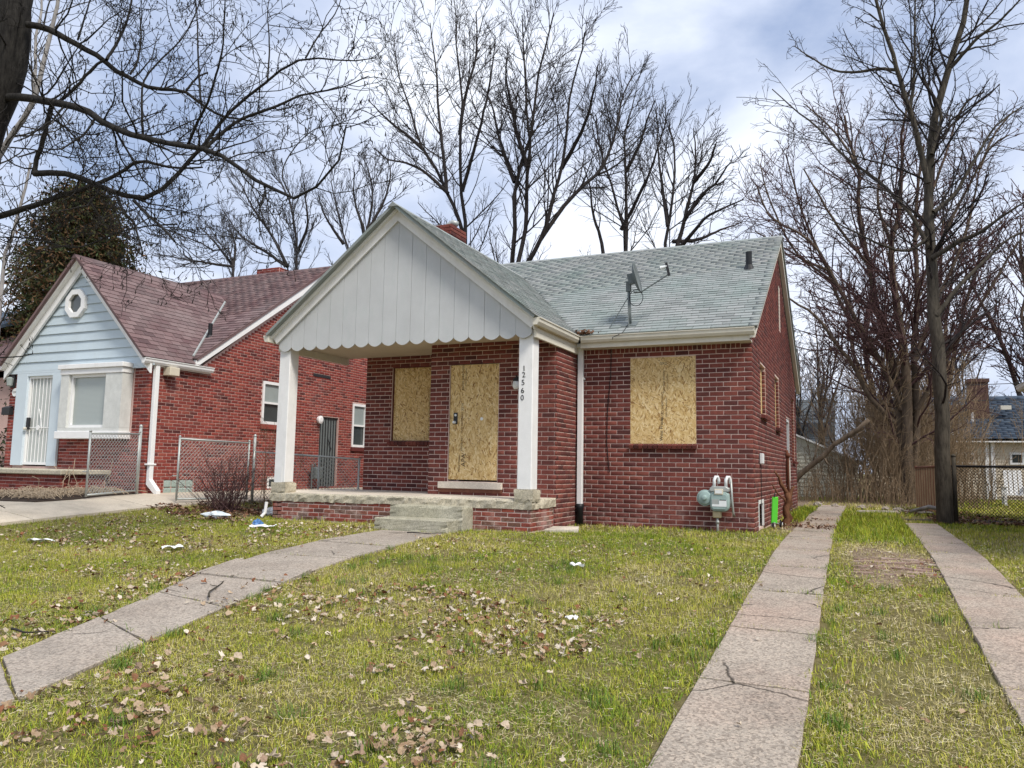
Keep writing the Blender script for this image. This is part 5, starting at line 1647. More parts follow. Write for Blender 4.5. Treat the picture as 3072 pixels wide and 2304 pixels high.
# the next house on the right : only its roof corner reaches into view
Rr = thing('brick_house', 'house at the right edge with white gutter corner and dark roof', 'house', (8.9, 2, 0))
rx0, ry1 = 5.02, 7.5
bx('wall', BRICKP, Rr, (rx0 + .35, -3, -.1), (12.4, ry1 - .3, 3.0))
MB().prism([(rx0, -3.4, 3.12), (rx0, ry1, 3.12), (8.9, ry1, 6.2), (8.9, -3.4, 6.2)], (0, 0, -.10)).build('roof', SHINGLE3, Rr)
MB().prism([(8.9, -3.4, 6.2), (8.9, ry1, 6.2), (12.8, ry1, 3.12), (12.8, -3.4, 3.12)], (0, 0, -.10)).build('roof', SHINGLE3, Rr)
MB().prism([(rx0 + .4, ry1 - .32, 3.0), (12.4, ry1 - .32, 3.0), (8.9, ry1 - .32, 5.95)], (0, .02, 0)).build('gable_wall', BRICKP, Rr)
MB().box((rx0 + .03, -3.35, 2.93), (rx0 + .35, ry1 - .02, 2.99)).build('soffit', WHITE_CLEAN, Rr)
gutter('gutter', (rx0 + .02, -3.4, 3.06), (rx0 + .02, ry1, 3.06), (-1, 0, 0), WHITE_CLEAN, Rr)
# house glimpsed at the far left behind the evergreen
Q = thing('brick_house', 'brick house glimpsed at the left edge behind the evergreen', 'house', (-27, 6, .3))
bx('wall', BRICK2, Q, (-33, -1.5, .2), (-21.5, 12, 3.9)); MB().prism([(-33.3, -1.9, 3.9), (-21.2, -1.9, 3.9), (-21.2, 5.2, 6.6), (-33.3, 5.2, 6.6)], (0, 0, -.1)).build('roof', SHINGLE3, Q)
MB().prism([(-33.3, 5.2, 6.6), (-21.2, 5.2, 6.6), (-21.2, 12.4, 3.9), (-33.3, 12.4, 3.9)], (0, 0, -.1)).build('roof', SHINGLE3, Q)
wq = bx('window', WHITE_CLEAN, Q, (-22.9, -1.56, 1.9), (-22.0, -1.51, 3.2)); bx('pane', GLASSD, wq, (-22.8, -1.57, 2.0), (-22.1, -1.561, 3.1))
# overhead wires
for i, (za, zb_, yy) in enumerate(((4.9, 5.6, 24.0), (4.45, 4.7, 24.2), (3.75, 3.85, 24.4))):
    pts = [(-9 + 30 * t, yy + 3 * t, za + (zb_ - za) * t - .9 * 4 * t * (1 - t) * .35) for t in [k / 12 for k in range(13)]]
    tag(MB().tube(pts, .016, 5).build('utility_wire', BLACKP), ('highest', 'middle', 'lowest')[i] + ' of three thin black utility wires strung across the back yards', 'wire', 'overhead utility wires')

# ================================================================== TREES
def polyline_resample(P, n):
    P = np.asarray(P, float)
    d = np.concatenate([[0], np.cumsum(np.linalg.norm(np.diff(P, axis=0), axis=1))])
    t = np.linspace(0, d[-1], n)
    return np.stack([np.interp(t, d, P[:, k]) for k in range(3)], 1)


def smooth_line(P, n):
    """Catmull-Rom through the traced points"""
    P = np.asarray(P, float); P = np.vstack([2 * P[0] - P[1], P, 2 * P[-1] - P[-2]]); out = []
    for i in range(1, len(P) - 2):
        for t in np.linspace(0, 1, 6, endpoint=False):
            a, b, c, d = P[i - 1], P[i], P[i + 1], P[i + 2]
            out.append(.5 * ((2 * b) + (c - a) * t + (2 * a - 5 * b + 4 * c - d) * t * t + (3 * b - a - 3 * c + d) * t ** 3))
    out.append(P[-2])
    return polyline_resample(np.array(out), n)


def grow(rg, P, R, spec):
    """one level of side shoots on the polylines P (N,n,3) with radii R (N,n)"""
    N_, n, _ = P.shape
    L = np.linalg.norm(np.diff(P, axis=1), axis=2).sum(1)
    cnt = np.maximum(spec.get('min', 1), rg.poisson(L * spec['per_m'])).astype(int)
    cnt = np.minimum(cnt, spec.get('max', 99))
    idx = np.repeat(np.arange(N_), cnt)
    M = len(idx)
    t = spec['t0'] + (1 - spec['t0']) * rg.random(M) ** spec.get('tpow', .8)
    k = np.clip((t * (n - 1)).astype(int), 0, n - 2); f = (t * (n - 1) - k)[:, None]
    p = P[idx, k] * (1 - f) + P[idx, k + 1] * f
    tg = P[idx, k + 1] - P[idx, k]; tg /= np.linalg.norm(tg, axis=1, keepdims=True) + 1e-9
    r = R[idx, k] * (1 - f[:, 0]) + R[idx, k + 1] * f[:, 0]
    rnd = rg.normal(size=(M, 3)); rnd += np.array(spec.get('bias', (0, 0, 0)))
    perp = rnd - (rnd * tg).sum(1, keepdims=True) * tg; perp /= np.linalg.norm(perp, axis=1, keepdims=True) + 1e-9
    ang = np.radians(rg.uniform(*spec['ang'], M))[:, None]
    d = tg * np.cos(ang) + perp * np.sin(ang)
    ln = (L[idx] * spec['len'] * (1.15 - .75 * t) if 'abs' not in spec else np.full(M, spec['abs'])) * rg.uniform(.55, 1.3, M)
    ln = np.minimum(ln, spec.get('maxlen', 99)); ln = np.maximum(ln, spec.get('minlen', .05))
    r0 = np.clip(np.minimum(r * spec['r'], ln * spec.get('rl', .013) + .002), spec.get('rmin', .004), 1)
    m = spec['npts']; Q = np.zeros((M, m, 3)); Q[:, 0] = p
    up = spec.get('up', .1); wig = spec.get('wig', .15); grav = spec.get('curl', 0)
    for i in range(1, m):
        Q[:, i] = Q[:, i - 1] + d * (ln / (m - 1))[:, None]
        d = d + rg.normal(size=(M, 3)) * wig + np.array([0, 0, up])
        d /= np.linalg.norm(d, axis=1, keepdims=True) + 1e-9
    taper = np.linspace(1, spec.get('tip', .4), m)[None]
    return Q, np.maximum(r0[:, None] * taper, spec.get('rtip', .003))


def tube_set(polys, sides):
    return [np_tubes(P, R, sides) for P, R in polys]


def make_tree(name, label, trunks, radii, levels, bark, twig, seed, group=None, trunk_sides=9, n0=14, base=None, cat='tree', smooth=True, extra=None):
    """trunks: traced polylines in world metres ; radii: (r_start, r_end) each"""
    rg = np.random.default_rng(seed)
    P0 = np.stack([smooth_line(t, n0) for t in trunks])
    P0[:, 1:-1] += rg.normal(size=P0[:, 1:-1].shape) * np.array([r[0] for r in radii])[:, None, None] * .10
    R0 = np.stack([np.linspace(a, b, n0) ** 1.0 for a, b in radii])
    loc = tuple(base if base is not None else P0[0, 0])
    t = thing(name, label, cat, loc, group)
    V, F = np_tubes(P0, R0, trunk_sides)
    np_mesh('trunk', V, F, bark, t, smooth=True)
    P, R = P0, R0; parts = []; allP = [(P0, R0)]
    for i, sp in enumerate(levels):
        if sp.get('from_all'):
            n = max(q[0].shape[1] for q in allP)
            P = np.concatenate([np.stack([polyline_resample(x, n) for x in q[0]]) for q in allP]); R = np.concatenate([np.stack([np.interp(np.linspace(0, 1, n), np.linspace(0, 1, q.shape[0]), q) for q in q_[1]]) for q_ in allP])
        P, R = grow(rg, P, R, sp)
        allP.append((P, R))
        parts.append(np_tubes(P, R, sp.get('sides', 3)))
    if parts:
        V, F = cat_vf(parts)
        np_mesh('crown', V, F, twig, t, smooth=smooth)
    return t, P, R


def trace(pts, sc, ox, oy, y, dy=0.0):
    """photo polyline -> metres, standing in the plane at depth y and drifting by dy along its length"""
    n = len(pts); out = []
    for i, (a, b) in enumerate(pts):
        out.append(tuple(at(ox + a / sc, oy + b / sc, y=y + dy * i / max(1, n - 1))))
    return out


ground = lambda p: (p[0], p[1], g(p[0], p[1]) - .1)

# ---- big tree at the left : trunk off the frame edge, limbs reaching over the lawn
s5 = 2212 / 1200
yt = -6.6
tr = [trace([(95, -420), (110, -200), (95, 0), (70, 200), (40, 420), (0, 560), (-90, 760), (-160, 1100), (-200, 1600), (-215, 2400), (-215, 2900)], s5, 0, 0, yt)]
A_ = [
    ([(150, 135), (240, 150), (330, 195), (420, 245), (520, 295), (590, 345), (650, 395), (720, 430), (800, 475), (870, 490), (960, 495), (1020, 505), (1100, 565), (1180, 620), (1260, 650), (1330, 660), (1400, 672)], .062, .014, 1.2),
    ([(20, 540), (150, 540), (260, 560), (360, 580), (470, 610), (560, 670), (640, 715), (740, 755), (860, 780), (980, 800), (1090, 815), (1180, 840), (1270, 890), (1350, 945), (1430, 1005), (1500, 1040), (1560, 1065), (1610, 1100), (1680, 1080), (1760, 1030), (1820, 955), (1890, 860), (1920, 780), (1915, 690)], .075, .010, -.8),
    ([(-140, 1240), (80, 1170), (200, 1130), (320, 1090), (420, 1060), (500, 1030), (570, 1000), (640, 970), (720, 910), (770, 890), (880, 910), (980, 930), (1120, 925)], .066, .014, .8),
    ([(190, 960), (330, 955), (420, 975), (520, 1015), (600, 1050), (700, 1085), (800, 1095), (880, 1060), (940, 1010), (1000, 945), (1060, 880), (1120, 810), (1190, 710), (1260, 630), (1340, 560), (1420, 500), (1500, 430), (1600, 355), (1700, 320), (1800, 325), (1950, 340), (2080, 320)], .055, .008, 1.0),
    ([(290, 570), (270, 650), (250, 730), (230, 800), (205, 880), (190, 960)], .042, .040, 0),
    ([(1120, 830), (1200, 760), (1330, 660), (1500, 600), (1640, 535), (1750, 510), (1900, 480), (2040, 420)], .032, .008, 1.2),
    ([(650, 1095), (690, 1180), (740, 1230), (760, 1300), (790, 1400)], .028, .010, -.3),
    ([(740, 1110), (820, 1190), (900, 1260), (965, 1335)], .028, .016, -.5),
    ([(590, 330), (640, 250), (690, 150), (720, 50), (735, -60)], .028, .012, .6),
    ([(320, 570), (430, 470), (520, 370), (600, 320)], .030, .022, .3),
    ([(790, 750), (785, 600), (795, 450), (900, 320), (1000, 220), (1080, 80), (1120, -60)], .022, .008, .8),
    ([(1040, 800), (1090, 680), (1150, 560), (1190, 430), (1230, 270), (1240, 100), (1250, -40)], .024, .008, -.6),
    ([(1110, 560), (1095, 300), (1090, 100), (1080, -40)], .018, .008, .6),
    ([(720, 410), (760, 340), (780, 200), (770, 40)], .020, .008, .3),
    ([(1030, 500), (1090, 430), (1150, 400)], .020, .012, .2),
    ([(1480, 440), (1490, 250), (1480, 60), (1500, -60)], .014, .006, .5),
    ([(1690, 320), (1760, 200), (1850, 80), (1900, -40)], .014, .006, .5),
    ([(1610, 1090), (1560, 960), (1620, 830), (1730, 720), (1850, 690), (2000, 640)], .012, .005, .6),
    ([(90, 460), (170, 500), (330, 640), (480, 980)], .014, .008, .8),
    ([(60, 815), (200, 830), (380, 870), (560, 870), (700, 850)], .014, .006, .4),
    ([(980, 1240), (820, 1250), (640, 1290), (420, 1370), (180, 1320), (-60, 1310)], .012, .012, .4),
    ([(430, 220), (480, 60), (520, -80)], .018, .010, .2),
    ([(240, 150), (270, 20), (320, -90)], .016, .010, .5),
]
for pts, a, b, dy in A_: tr.append(trace(pts, s5, 0, 0, yt, dy))
rad = [(.20, .30)] + [(a * .80, b * .8) for _, a, b, _ in A_]
tr[0] = tr[0][:-1] + [(tr[0][-1][0], tr[0][-1][1], g(tr[0][-1][0], tr[0][-1][1]) + .35), (tr[0][-1][0] - .02, tr[0][-1][1], g(tr[0][-1][0], tr[0][-1][1]) - .15)]
lv = [dict(per_m=5.4, t0=.08, ang=(30, 75), len=.5, abs=.95, r=.4, rmin=.0060, npts=7, up=.12, wig=.22, sides=4, tip=.45, maxlen=1.8, max=40, tpow=.9, rtip=.0035),
      dict(per_m=6.4, t0=.12, ang=(30, 75), len=.5, r=.6, rmin=.0045, npts=5, up=.06, wig=.26, sides=3, maxlen=.7, minlen=.12, rtip=.0028),
      dict(per_m=8.0, t0=.15, ang=(30, 75), len=.5, r=.7, rmin=.0036, npts=4, up=-.02, wig=.30, sides=3, maxlen=.34, minlen=.06, rtip=.0024)]
tb = tr[0][-1]
tt, Ptw, Rtw = make_tree('street_tree', 'big black-barked bare tree overhanging the left lawn with long drooping limbs', tr, rad, lv, BARK_BLK, BARK_BLK, 5, n0=22, base=(tb[0], tb[1], g(tb[0], tb[1])))
# catkins at the twig ends
sel = NR.permutation(len(Ptw))[:2600]
e = Ptw[sel, -1]; q = np.stack([e, e + np.stack([NR.normal(0, .006, len(e)), NR.normal(0, .006, len(e)), -NR.uniform(.015, .04, len(e))], 1), e + np.stack([NR.normal(0, .012, len(e)), NR.normal(0, .012, len(e)), -NR.uniform(.04, .06, len(e))], 1)], 1)
V, F = np_tubes(q, np.tile(np.array([[.003, .0075, .003]]), (len(e), 1)), 3)
np_mesh('catkins', V, F, BARK_BLK, tt)['kind'] = 'stuff'

# ---- pale slim tree further back at the left edge
tr = [trace([(-160, 1500), (-60, 1000), (0, 850), (60, 750), (130, 650), (185, 560), (220, 480), (250, 300), (310, 60), (330, -100)], s5, 0, 0, 2.0), trace([(185, 560), (195, 400), (200, 200), (230, 60), (225, -80)], s5, 0, 0, 2.0, .5)]
lv = [dict(per_m=1.6, t0=.25, ang=(30, 60), len=.35, r=.45, rmin=.012, npts=6, up=.12, wig=.15, sides=4, maxlen=2.2), dict(per_m=3.5, t0=.2, ang=(25, 60), len=.45, r=.6, rmin=.007, npts=5, up=.05, wig=.2, maxlen=.9)]
make_tree('slim_tree', 'slim pale-barked bare tree leaning behind the black limbs', tr, [(.13, .05), (.06, .03)], lv, BARK_PALE, BARK_GRY, 6, base=ground(tr[0][0]))
tr = [trace([(20, 1475), (40, 1380), (60, 1340), (70, 1280), (100, 1180), (140, 1050), (170, 900)], s5, 0, 0, -1.0)]
make_tree('slim_tree', 'thin birch-white stem in front of the evergreen', [[ground(tr[0][0])] + tr[0]], [(.07, .03)], [dict(per_m=1.5, t0=.4, ang=(30, 60), len=.3, r=.45, rmin=.008, npts=6, up=.1, wig=.15, sides=4, maxlen=1.6), dict(per_m=3, t0=.2, ang=(25, 60), len=.45, r=.6, rmin=.005, npts=5, wig=.2, maxlen=.6)], BARK_PALE, BARK_GRY, 16, base=ground(tr[0][0]))

# ---- trees behind the house (traced stems)
s6 = 2212 / 1272
YB1 = 19.0
lvB = [dict(per_m=2.3, t0=.12, ang=(22, 52), len=.44, r=.45, rmin=.017, npts=7, up=.10, wig=.09, sides=4, maxlen=3.4, rtip=.011, max=34),
       dict(per_m=3.0, t0=.10, ang=(22, 55), len=.45, r=.6, rmin=.0125, npts=5, up=.08, wig=.11, sides=3, maxlen=1.7, minlen=.35, rtip=.009),
       dict(per_m=3.3, t0=.10, ang=(22, 55), len=.5, r=.7, rmin=.0088, npts=4, up=.06, wig=.12, sides=3, maxlen=.8, minlen=.22, rtip=.0065)]


def bg_tree(label, stems, y, seed, r0=.16, sc=s6, ox=1000, oy=0, levels=None, bark=BARK_MID, twig=BARK_MID, group='bare trees behind the boarded house', name='bare_tree', dys=None):
    tr = []; rr = []
    for i, s in enumerate(stems):
        dy = (0, 1.6, -1.4, 1.0, -.8, 2.0, -1.8)[i % 7] if i else 0
        t = trace(s, sc, ox, oy, y, dy)
        if i == 0:
            t = [ground(t[0])] + t
        tr.append(t); rr.append((r0, r0 * .18) if i == 0 else (r0 * .62, r0 * .14))
    b = tr[0][0]
    return make_tree(name, label, tr, rr, levels or lvB, bark, twig, seed, group, n0=16, base=(b[0], b[1], g(b[0], b[1])))


bg_tree('tall vase-shaped bare tree behind the porch gable and chimney', [
    [(690, 1250), (672, 1100), (665, 950), (658, 800), (665, 650), (672, 480), (650, 330), (640, 200), (645, 80)],
    [(680, 1230), (640, 1100), (590, 1000), (530, 870), (470, 780), (430, 680), (400, 560), (350, 430), (330, 330), (320, 240)],
    [(672, 1000), (700, 900), (730, 800), (770, 650), (800, 520), (830, 350), (845, 190)],
    [(590, 1000), (580, 850), (550, 600), (540, 400), (520, 250), (505, 120)],
    [(470, 780), (380, 700), (300, 640), (220, 560), (180, 520)],
    [(660, 700), (690, 500), (740, 320), (750, 180), (745, 60)],
    [(600, 1010), (480, 900), (380, 850), (280, 830), (215, 770)]], YB1, 21)
bg_tree('many-stemmed bare tree rising behind the middle of the grey roof', [
    [(935, 1390), (950, 1200), (945, 1000), (975, 870), (1020, 750), (1045, 600), (1060, 450), (1090, 300), (1130, 160), (1150, 70)],
    [(960, 1390), (1000, 1200), (1010, 950), (1030, 780), (1010, 600), (1000, 400), (990, 200), (985, 80)],
    [(1000, 1390), (1060, 1290), (1110, 1180), (1150, 1020), (1190, 880), (1215, 700), (1225, 550), (1260, 400), (1300, 250), (1310, 170)],
    [(945, 950), (900, 830), (860, 700), (830, 560), (790, 460)],
    [(1010, 870), (960, 700), (930, 550), (900, 400), (910, 260)],
    [(1080, 1250), (1200, 1080), (1300, 970), (1400, 880), (1470, 700), (1510, 500), (1575, 370)],
    [(1190, 880), (1290, 700), (1350, 520), (1380, 340)]], YB1 - 1.5, 22, .17)
bg_tree('pair of slender bare trunks behind the satellite dish', [
    [(1525, 1330), (1500, 1150), (1460, 1000), (1420, 880), (1390, 760), (1370, 600)],
    [(1525, 1330), (1530, 1150), (1525, 900), (1520, 700), (1560, 560), (1580, 470)],
    [(1500, 1200), (1580, 1050), (1650, 900), (1700, 750), (1750, 570)],
    [(1410, 1340), (1390, 1230), (1350, 1100), (1340, 980), (1300, 850)],
    [(1525, 900), (1600, 750), (1640, 620), (1680, 520)]], YB1 + 2, 23, .15)
bg_tree('round-crowned bare tree behind the right end of the ridge', [
    [(1735, 1310), (1750, 1150), (1775, 1000), (1780, 850), (1770, 720), (1750, 650)],
    [(1790, 1310), (1830, 1150), (1880, 950), (1890, 780), (1880, 670)],
    [(1800, 1300), (1870, 1220), (1950, 1130), (2050, 1080), (2140, 1040)],
    [(1745, 1180), (1720, 1000), (1700, 850), (1690, 700)],
    [(1830, 1150), (1920, 1020), (2000, 950), (2060, 860), (2090, 850)],
    [(1770, 1260), (1900, 1250), (2020, 1200), (2130, 1160)],
    [(1880, 950), (1960, 850), (2000, 740)]], YB1 - 1, 24, .15)
# feathery grey trees between the two houses
lvF = [dict(per_m=3.0, t0=.10, ang=(14, 42), len=.42, r=.5, rmin=.022, npts=6, up=.16, wig=.07, sides=4, maxlen=3.0, rtip=.013, max=40),
       dict(per_m=2.6, t0=.1, ang=(14, 40), len=.42, r=.6, rmin=.017, npts=5, up=.10, wig=.10, sides=3, maxlen=1.5, minlen=.3, rtip=.011),
       dict(per_m=3.0, t0=.1, ang=(18, 45), len=.45, r=.7, rmin=.013, npts=4, up=.06, wig=.12, sides=3, maxlen=.8, minlen=.25, rtip=.009)]
bg_tree('feathery grey bare tree rising between the two houses', [
    [(1640, 1475), (1640, 1350), (1620, 1200), (1580, 1050), (1500, 960)], [(1590, 1475), (1500, 1300), (1400, 1150), (1320, 1000), (1280, 960)],
    [(1640, 1400), (1700, 1250), (1690, 1100), (1680, 1000)], [(1590, 1475), (1450, 1380), (1330, 1300), (1230, 1160)]], 24, 25, .18, s5, 0, 0, lvF, BARK_MID, TWIG_BLU)
bg_tree('feathery grey bare tree beside the left slope of the porch gable', [
    [(1930, 1475), (1900, 1300), (1860, 1150), (1830, 1000)], [(1930, 1475), (2020, 1300), (2060, 1100), (2040, 950), (2010, 880)],
    [(1900, 1350), (1800, 1200), (1760, 1080)], [(2020, 1300), (2120, 1120), (2160, 960), (2140, 890)], [(2020, 1300), (1960, 1100), (1960, 950)]], 26, 26, .18, s5, 0, 0, lvF, BARK_MID, TWIG_BLU)
bg_tree('low grey bare tree leaning over the maroon roof', [
    [(1290, 1475), (1200, 1400), (1080, 1330), (960, 1290)], [(1290, 1475), (1180, 1330), (1100, 1250)], [(1290, 1475), (1060, 1440), (850, 1400)], [(1290, 1475), (1300, 1350), (1260, 1240)]], 22, 27, .15, s5, 0, 0, lvF, BARK_MID, TWIG_BLU)

# ---- right : tall trunk at the fence
s7 = 1244 / 900
yR = 5.5
fork = [(905, 1658)]
tr = [[tuple(at(2836, 1575, y=yR))] + trace([(895, 1500), (880, 1350), (868, 1200), (855, 1000), (848, 820), (860, 620), (880, 450), (930, 300), (975, 160), (1010, 0), (1035, -160)], s7, 2172, 0, yR, .6)]
tr += [trace(s, s7, 2172, 0, yR, d) for s, d in (
    ([(845, 760), (790, 520), (740, 370), (710, 260), (665, 120), (630, 0), (600, -150)], -.8),
    ([(850, 1030), (790, 910), (740, 850), (640, 750), (540, 680), (450, 600), (380, 520), (300, 460), (200, 370)], .9),
    ([(720, 290), (640, 285), (540, 300), (450, 290), (380, 250), (290, 190)], .6),
    ([(865, 1070), (960, 1010), (1050, 970), (1150, 900), (1260, 830)], -.7),
    ([(880, 1310), (980, 1180), (1080, 1080), (1180, 990), (1280, 950)], .8),
    ([(770, 470), (790, 300), (790, 100), (795, -80)], .5),
    ([(940, 280), (1040, 170), (1150, 80), (1244, -20)], -.6),
    ([(855, 980), (760, 1040), (640, 1010), (540, 960), (420, 900)], -.9),
    ([(868, 880), (960, 800), (1050, 640), (1130, 520), (1240, 440)], .8),
    ([(860, 640), (900, 470), (830, 330), (800, 150)], .5))]
rr = [(.165, .045), (.068, .026), (.045, .012), (.04, .010), (.06, .016), (.055, .016), (.04, .012), (.045, .014), (.04, .010), (.05, .014), (.045, .012)]
lvR = [dict(per_m=3.4, t0=.12, ang=(25, 62), len=.42, r=.4, rmin=.010, npts=7, up=.05, wig=.17, sides=4, maxlen=2.1, rtip=.007, max=36),
       dict(per_m=4.0, t0=.10, ang=(25, 65), len=.5, r=.6, rmin=.007, npts=6, up=.03, wig=.24, sides=3, maxlen=1.0, minlen=.2, rtip=.0048),
       dict(per_m=5.0, t0=.10, ang=(25, 65), len=.5, r=.7, rmin=.0050, npts=5, up=.02, wig=.30, sides=3, maxlen=.5, minlen=.14, rtip=.0036)]
make_tree('tall_tree', 'tall bare tree with grey furrowed trunk growing at the corner of the black fence', tr, rr, lvR, BARK_GRY, BARK_MID, 31, n0=18, base=(tr[0][0][0], tr[0][0][1], 0), trunk_sides=12)

# ---- right : many-stemmed clump behind
yC = 15.5
tr = [trace(s, s7, 2172, 0, yC, d) for s, d in (
    ([(760, 2085), (760, 1800), (755, 1640), (750, 1500), (720, 1300), (700, 1150), (690, 1000), (720, 900), (740, 700), (735, 560)], .0),
    ([(770, 2085), (735, 1800), (700, 1500), (640, 1300), (600, 1100), (560, 900), (560, 700), (520, 600), (500, 480)], 1.0),
    ([(740, 1700), (640, 1480), (550, 1330), (470, 1180), (380, 1020), (280, 950), (190, 900), (140, 780)], -1.0),
    ([(780, 2085), (800, 1800), (790, 1500), (800, 1200), (790, 1000), (800, 800), (830, 600)], 1.5),
    ([(740, 1600), (660, 1440), (560, 1380), (480, 1250), (430, 1120), (350, 950), (300, 800), (260, 650)], 1.2),
    ([(700, 1750), (600, 1640), (540, 1520), (460, 1420), (380, 1310), (275, 1240), (230, 1160)], -1.5),
    ([(790, 1500), (880, 1250), (960, 1080), (1020, 900), (1060, 700)], 1.0),
    ([(800, 1700), (940, 1450), (1040, 1300), (1130, 1150), (1220, 1000)], -.8),
    ([(690, 1000), (640, 850), (650, 700), (680, 560)], -.8),
    ([(600, 1100), (480, 950), (400, 820), (330, 700)], -1.2),
    ([(790, 1000), (860, 800), (920, 640), (960, 500)], .8),
    ([(800, 1200), (900, 1000), (1000, 800), (1100, 620), (1180, 560)], -1.0))]
rr = [(.20, .045), (.16, .04), (.10, .024), (.14, .04), (.085, .024), (.09, .024), (.09, .024), (.085, .024), (.06, .024), (.06, .024), (.07, .024), (.07, .024)]
lvC = [dict(per_m=2.7, t0=.10, ang=(25, 62), len=.42, r=.45, rmin=.015, npts=6, up=.05, wig=.16, sides=4, maxlen=3.0, rtip=.012, max=34),
       dict(per_m=3.2, t0=.10, ang=(25, 65), len=.5, r=.6, rmin=.011, npts=5, up=.03, wig=.22, sides=3, maxlen=1.4, minlen=.3, rtip=.008),
       dict(per_m=5.4, t0=.08, ang=(25, 65), len=.5, r=.7, rmin=.0080, npts=4, up=.0, wig=.26, sides=3, maxlen=.8, minlen=.2, rtip=.006)]
tr += [trace(s, s7, 2172, 0, yC, d) for s, d in (([(560, 700), (470, 560), (380, 470), (330, 430)], 1.0), ([(735, 560), (760, 450), (800, 380)], .5), ([(960, 500), (1010, 420), (1080, 380)], -.6), ([(470, 1180), (330, 1080), (220, 1010), (130, 960)], .8), ([(1060, 700), (1120, 560), (1200, 460)], .8), ([(430, 1120), (300, 1050), (190, 830), (150, 680)], -.8))]
rr += [(.05, .02)] * 6
make_tree('clump_tree', 'many-stemmed brown tree clump behind the leaning broken trunk', tr, rr, lvC, BARK_BRN, TWIG_RED, 33, n0=18, base=(tr[0][0][0], tr[0][0][1], 0), trunk_sides=10)
# leaning broken trunk
p0, p1 = Vector((-1.0, 11.6, -.1)), at(2606, 1262, y=11.4)
lt = thing('broken_trunk', 'bare broken trunk leaning to the right behind the back corner of the boarded house', 'tree', tuple(p0))
pts = [p0.lerp(p1, k / 9) + Vector((.02 * math.sin(k * 1.7), 0, .16 * math.sin(k / 9 * math.pi) + .035 * math.sin(k * 2.3))) for k in range(10)]
MB().tube(pts, [(.095 - .004 * k) * (1 + .18 * math.sin(k * 3.1)) for k in range(10)], 9).build('trunk', BARK_BRN, lt, smooth=True)
for k, d in ((4, (.25, .1, .9)), (6, (-.3, 0, .8)), (7, (.6, 0, .15)), (5, (.3, -.2, -.6))):
    q = pts[k]; MB().tube([q, q + Vector(d) * .35, q + Vector(d) * .7 + Vector((.05, 0, .08))], [.035, .022, .010], 5).build('branch_stub', BARK_BRN, lt, smooth=True)

# ---- generic far trees (shared meshes)
def proto(seed, h, spread, levels, r0):
    rg = np.random.default_rng(seed); stems = []; rr = []
    for k in range(5):
        a = rg.uniform(0, 6.28); b = spread * rg.uniform(.3, 1.0) * (0 if k == 0 else 1)
        z0 = 0 if k == 0 else h * rg.uniform(.12, .35)
        pts = [(0, 0, z0)] + [(math.cos(a) * b * t ** 1.2 + rg.normal(0, .15), math.sin(a) * b * t ** 1.2 + rg.normal(0, .15), z0 + (h - z0) * t * (1 if k == 0 else rg.uniform(.85, 1))) for t in (.2, .4, .6, .8, 1.0)]
        stems.append(pts); rr.append((r0, .03) if k == 0 else (r0 * .6, .025))
    P0 = np.stack([smooth_line(t, 12) for t in stems]); R0 = np.stack([np.linspace(a, b, 12) for a, b in rr])
    V1, F1 = np_tubes(P0, R0, 7); parts = []; P, R = P0, R0
    for sp in levels:
        P, R = grow(rg, P, R, sp); parts.append(np_tubes(P, R, 3))
    return (V1, F1), cat_vf(parts)


lvG = [dict(per_m=1.6, t0=.15, ang=(22, 50), len=.4, r=.5, rmin=.03, npts=5, up=.10, wig=.12, maxlen=3.5, rtip=.02, max=26),
       dict(per_m=1.6, t0=.15, ang=(22, 50), len=.45, r=.6, rmin=.024, npts=4, up=.06, wig=.14, maxlen=1.8, minlen=.4, rtip=.016),
       dict(per_m=1.6, t0=.15, ang=(22, 50), len=.5, r=.7, rmin=.018, npts=3, up=.04, wig=.16, maxlen=1.0, minlen=.3, rtip=.014)]
PROT = []
for sd, h, sp in ((51, 14, 4.2), (52, 12, 4.8), (53, 15, 3.6)):
    a, b = proto(sd, h, sp, lvG, .20)
    m1 = np_mesh('tmp', a[0], a[1], BARK_MID, smooth=True); m2 = np_mesh('tmp', b[0], b[1], TWIG_BLU, smooth=True)
    PROT.append((m1.data, m2.data)); bpy.data.objects.remove(m1); bpy.data.objects.remove(m2)
PRED = []
for sd, h, sp in ((54, 15, 5.0), (55, 13, 5.5)):
    a, b = proto(sd, h, sp, lvG, .22)
    m1 = np_mesh('tmp', a[0], a[1], BARK_BRN, smooth=True); m2 = np_mesh('tmp', b[0], b[1], TWIG_RED, smooth=True)
    PRED.append((m1.data, m2.data)); bpy.data.objects.remove(m1); bpy.data.objects.remove(m2)
for i, (x, y, k, s, lab) in enumerate(((6.0, 36.5, 0, 1.15, 'reddish bare tree behind the blue-roofed house, left of its chimney'), (10.5, 37, 1, 1.2, 'reddish bare tree behind the blue-roofed house, right of its chimney'), (15.5, 39, 0, 1.25, 'reddish bare tree furthest right behind the blue roof'), (2.2, 31, 1, .95, 'reddish bare tree directly behind the brown tree clump'), (-.6, 36, 0, .70, 'reddish bare tree behind the garage roof'))):
    o = thing('reddish_tree', lab, 'tree', (x, y, 0), 'reddish bare trees behind the right yards')
    for nm, me in zip(('trunk', 'crown'), PRED[k]):
        c = bpy.data.objects.new(nm, me); COL.objects.link(c); c.parent = o
    o.rotation_euler.z = i * 1.3; o.scale = (s, s, s)
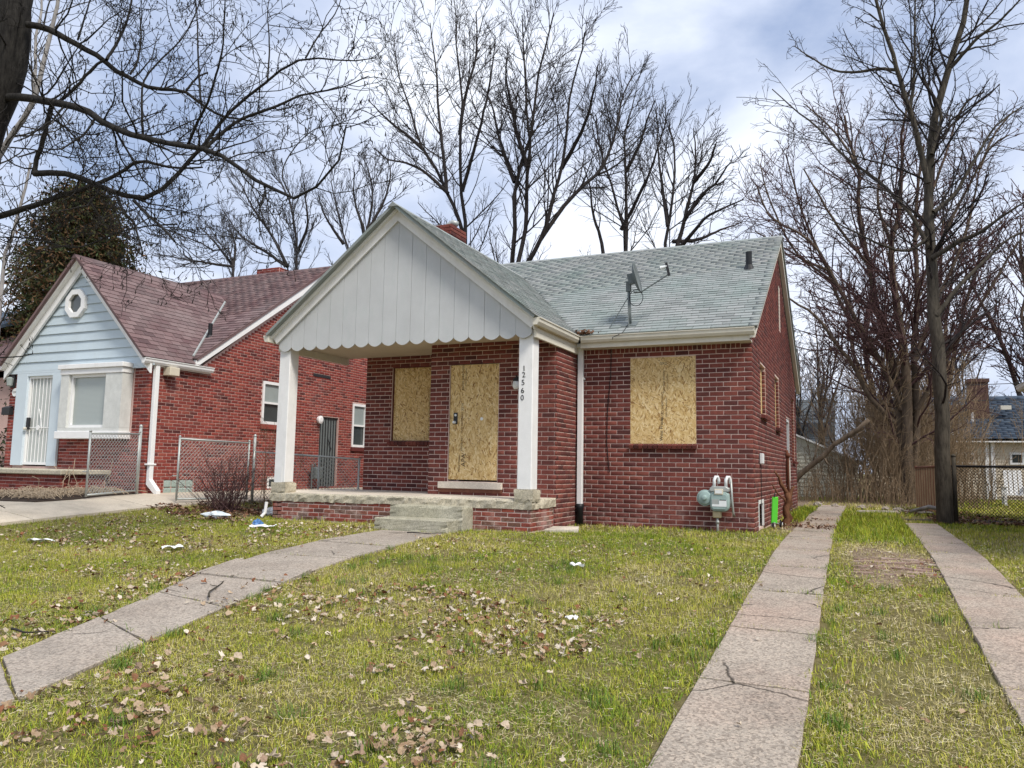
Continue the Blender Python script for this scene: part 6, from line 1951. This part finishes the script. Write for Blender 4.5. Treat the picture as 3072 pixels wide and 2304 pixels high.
far = [(-46, 52, 0, 1.0), (-38, 60, 1, 1.1), (-30, 50, 2, .9), (-22, 58, 0, 1.0), (-15, 66, 1, 1.1), (-8, 60, 2, .85), (-2.5, 66, 0, .62), (2.5, 58, 1, .60), (8, 48, 2, .80), (12, 40, 0, .95), (17, 46, 1, 1.05), (23, 52, 2, 1.1), (30, 60, 0, 1.2), (10.5, 33, 1, .75), (15, 31, 2, .8), (-55, 45, 2, 1.0), (-33, 38, 1, .75), (-26, 34, 2, .7), (-20.5, 40, 0, .72), (5.2, 36, 0, .62), (20, 36, 0, .85), (-9, 33, 1, .80), (-5, 37, 0, .78), (-1.5, 32, 2, .55), (-13.5, 35, 2, .72), (-17, 31, 1, .68)]
where = {8: 'right of the clump', }
for i, (x, y, k, s) in enumerate(far):
    lab = 'distant bare tree standing in the row far behind the back yards'
    o = thing('distant_tree', lab, 'tree', (x, y, 0), 'distant bare trees beyond the yards')
    for nm, me in zip(('trunk', 'crown'), PROT[k]):
        c = bpy.data.objects.new(nm, me); COL.objects.link(c); c.parent = o
    o.rotation_euler.z = i * 1.9; o.scale = (s, s, s)

# ---- brush and undergrowth at the back : upright tan stems
def brush_mesh(seed, n, h, spread, rb=.012):
    rg = np.random.default_rng(seed)
    base = np.stack([rg.normal(0, spread, n), rg.normal(0, spread, n), np.full(n, -.05)], 1)
    d = np.stack([rg.normal(0, .22, n), rg.normal(0, .22, n), np.ones(n)], 1); d /= np.linalg.norm(d, axis=1, keepdims=True)
    ln = h * rg.uniform(.45, 1.1, n); m = 7; Q = np.zeros((n, m, 3)); Q[:, 0] = base
    for i in range(1, m):
        Q[:, i] = Q[:, i - 1] + d * (ln / (m - 1))[:, None]; d = d + rg.normal(size=(n, 3)) * .10; d /= np.linalg.norm(d, axis=1, keepdims=True)
    R = np.linspace(1, .35, m)[None] * rg.uniform(.6, 1.2, n)[:, None] * rb
    a = np_tubes(Q, R, 4)
    P2, R2 = grow(rg, Q, R, dict(per_m=2.2, t0=.2, ang=(20, 55), len=.4, r=.6, rmin=.006, npts=5, up=.06, wig=.16, maxlen=1.0, rtip=.004))
    P3, R3 = grow(rg, P2, R2, dict(per_m=3.0, t0=.2, ang=(25, 60), len=.5, r=.7, rmin=.005, npts=4, up=.02, wig=.2, maxlen=.5, rtip=.004))
    return a, cat_vf([np_tubes(P2, R2, 3), np_tubes(P3, R3, 3)])


BR = []
for sd, n, h, sp in ((61, 46, 2.6, .55), (62, 36, 3.6, .6), (63, 60, 1.5, .6)):
    a, b = brush_mesh(sd, n, h, sp)
    m1 = np_mesh('tmp', a[0], a[1], TWIG_TAN, smooth=True); m2 = np_mesh('tmp', b[0], b[1], TWIG_TAN, smooth=True)
    BR.append((m1.data, m2.data)); bpy.data.objects.remove(m1); bpy.data.objects.remove(m2)
spots = [(1.6, 17.0, 1, 1.0), (2.2, 16.0, 1, 1.15), (2.9, 17.2, 1, 1.25), (3.4, 16.4, 0, 1.2), (4.0, 17.6, 1, 1.2), (.6, 18.0, 0, .8), (-.3, 16.6, 0, .75), (1.3, 15.2, 2, .8), (2.4, 14.6, 2, .9), (3.0, 15.0, 0, .9), (4.6, 19, 1, 1.1), (5.2, 21, 1, 1.2), (3.6, 19.5, 1, 1.5), (2.6, 20, 1, 1.5), (1.9, 19.4, 1, 1.3), (-.8, 14.5, 2, .8), (.2, 15.6, 2, .8), (4.6, 14.0, 2, .55), (5.0, 23.5, 0, .7), (7.4, 24.3, 0, .5), (3.1, 18.2, 1, 1.7), (2.2, 18.6, 1, 1.6)]
for i, (x, y, k, s) in enumerate(spots):
    o = thing('brush_thicket', 'tangled tan leafless brush growing round the tree clump at the back', 'shrub', (x, y, g(x, y)), 'leafless brush in the back yard')
    for nm, me in zip(('stems', 'twigs'), BR[k]):
        c = bpy.data.objects.new(nm, me); COL.objects.link(c); c.parent = o
        c['kind'] = 'stuff'
    o.rotation_euler.z = i * 2.3; o.scale = (s, s, s)

# ---- bare shrub at the porch corner
def shrub(label, x, y, n, h, seed, mat, name='bare_shrub', spread=.10, lean=.5):
    rg = np.random.default_rng(seed); z = g(x, y)
    base = np.stack([x + rg.normal(0, spread, n), y + rg.normal(0, spread, n), np.full(n, z - .03)], 1)
    d = np.stack([rg.normal(0, lean, n), rg.normal(0, lean, n), np.ones(n)], 1); d /= np.linalg.norm(d, axis=1, keepdims=True)
    ln = h * rg.uniform(.4, 1.1, n); m = 7; Q = np.zeros((n, m, 3)); Q[:, 0] = base
    for i in range(1, m):
        Q[:, i] = Q[:, i - 1] + d * (ln / (m - 1))[:, None]; d = d + rg.normal(size=(n, 3)) * .10 + np.array([0, 0, .05]); d /= np.linalg.norm(d, axis=1, keepdims=True)
    R = np.linspace(1, .4, m)[None] * rg.uniform(.7, 1.2, n)[:, None] * .0085
    t = thing(name, label, 'shrub', (x, y, z))
    V, F = np_tubes(Q, R, 4); np_mesh('stems', V, F, mat, t, smooth=True)
    P2, R2 = grow(rg, Q, R, dict(per_m=4, t0=.25, ang=(20, 55), len=.4, r=.6, rmin=.004, npts=5, up=.06, wig=.16, maxlen=.4, rtip=.003))
    V, F = np_tubes(P2, R2, 3); np_mesh('twigs', V, F, mat, t, smooth=True)['kind'] = 'stuff'
    return t


shrub('bare brown twiggy shrub beside the white porch post', -9.75, -1.75, 110, 1.15, 71, TWIG_RED, spread=.14)
shrub('sparse tall bare sapling shoots against the chain-link fence', -9.55, -.75, 12, 1.9, 72, TWIG_TAN, spread=.25, lean=.3)
shrub('low tangle of dry vine against the fence behind the porch', -8.6, .4, 30, .55, 73, TWIG_TAN, spread=.5)

# ---- dead stalks in the mulch bed
ds_ = thing('dead_perennials', 'heap of pale dead plant stalks lying in the mulch bed', 'plants', (-12.6, -3.5, g(-12.6, -3.5)))
rg = np.random.default_rng(81); n = 520
a = np.stack([rg.uniform(-13.7, -11.8, n), rg.uniform(-4.2, -2.3, n)], 1); z = gv(a[:, 0], a[:, 1]) + .08
hd = rg.uniform(0, 6.28, n); ln = rg.uniform(.12, .45, n)
Q = np.zeros((n, 4, 3))
for k in range(4):
    Q[:, k, 0] = a[:, 0] + np.cos(hd) * ln * k / 3 + rg.normal(0, .02, n); Q[:, k, 1] = a[:, 1] + np.sin(hd) * ln * k / 3 + rg.normal(0, .02, n)
    Q[:, k, 2] = z + (.02, .10, .09, .0)[k] * rg.uniform(.2, 1.3, n)
V, F = np_tubes(Q, np.full((n, 4), .0055), 4); np_mesh('stalks', V, F, paint('dead_stalk', (.46, .36, .25), .3, 20, .9), ds_)['kind'] = 'stuff'
n = 9; a = np.stack([rg.uniform(-13.2, -11.9, n), rg.uniform(-3.6, -2.6, n)], 1); z = gv(a[:, 0], a[:, 1])
Q = np.zeros((n, 4, 3)); 
for k in range(4):
    Q[:, k, 0] = a[:, 0] + rg.normal(0, .05, n) * k; Q[:, k, 1] = a[:, 1] + rg.normal(0, .05, n) * k; Q[:, k, 2] = z + rg.uniform(.12, .26, n) * k
V, F = np_tubes(Q, np.full((n, 4), .007), 4); np_mesh('standing_stalks', V, F, MATS['dead_stalk'], ds_)

# ---- evergreens at the left
def foliage(name, P, size, cols, parent, seed, up=.3):
    rg = np.random.default_rng(seed); n = len(P)
    d1 = rg.normal(size=(n, 3)); d1[:, 2] += up; d1 /= np.linalg.norm(d1, axis=1, keepdims=True)
    d2 = np.cross(d1, rg.normal(size=(n, 3))); d2 /= np.linalg.norm(d2, axis=1, keepdims=True)
    s = size * rg.uniform(.5, 1.4, n)[:, None]
    V = np.stack([P - d1 * s, P + d2 * s * .35, P + d1 * s, P - d2 * s * .35], 1).reshape(-1, 3)
    F = np.arange(4 * n).reshape(-1, 4)
    c = cols[rg.integers(0, len(cols), n)] * rg.uniform(.7, 1.3, n)[:, None]
    c = np.concatenate([c, np.ones((n, 1))], 1)
    return np_mesh(name, V, F, FOLM, parent, {'col': ('FACE', 'FLOAT_COLOR', c)})


def evergreen(label, x, y, h, rad_, n, cols, seed, taper=.8, size=.075, name='evergreen_tree'):
    rg = np.random.default_rng(seed); z0 = g(x, y)
    t = thing(name, label, 'tree', (x, y, z0))
    MB().tube([(x, y, z0 - .1), (x + .05, y, z0 + h * .5), (x, y, z0 + h * .95)], [.16, .10, .02], 8).build('trunk', BARK_BRN, t, smooth=True)
    ncl = n // 60; parts = []
    th = rg.uniform(0, 6.28, ncl); hz = rg.random(ncl) ** .9
    rr = rad_ * np.clip((1 - hz) ** taper + .08, 0, 1) * (.55 + .5 * np.sqrt(rg.random(ncl))) * (1 + .25 * np.sin(th * 3 + hz * 9))
    c = np.stack([x + rr * np.cos(th), y + rr * np.sin(th), z0 + .3 + hz * (h - .3)], 1)
    P = np.repeat(c, 60, axis=0) + rg.normal(size=(ncl * 60, 3)) * np.array([.26, .26, .17])
    # boughs
    Q = np.stack([np.stack([np.full(ncl, x), np.full(ncl, y), c[:, 2] - .2], 1), (c + np.array([x, y, 0]) * np.array([1, 1, 0])) * np.array([.5, .5, 1]), c], 1)
    V, F = np_tubes(Q, np.tile(np.array([[.035, .02, .008]]), (ncl, 1)), 3); np_mesh('boughs', V, F, BARK_BRN, t)
    foliage('crown', P, size, np.array(cols), t, seed + 1)
    return t


evergreen('tall evergreen with browning olive foliage beside the pale blue gable', -20.6, 2.6, 9.2, 2.3, 60000, [(.030, .045, .016), (.045, .050, .018), (.085, .048, .022), (.10, .055, .026), (.06, .06, .02)], 91, .55)
evergreen('dark evergreen bush at the foot of the tall evergreen', -18.6, 1.2, 4.0, 1.5, 22000, [(.016, .026, .010), (.025, .032, .012), (.045, .030, .015)], 93, .5)
_q = at(322, 735, y=27)
evergreen('small green spruce behind the maroon roof ridge', _q.x, 27, _q.z, 2.6, 9000, [(.020, .050, .022), (.028, .060, .028)], 95, 1.0, .2)
_q = at(400, 760, y=25)
shrub('reddish-brown twiggy bush behind the maroon roof ridge', _q.x, 25, 60, _q.z * .95, 97, TWIG_RED, name='tall_bush', spread=1.2, lean=.12)

# ================================================================== GRASS, LEAVES, LITTER
def blocked(x, y, m=0.0):
    b = (x > -8.3 - m) & (x < .05 + m) & (y > -2.08 - m) & (y < 9.4)
    b &= ~((x > -3.05) & (y < -.02 - m)) | ((x > -5.5) & (x < -4.15) & (y > -2.8))
    b |= (x > -5.5) & (x < -4.18) & (y > -2.82) & (y < -2)
    b |= (x < -11.9) & (y > -4.3)
    xj = x + (fbm(x * 3.5, y * 3.5, 51) - .5) * .22 + (fbm(x * 11, y * 11, 53) - .5) * .10; yj = y + (fbm(x * 3.5, y * 3.5, 52) - .5) * .16
    for P in SLABS:
        b |= quad_in(P, xj, yj, -.02)
    return b


def bare(x, y):
    """0 = full turf, 1 = bare soil"""
    f = np.zeros_like(x)
    for cx, cy, rx, ry, k in ((1.85, -2.9, .58, 1.9, .90), (1.95, -7.0, .5, 1.6, .55), (.35, 2.6, .35, 2.2, .7), (3.9, 6.6, 1.9, 1.0, .95), (-9.3, -1.3, .9, 1.2, .97), (-1.2, -6.2, .6, .45, .5), (-.3, -5.2, .5, .35, .6), (-9.0, 4.5, 1.2, 4.2, .9), (1.0, 15, 4, 3, .5)):
        f = np.maximum(f, k * np.clip(1.4 - ((x - cx) / rx) ** 2 - ((y - cy) / ry) ** 2, 0, 1))
    return f


def turf(rg, x0, x1, y0, y1, dens, hlo, hhi, wd, tri3, tall=False):
    n = int((x1 - x0) * (y1 - y0) * dens)
    x = rg.uniform(x0, x1, n); y = rg.uniform(y0, y1, n)
    cl = fbm(x * 1.3, y * 1.3, 21); cl2 = fbm(x * 5.5, y * 5.5, 33)
    keep = rg.random(n) < np.clip(.35 + 1.5 * (cl2 - .28), .15, 1) * (1 - bare(x, y) * .93)
    u, v, d = proj(np.stack([x, y, gv(x, y)], 1))
    keep &= (d > .3) & (u > -500) & (u < PW + 500) & (v < PH + 700)
    keep &= ~blocked(x, y, .0)
    x, y, cl, cl2 = x[keep], y[keep], cl[keep], cl2[keep]; n = len(x)
    z = gz(x, y) - .004
    h = rg.uniform(hlo, hhi, n) * (.65 + .9 * cl2) * (1 if not tall else 1)
    az = rg.uniform(0, 6.283, n); lean = np.abs(rg.normal(0, .62, n)) + .12
    dirx, diry = np.cos(az) * np.sin(np.clip(lean, 0, 1.35)), np.sin(az) * np.sin(np.clip(lean, 0, 1.35)); dz = np.cos(np.clip(lean, 0, 1.35))
    pa = az + rg.uniform(.9, 2.2, n); wx, wy = np.cos(pa) * wd, np.sin(pa) * wd
    wv = rg.uniform(.6, 1.35, n)[:, None]
    b = np.stack([x, y, z], 1); D = np.stack([dirx, diry, dz], 1); W = np.stack([wx, wy, np.zeros(n)], 1) * wv
    # colours : patches of fresh green, yellow-green and straw
    k = cl + rg.normal(0, .13, n)
    fresh = np.clip((fbm(x * .55 + 9, y * .55, 44) - .50) * 5 + .30 + .6 * np.clip(1 - ((x - .1) / .9) ** 2 - ((y + 10) / 1.6) ** 2, 0, 1), 0, 1)
    pal = np.array([(.12, .20, .016), (.23, .29, .022), (.34, .355, .034), (.43, .395, .075), (.50, .43, .18), (.56, .49, .31)])
    ii = np.clip((1.0 - fresh) * 1.6 + rg.normal(0, .95, n) + 1.05 + (k - .5) * 2.4 + (1.5 * bare(x, y)), 0, 5)
    col = pal[np.round(ii).astype(int)] * rg.uniform(.75, 1.25, n)[:, None]
    if tall: col = pal[rg.integers(0, 3, n)] * rg.uniform(.7, 1.3, n)[:, None]
    col = np.concatenate([col, np.ones((n, 1))], 1)
    if tri3:
        mid = b + D * (h * .55)[:, None]
        tip = b + D * (h * .8)[:, None] + np.stack([dirx, diry, -.25 * np.ones(n)], 1) * (h * .32)[:, None]
        V = np.stack([b - W * .8, b + W * .8, mid + W * .7, mid - W * .7, tip], 1).reshape(-1, 3)
        i = np.arange(n)[:, None] * 5
        F = np.concatenate([i + np.array([[0, 1, 2]]), i + np.array([[0, 2, 3]]), i + np.array([[3, 2, 4]])], 1).reshape(-1, 3)
        c = np.repeat(col, 3, axis=0)
    else:
        tip = b + D * h[:, None]
        V = np.stack([b - W, b + W, tip], 1).reshape(-1, 3)
        F = np.arange(3 * n).reshape(-1, 3); c = col
    return V, F, c


rg = np.random.default_rng(101)
def thatch(dens, x0, x1, y0, y1, wd):
    n = int((x1 - x0) * (y1 - y0) * dens); x = rg.uniform(x0, x1, n); y = rg.uniform(y0, y1, n)
    k = (rg.random(n) < np.clip((fbm(x * 1.7, y * 1.7, 71) - .25) * 2.2, .1, 1)) & ~blocked(x, y)
    u, v, d = proj(np.stack([x, y, gv(x, y)], 1)); k &= (d > .3) & (u > -500) & (u < PW + 500) & (v < PH + 700)
    x, y = x[k], y[k]; n = len(x); z = gz(x, y) + rg.uniform(.006, .03, n); a = rg.uniform(0, 6.283, n); l = rg.uniform(.025, .07, n)
    b = np.stack([x, y, z], 1); D = np.stack([np.cos(a), np.sin(a), rg.normal(0, .2, n)], 1) * l[:, None]; W = np.stack([-np.sin(a), np.cos(a), rg.normal(0, .3, n)], 1) * wd
    V = np.stack([b - W, b + W, b + D], 1).reshape(-1, 3)
    c = np.array([(.54, .46, .26), (.46, .38, .20), (.60, .53, .37), (.32, .24, .13), (.48, .43, .19)])[rg.integers(0, 5, n)] * rg.uniform(.75, 1.2, n)[:, None]
    return V, np.arange(3 * n).reshape(-1, 3), np.concatenate([c, np.ones((n, 1))], 1)


parts = [thatch(3000, -8.5, 5.0, -12.0, -8.2, .0017), thatch(1700, -11, 5.5, -8.2, -5.0, .0026), thatch(1000, -12, 6.5, -5.0, 1.0, .0038),
         turf(rg, -8.5, 5.0, -12.0, -8.2, 8000, .026, .058, .0021, True),
         turf(rg, -11.0, 5.5, -8.2, -5.0, 4200, .028, .06, .0030, False),
         turf(rg, -12.0, 6.5, -5.0, -1.4, 3000, .03, .06, .0040, False),
         turf(rg, -11.5, 7.0, -1.4, 6.0, 900, .035, .075, .006, False),
         turf(rg, 0.0, 12.0, 6.0, 24.0, 300, .05, .11, .010, False),
         turf(rg, 1.15, 2.4, -.8, 8.5, 800, .06, .14, .006, False, True),
         turf(rg, .15, .55, 3.2, 8.0, 1500, .10, .28, .006, True, True),
         turf(rg, .4, .7, -9, -2, 500, .03, .08, .004, True, True), turf(rg, 1.25, 1.7, -9.5, -3.5, 500, .03, .09, .004, True, True),
         turf(rg, -3.0, 0.1, -.12, -.02, 900, .05, .13, .005, True, True), turf(rg, -8.3, -5.6, -2.2, -2.08, 800, .05, .14, .005, True, True)]
V, F = cat_vf([(p[0], p[1]) for p in parts]); c = np.concatenate([p[2] for p in parts])
tag(np_mesh('lawn_grass', V, F, GRASSM, None, {'col': ('FACE', 'FLOAT_COLOR', c)}), 'patchy yellow-green lawn grass with dry straw in the front yard', 'grass', kind='stuff')

# tufts standing up out of the lawn and along the walk
rg = np.random.default_rng(103); tp = []
cx = np.concatenate([rg.uniform(-5, 3.5, 130), np.array([-3.9, -4.0, -3.7, -3.2, -2.9])]); cy = np.concatenate([rg.uniform(-10.8, -4.5, 130), np.array([-6.6, -6.9, -7.4, -8.9, -9.6])])
x = np.repeat(cx, 46) + rg.normal(0, .045, len(cx) * 46); y = np.repeat(cy, 46) + rg.normal(0, .045, len(cx) * 46)
ok = ~blocked(x, y); x, y = x[ok], y[ok]; n = len(x); z = gz(x, y)
az = rg.uniform(0, 6.28, n); ln = np.abs(rg.normal(0, .45, n)); h = rg.uniform(.05, .12, n); wd = .0022
D = np.stack([np.cos(az) * np.sin(ln), np.sin(az) * np.sin(ln), np.cos(ln)], 1); W = np.stack([-np.sin(az), np.cos(az), np.zeros(n)], 1) * wd; b = np.stack([x, y, z], 1)
tip = b + D * h[:, None] + np.stack([np.cos(az), np.sin(az), -.3 * np.ones(n)], 1) * (h * .35)[:, None]; mid = b + D * (h * .6)[:, None]
V = np.stack([b - W, b + W, mid + W * .8, mid - W * .8, tip], 1).reshape(-1, 3); i = np.arange(n)[:, None] * 5
F = np.concatenate([i + np.array([[0, 1, 2]]), i + np.array([[0, 2, 3]]), i + np.array([[3, 2, 4]])], 1).reshape(-1, 3)
col = np.array([(.075, .16, .02), (.11, .19, .025), (.17, .21, .035)])[rg.integers(0, 3, n)] * rg.uniform(.7, 1.25, n)[:, None]
tag(np_mesh('grass_tufts', V, F, GRASSM, None, {'col': ('FACE', 'FLOAT_COLOR', np.repeat(np.concatenate([col, np.ones((n, 1))], 1), 3, axis=0))}), 'taller fresh green grass tufts scattered through the lawn', 'grass', kind='stuff')


# fallen leaves ---------------------------------------------------
def leaf_variants(n=6, seed=7):
    rg = random.Random(seed); out = []
    for v in range(n):
        pts = []
        lob = 5 if v % 3 else 7
        m = 18
        for k in range(m):
            a = 2 * math.pi * k / m
            r = (.62 + .38 * abs(math.cos(a * lob / 2 + v)) ** 1.4) * rg.uniform(.68, 1.15)
            if v % 3 == 2: r = (.72 + .1 * math.cos(3 * a)) * rg.uniform(.92, 1.05)
            pts.append((r * math.cos(a) * 1.0, r * math.sin(a) * (.62 if v % 2 else .78)))
        cu, fo = rg.uniform(.2, 1.1), rg.uniform(-.7, .8)
        V = [(0, 0, 0)] + [(x, y, cu * y * y + fo * x * abs(x) * .5 + rg.uniform(-.16, .16)) for x, y in pts]
        F = [(0, 1 + k, 1 + (k + 1) % m) for k in range(m)]
        out.append((np.array(V, float), np.array(F, np.int32)))
    return out


LV = leaf_variants()
rg = np.random.default_rng(107)


def leaf_spots(n, x0, x1, y0, y1, fn=None):
    x = rg.uniform(x0, x1, n * 6); y = rg.uniform(y0, y1, n * 6)
    w = np.clip((fbm(x * .9 + 4, y * .9, 61) - .36) * 3.2, .10, 1) * np.clip((fbm(x * 4, y * 4, 63) - .3) * 2.6, .10, 1)
    if fn is not None: w = w * fn(x, y)
    k = rg.random(len(x)) < w
    k &= ~((x > -8.3) & (x < .02) & (y > -2.05) & (y < 9.4))
    return np.stack([x[k][:n], y[k][:n]], 1)


on_walk = lambda x, y: np.where(blocked(x, y), .06, 1.0)
S = [(leaf_spots(2300, -5.2, -.1, -11.0, -6.6, on_walk), .018, .042, 0), (leaf_spots(1900, -10.0, -3.5, -7.5, -2.6, on_walk), .018, .040, 0), (leaf_spots(260, -.5, 4.0, -11, -2, on_walk), .016, .038, 0),
     (leaf_spots(500, -3.8, .5, -7.5, -2.2, lambda x, y: on_walk(x, y) * .5), .016, .036, 0), (leaf_spots(1700, -10.5, -8.35, -3.0, .4), .028, .055, 1), (leaf_spots(900, 3.0, 6.8, 5.3, 8.2), .035, .065, 1), (leaf_spots(300, 2.4, 4.2, 8.5, 11.5), .04, .07, 1), (leaf_spots(220, .1, 1.2, 1.4, 7), .03, .05, 1), (leaf_spots(250, -13.6, -11.8, -4.2, -2.2), .03, .05, 1)]
xy = np.concatenate([s[0] for s in S]); sz = np.concatenate([rg.uniform(s[1], s[2], len(s[0])) for s in S]); dk = np.concatenate([np.full(len(s[0]), s[3]) for s in S])
n = len(xy); sl = np.zeros(n)
inb = blocked(xy[:, 0], xy[:, 1])
zz = np.where(inb, gv(xy[:, 0], xy[:, 1]) + .03, gz(xy[:, 0], xy[:, 1]) + rg.uniform(.012, .045, n))
u, v, d = proj(np.stack([xy[:, 0], xy[:, 1], zz], 1))
score = np.where((d > .3) & (u > 0) & (u < PW) & (v > 0) & (v < PH) & (dk == 0), sz / d, 0)
order = np.argsort(-score); ind = set(order[:260].tolist())
lmesh = []
for V_, F_ in LV:
    me = bpy.data.meshes.new('fallen_leaf'); me.from_pydata(V_.tolist(), [], F_.tolist()); me.materials.append(LEAFO); me.update(); lmesh.append(me)
Vs, Fs, Cs, b_ = [], [], [], 0
lp_ = np.array([(.40, .30, .20), (.48, .40, .30), (.30, .19, .11), (.19, .08, .04), (.54, .47, .38), (.34, .25, .16)]); ld_ = np.array([(.14, .065, .035), (.20, .10, .06), (.26, .16, .10), (.10, .05, .03), (.30, .21, .15)])
for k in range(n):
    V_, F_ = LV[k % len(LV)]
    e = (rg.normal(0, .38), rg.normal(0, .38), rg.uniform(0, 6.28))
    if k in ind:
        o = bpy.data.objects.new('fallen_leaf', lmesh[k % len(LV)])
        o.location = (xy[k, 0], xy[k, 1], zz[k] + .008); o.rotation_euler = e; o.scale = (sz[k],) * 3
        COL.objects.link(o)
        tag(o, 'dry curled fallen leaf lying in the grass of the front lawn', 'leaf', 'fallen leaves on the front lawn')
    else:
        ca, sa, cb, sb_, cc, sc_ = math.cos(e[0]), math.sin(e[0]), math.cos(e[1]), math.sin(e[1]), math.cos(e[2]), math.sin(e[2])
        Rm = np.array([[cc, -sc_, 0], [sc_, cc, 0], [0, 0, 1]]) @ np.array([[cb, 0, sb_], [0, 1, 0], [-sb_, 0, cb]]) @ np.array([[1, 0, 0], [0, ca, -sa], [0, sa, ca]])
        Vs.append(V_ @ Rm.T * sz[k] + np.array([xy[k, 0], xy[k, 1], zz[k]])); Fs.append(F_ + b_); b_ += len(V_)
        cc_ = (ld_ if dk[k] else lp_)[rg.integers(0, 5)] * rg.uniform(.75, 1.2)
        Cs.append(np.tile(np.append(cc_, 1), (len(F_), 1)))
tag(np_mesh('leaf_litter', np.concatenate(Vs), np.concatenate(Fs), LEAFM, None, {'col': ('FACE', 'FLOAT_COLOR', np.concatenate(Cs))}), 'scattered tan and brown leaf litter across the lawn and under the shrubs', 'leaves', kind='stuff')


# litter ------------------------------------------------------------
def lump(name, mat, p, rx, ry, rz, seed, amp=.35, parent=None):
    rg_ = random.Random(seed); mb = MB(); nu, nv = 14, 9; ph = [rg_.uniform(0, 6.28) for _ in range(6)]; V = []
    for j in range(nv + 1):
        for i in range(nu):
            a, b = 2 * math.pi * i / nu, math.pi * j / nv
            r = 1 + amp * (.5 * math.sin(3 * a + ph[0] + 2 * b) + .4 * math.sin(5 * a + ph[1] - 3 * b) + .3 * math.sin(7 * b + ph[2])) + rg_.uniform(-.12, .12)
            V.append((p[0] + rx * r * math.sin(b) * math.cos(a), p[1] + ry * r * math.sin(b) * math.sin(a), p[2] + rz * r * math.cos(b)))
    F = [(j * nu + i, j * nu + (i + 1) % nu, (j + 1) * nu + (i + 1) % nu, (j + 1) * nu + i) for j in range(nv) for i in range(nu)]
    mb.add(V, F)
    return mb.build(name, mat, parent, loc=tuple(p) if parent is None else None)


def sheet_scrap(name, mat, x, y, w, l, rz, seed, lift=.03, n=6):
    rg_ = random.Random(seed); mb = MB(); V = []
    z = float(gz(x, y)) + lift
    for j in range(n + 1):
        for i in range(n + 1):
            a, b = (i / n - .5) * w, (j / n - .5) * l
            X, Y = a * math.cos(rz) - b * math.sin(rz), a * math.sin(rz) + b * math.cos(rz)
            V.append((x + X + rg_.uniform(-.006, .006), y + Y + rg_.uniform(-.006, .006), z + .010 * math.sin(i * 1.9 + seed) + .010 * math.cos(j * 2.3 + seed) + rg_.uniform(-.008, .014)))
    mb.add(V, [(j * (n + 1) + i, j * (n + 1) + i + 1, (j + 1) * (n + 1) + i + 1, (j + 1) * (n + 1) + i) for j in range(n) for i in range(n)])
    return mb.build(name, mat, loc=(x, y, z))


tag(lump('plastic_bag', PLASTIC, (-9.10, -2.62, g(-9.1, -2.6) + .05), .30, .12, .07, 1), 'crumpled pale grey plastic bag lying at the foot of the bare shrub', 'bag')
tag(lump('plastic_bag', PAPER, (-8.75, -1.55, g(-8.75, -1.55) + .06), .17, .14, .09, 2), 'small white plastic bag in the leaves against the porch base', 'bag')
sc1 = thing('snack_wrapper', 'white and blue snack wrapper lying on the lawn before the porch', 'wrapper', (-7.35, -3.4, g(-7.35, -3.4)))
o = sheet_scrap('film', PAPER, -7.28, -3.42, .42, .15, .35, 3, .05); o.location -= ORG['snack_wrapper']; o.parent = sc1
o = lump('crumple', PLASTICB, (-7.46, -3.36, g(-7.46, -3.36) + .06), .08, .07, .06, 4, parent=sc1)
tag(sheet_scrap('paper_scrap', PAPER, -6.75, -5.72, .26, .18, 1.0, 5, .05), 'crumpled white paper scrap on the lawn left of the walk', 'paper')
tag(sheet_scrap('paper_scrap', PAPER, -9.0, -6.0, .36, .10, .4, 6, .05), 'long flat white paper strip near the neighbour drive', 'paper')
for i, (a, b) in enumerate(((1315, 1258), (1435, 1378), (1240, 1242), (1850, 1120))):
    p = None
tag(sheet_scrap('paper_scrap', PAPER, -1.35, -4.9, .16, .08, .2, 7, .05), 'small white paper scrap in the grass below the boarded front window', 'paper')
tag(sheet_scrap('paper_scrap', PAPER, -.55, -7.3, .10, .05, .9, 8, .05), 'tiny white paper scrap in the lawn near the driveway strip', 'paper')
for i, (x, y, rz, ln, lab) in enumerate(((-4.15, -7.55, 2.25, .95, 'long thin stick lying across the cracked front walk'), (-4.4, -3.15, .4, .55, 'short twig lying on the walk below the porch steps'), (-4.25, -9.35, .2, .35, 'small dark twig on the lower end of the front walk'), (.92, -10.55, 1.9, .14, 'curled leaf stem on the left driveway strip'))):
    z = g(x, y) + .035; d = Vector((math.cos(rz), math.sin(rz), 0)); q = Vector((-d.y, d.x, 0))
    pts = [Vector((x, y, z)) + d * (ln * (t - .5)) + q * (.03 * math.sin(t * 5 + i)) + Vector((0, 0, .004 * math.sin(9 * t))) for t in [k / 6 for k in range(7)]]
    mb = MB().tube(pts, [.010 * (1 - .09 * k) for k in range(7)], 6)
    mb.tube([pts[4], pts[4] + d * .06 + q * .06, pts[4] + d * .14 + q * .09], [.005, .004, .002], 5)
    tag(mb.build('fallen_stick', BARK_GRY if i == 0 else BARK_MID, loc=tuple(pts[0]), smooth=True), lab, 'stick')
# log and rubble at the end of the right strip
tag(MB().tube([(2.75, 9.0, .06), (3.15, 8.75, .20), (3.5, 8.3, .16)], [.045, .055, .04], 8).build('fallen_log', BARK_PALE, smooth=True), 'short pale broken log in the leaves beside the trunk', 'log')
for i, (x, y, s) in enumerate(((2.5, 9.6, .13), (2.2, 10.4, .10), (1.6, 10.8, .12), (.9, 11.2, .11), (.4, 11.8, .13), (3.0, 9.9, .10))):
    tag(lump('stone', CONC_WALK, (x, y, .05), s, s * .8, s * .6, 30 + i, .2), 'small broken concrete lump in the weeds at the end of the driveway', 'rubble', 'concrete rubble at the driveway end')
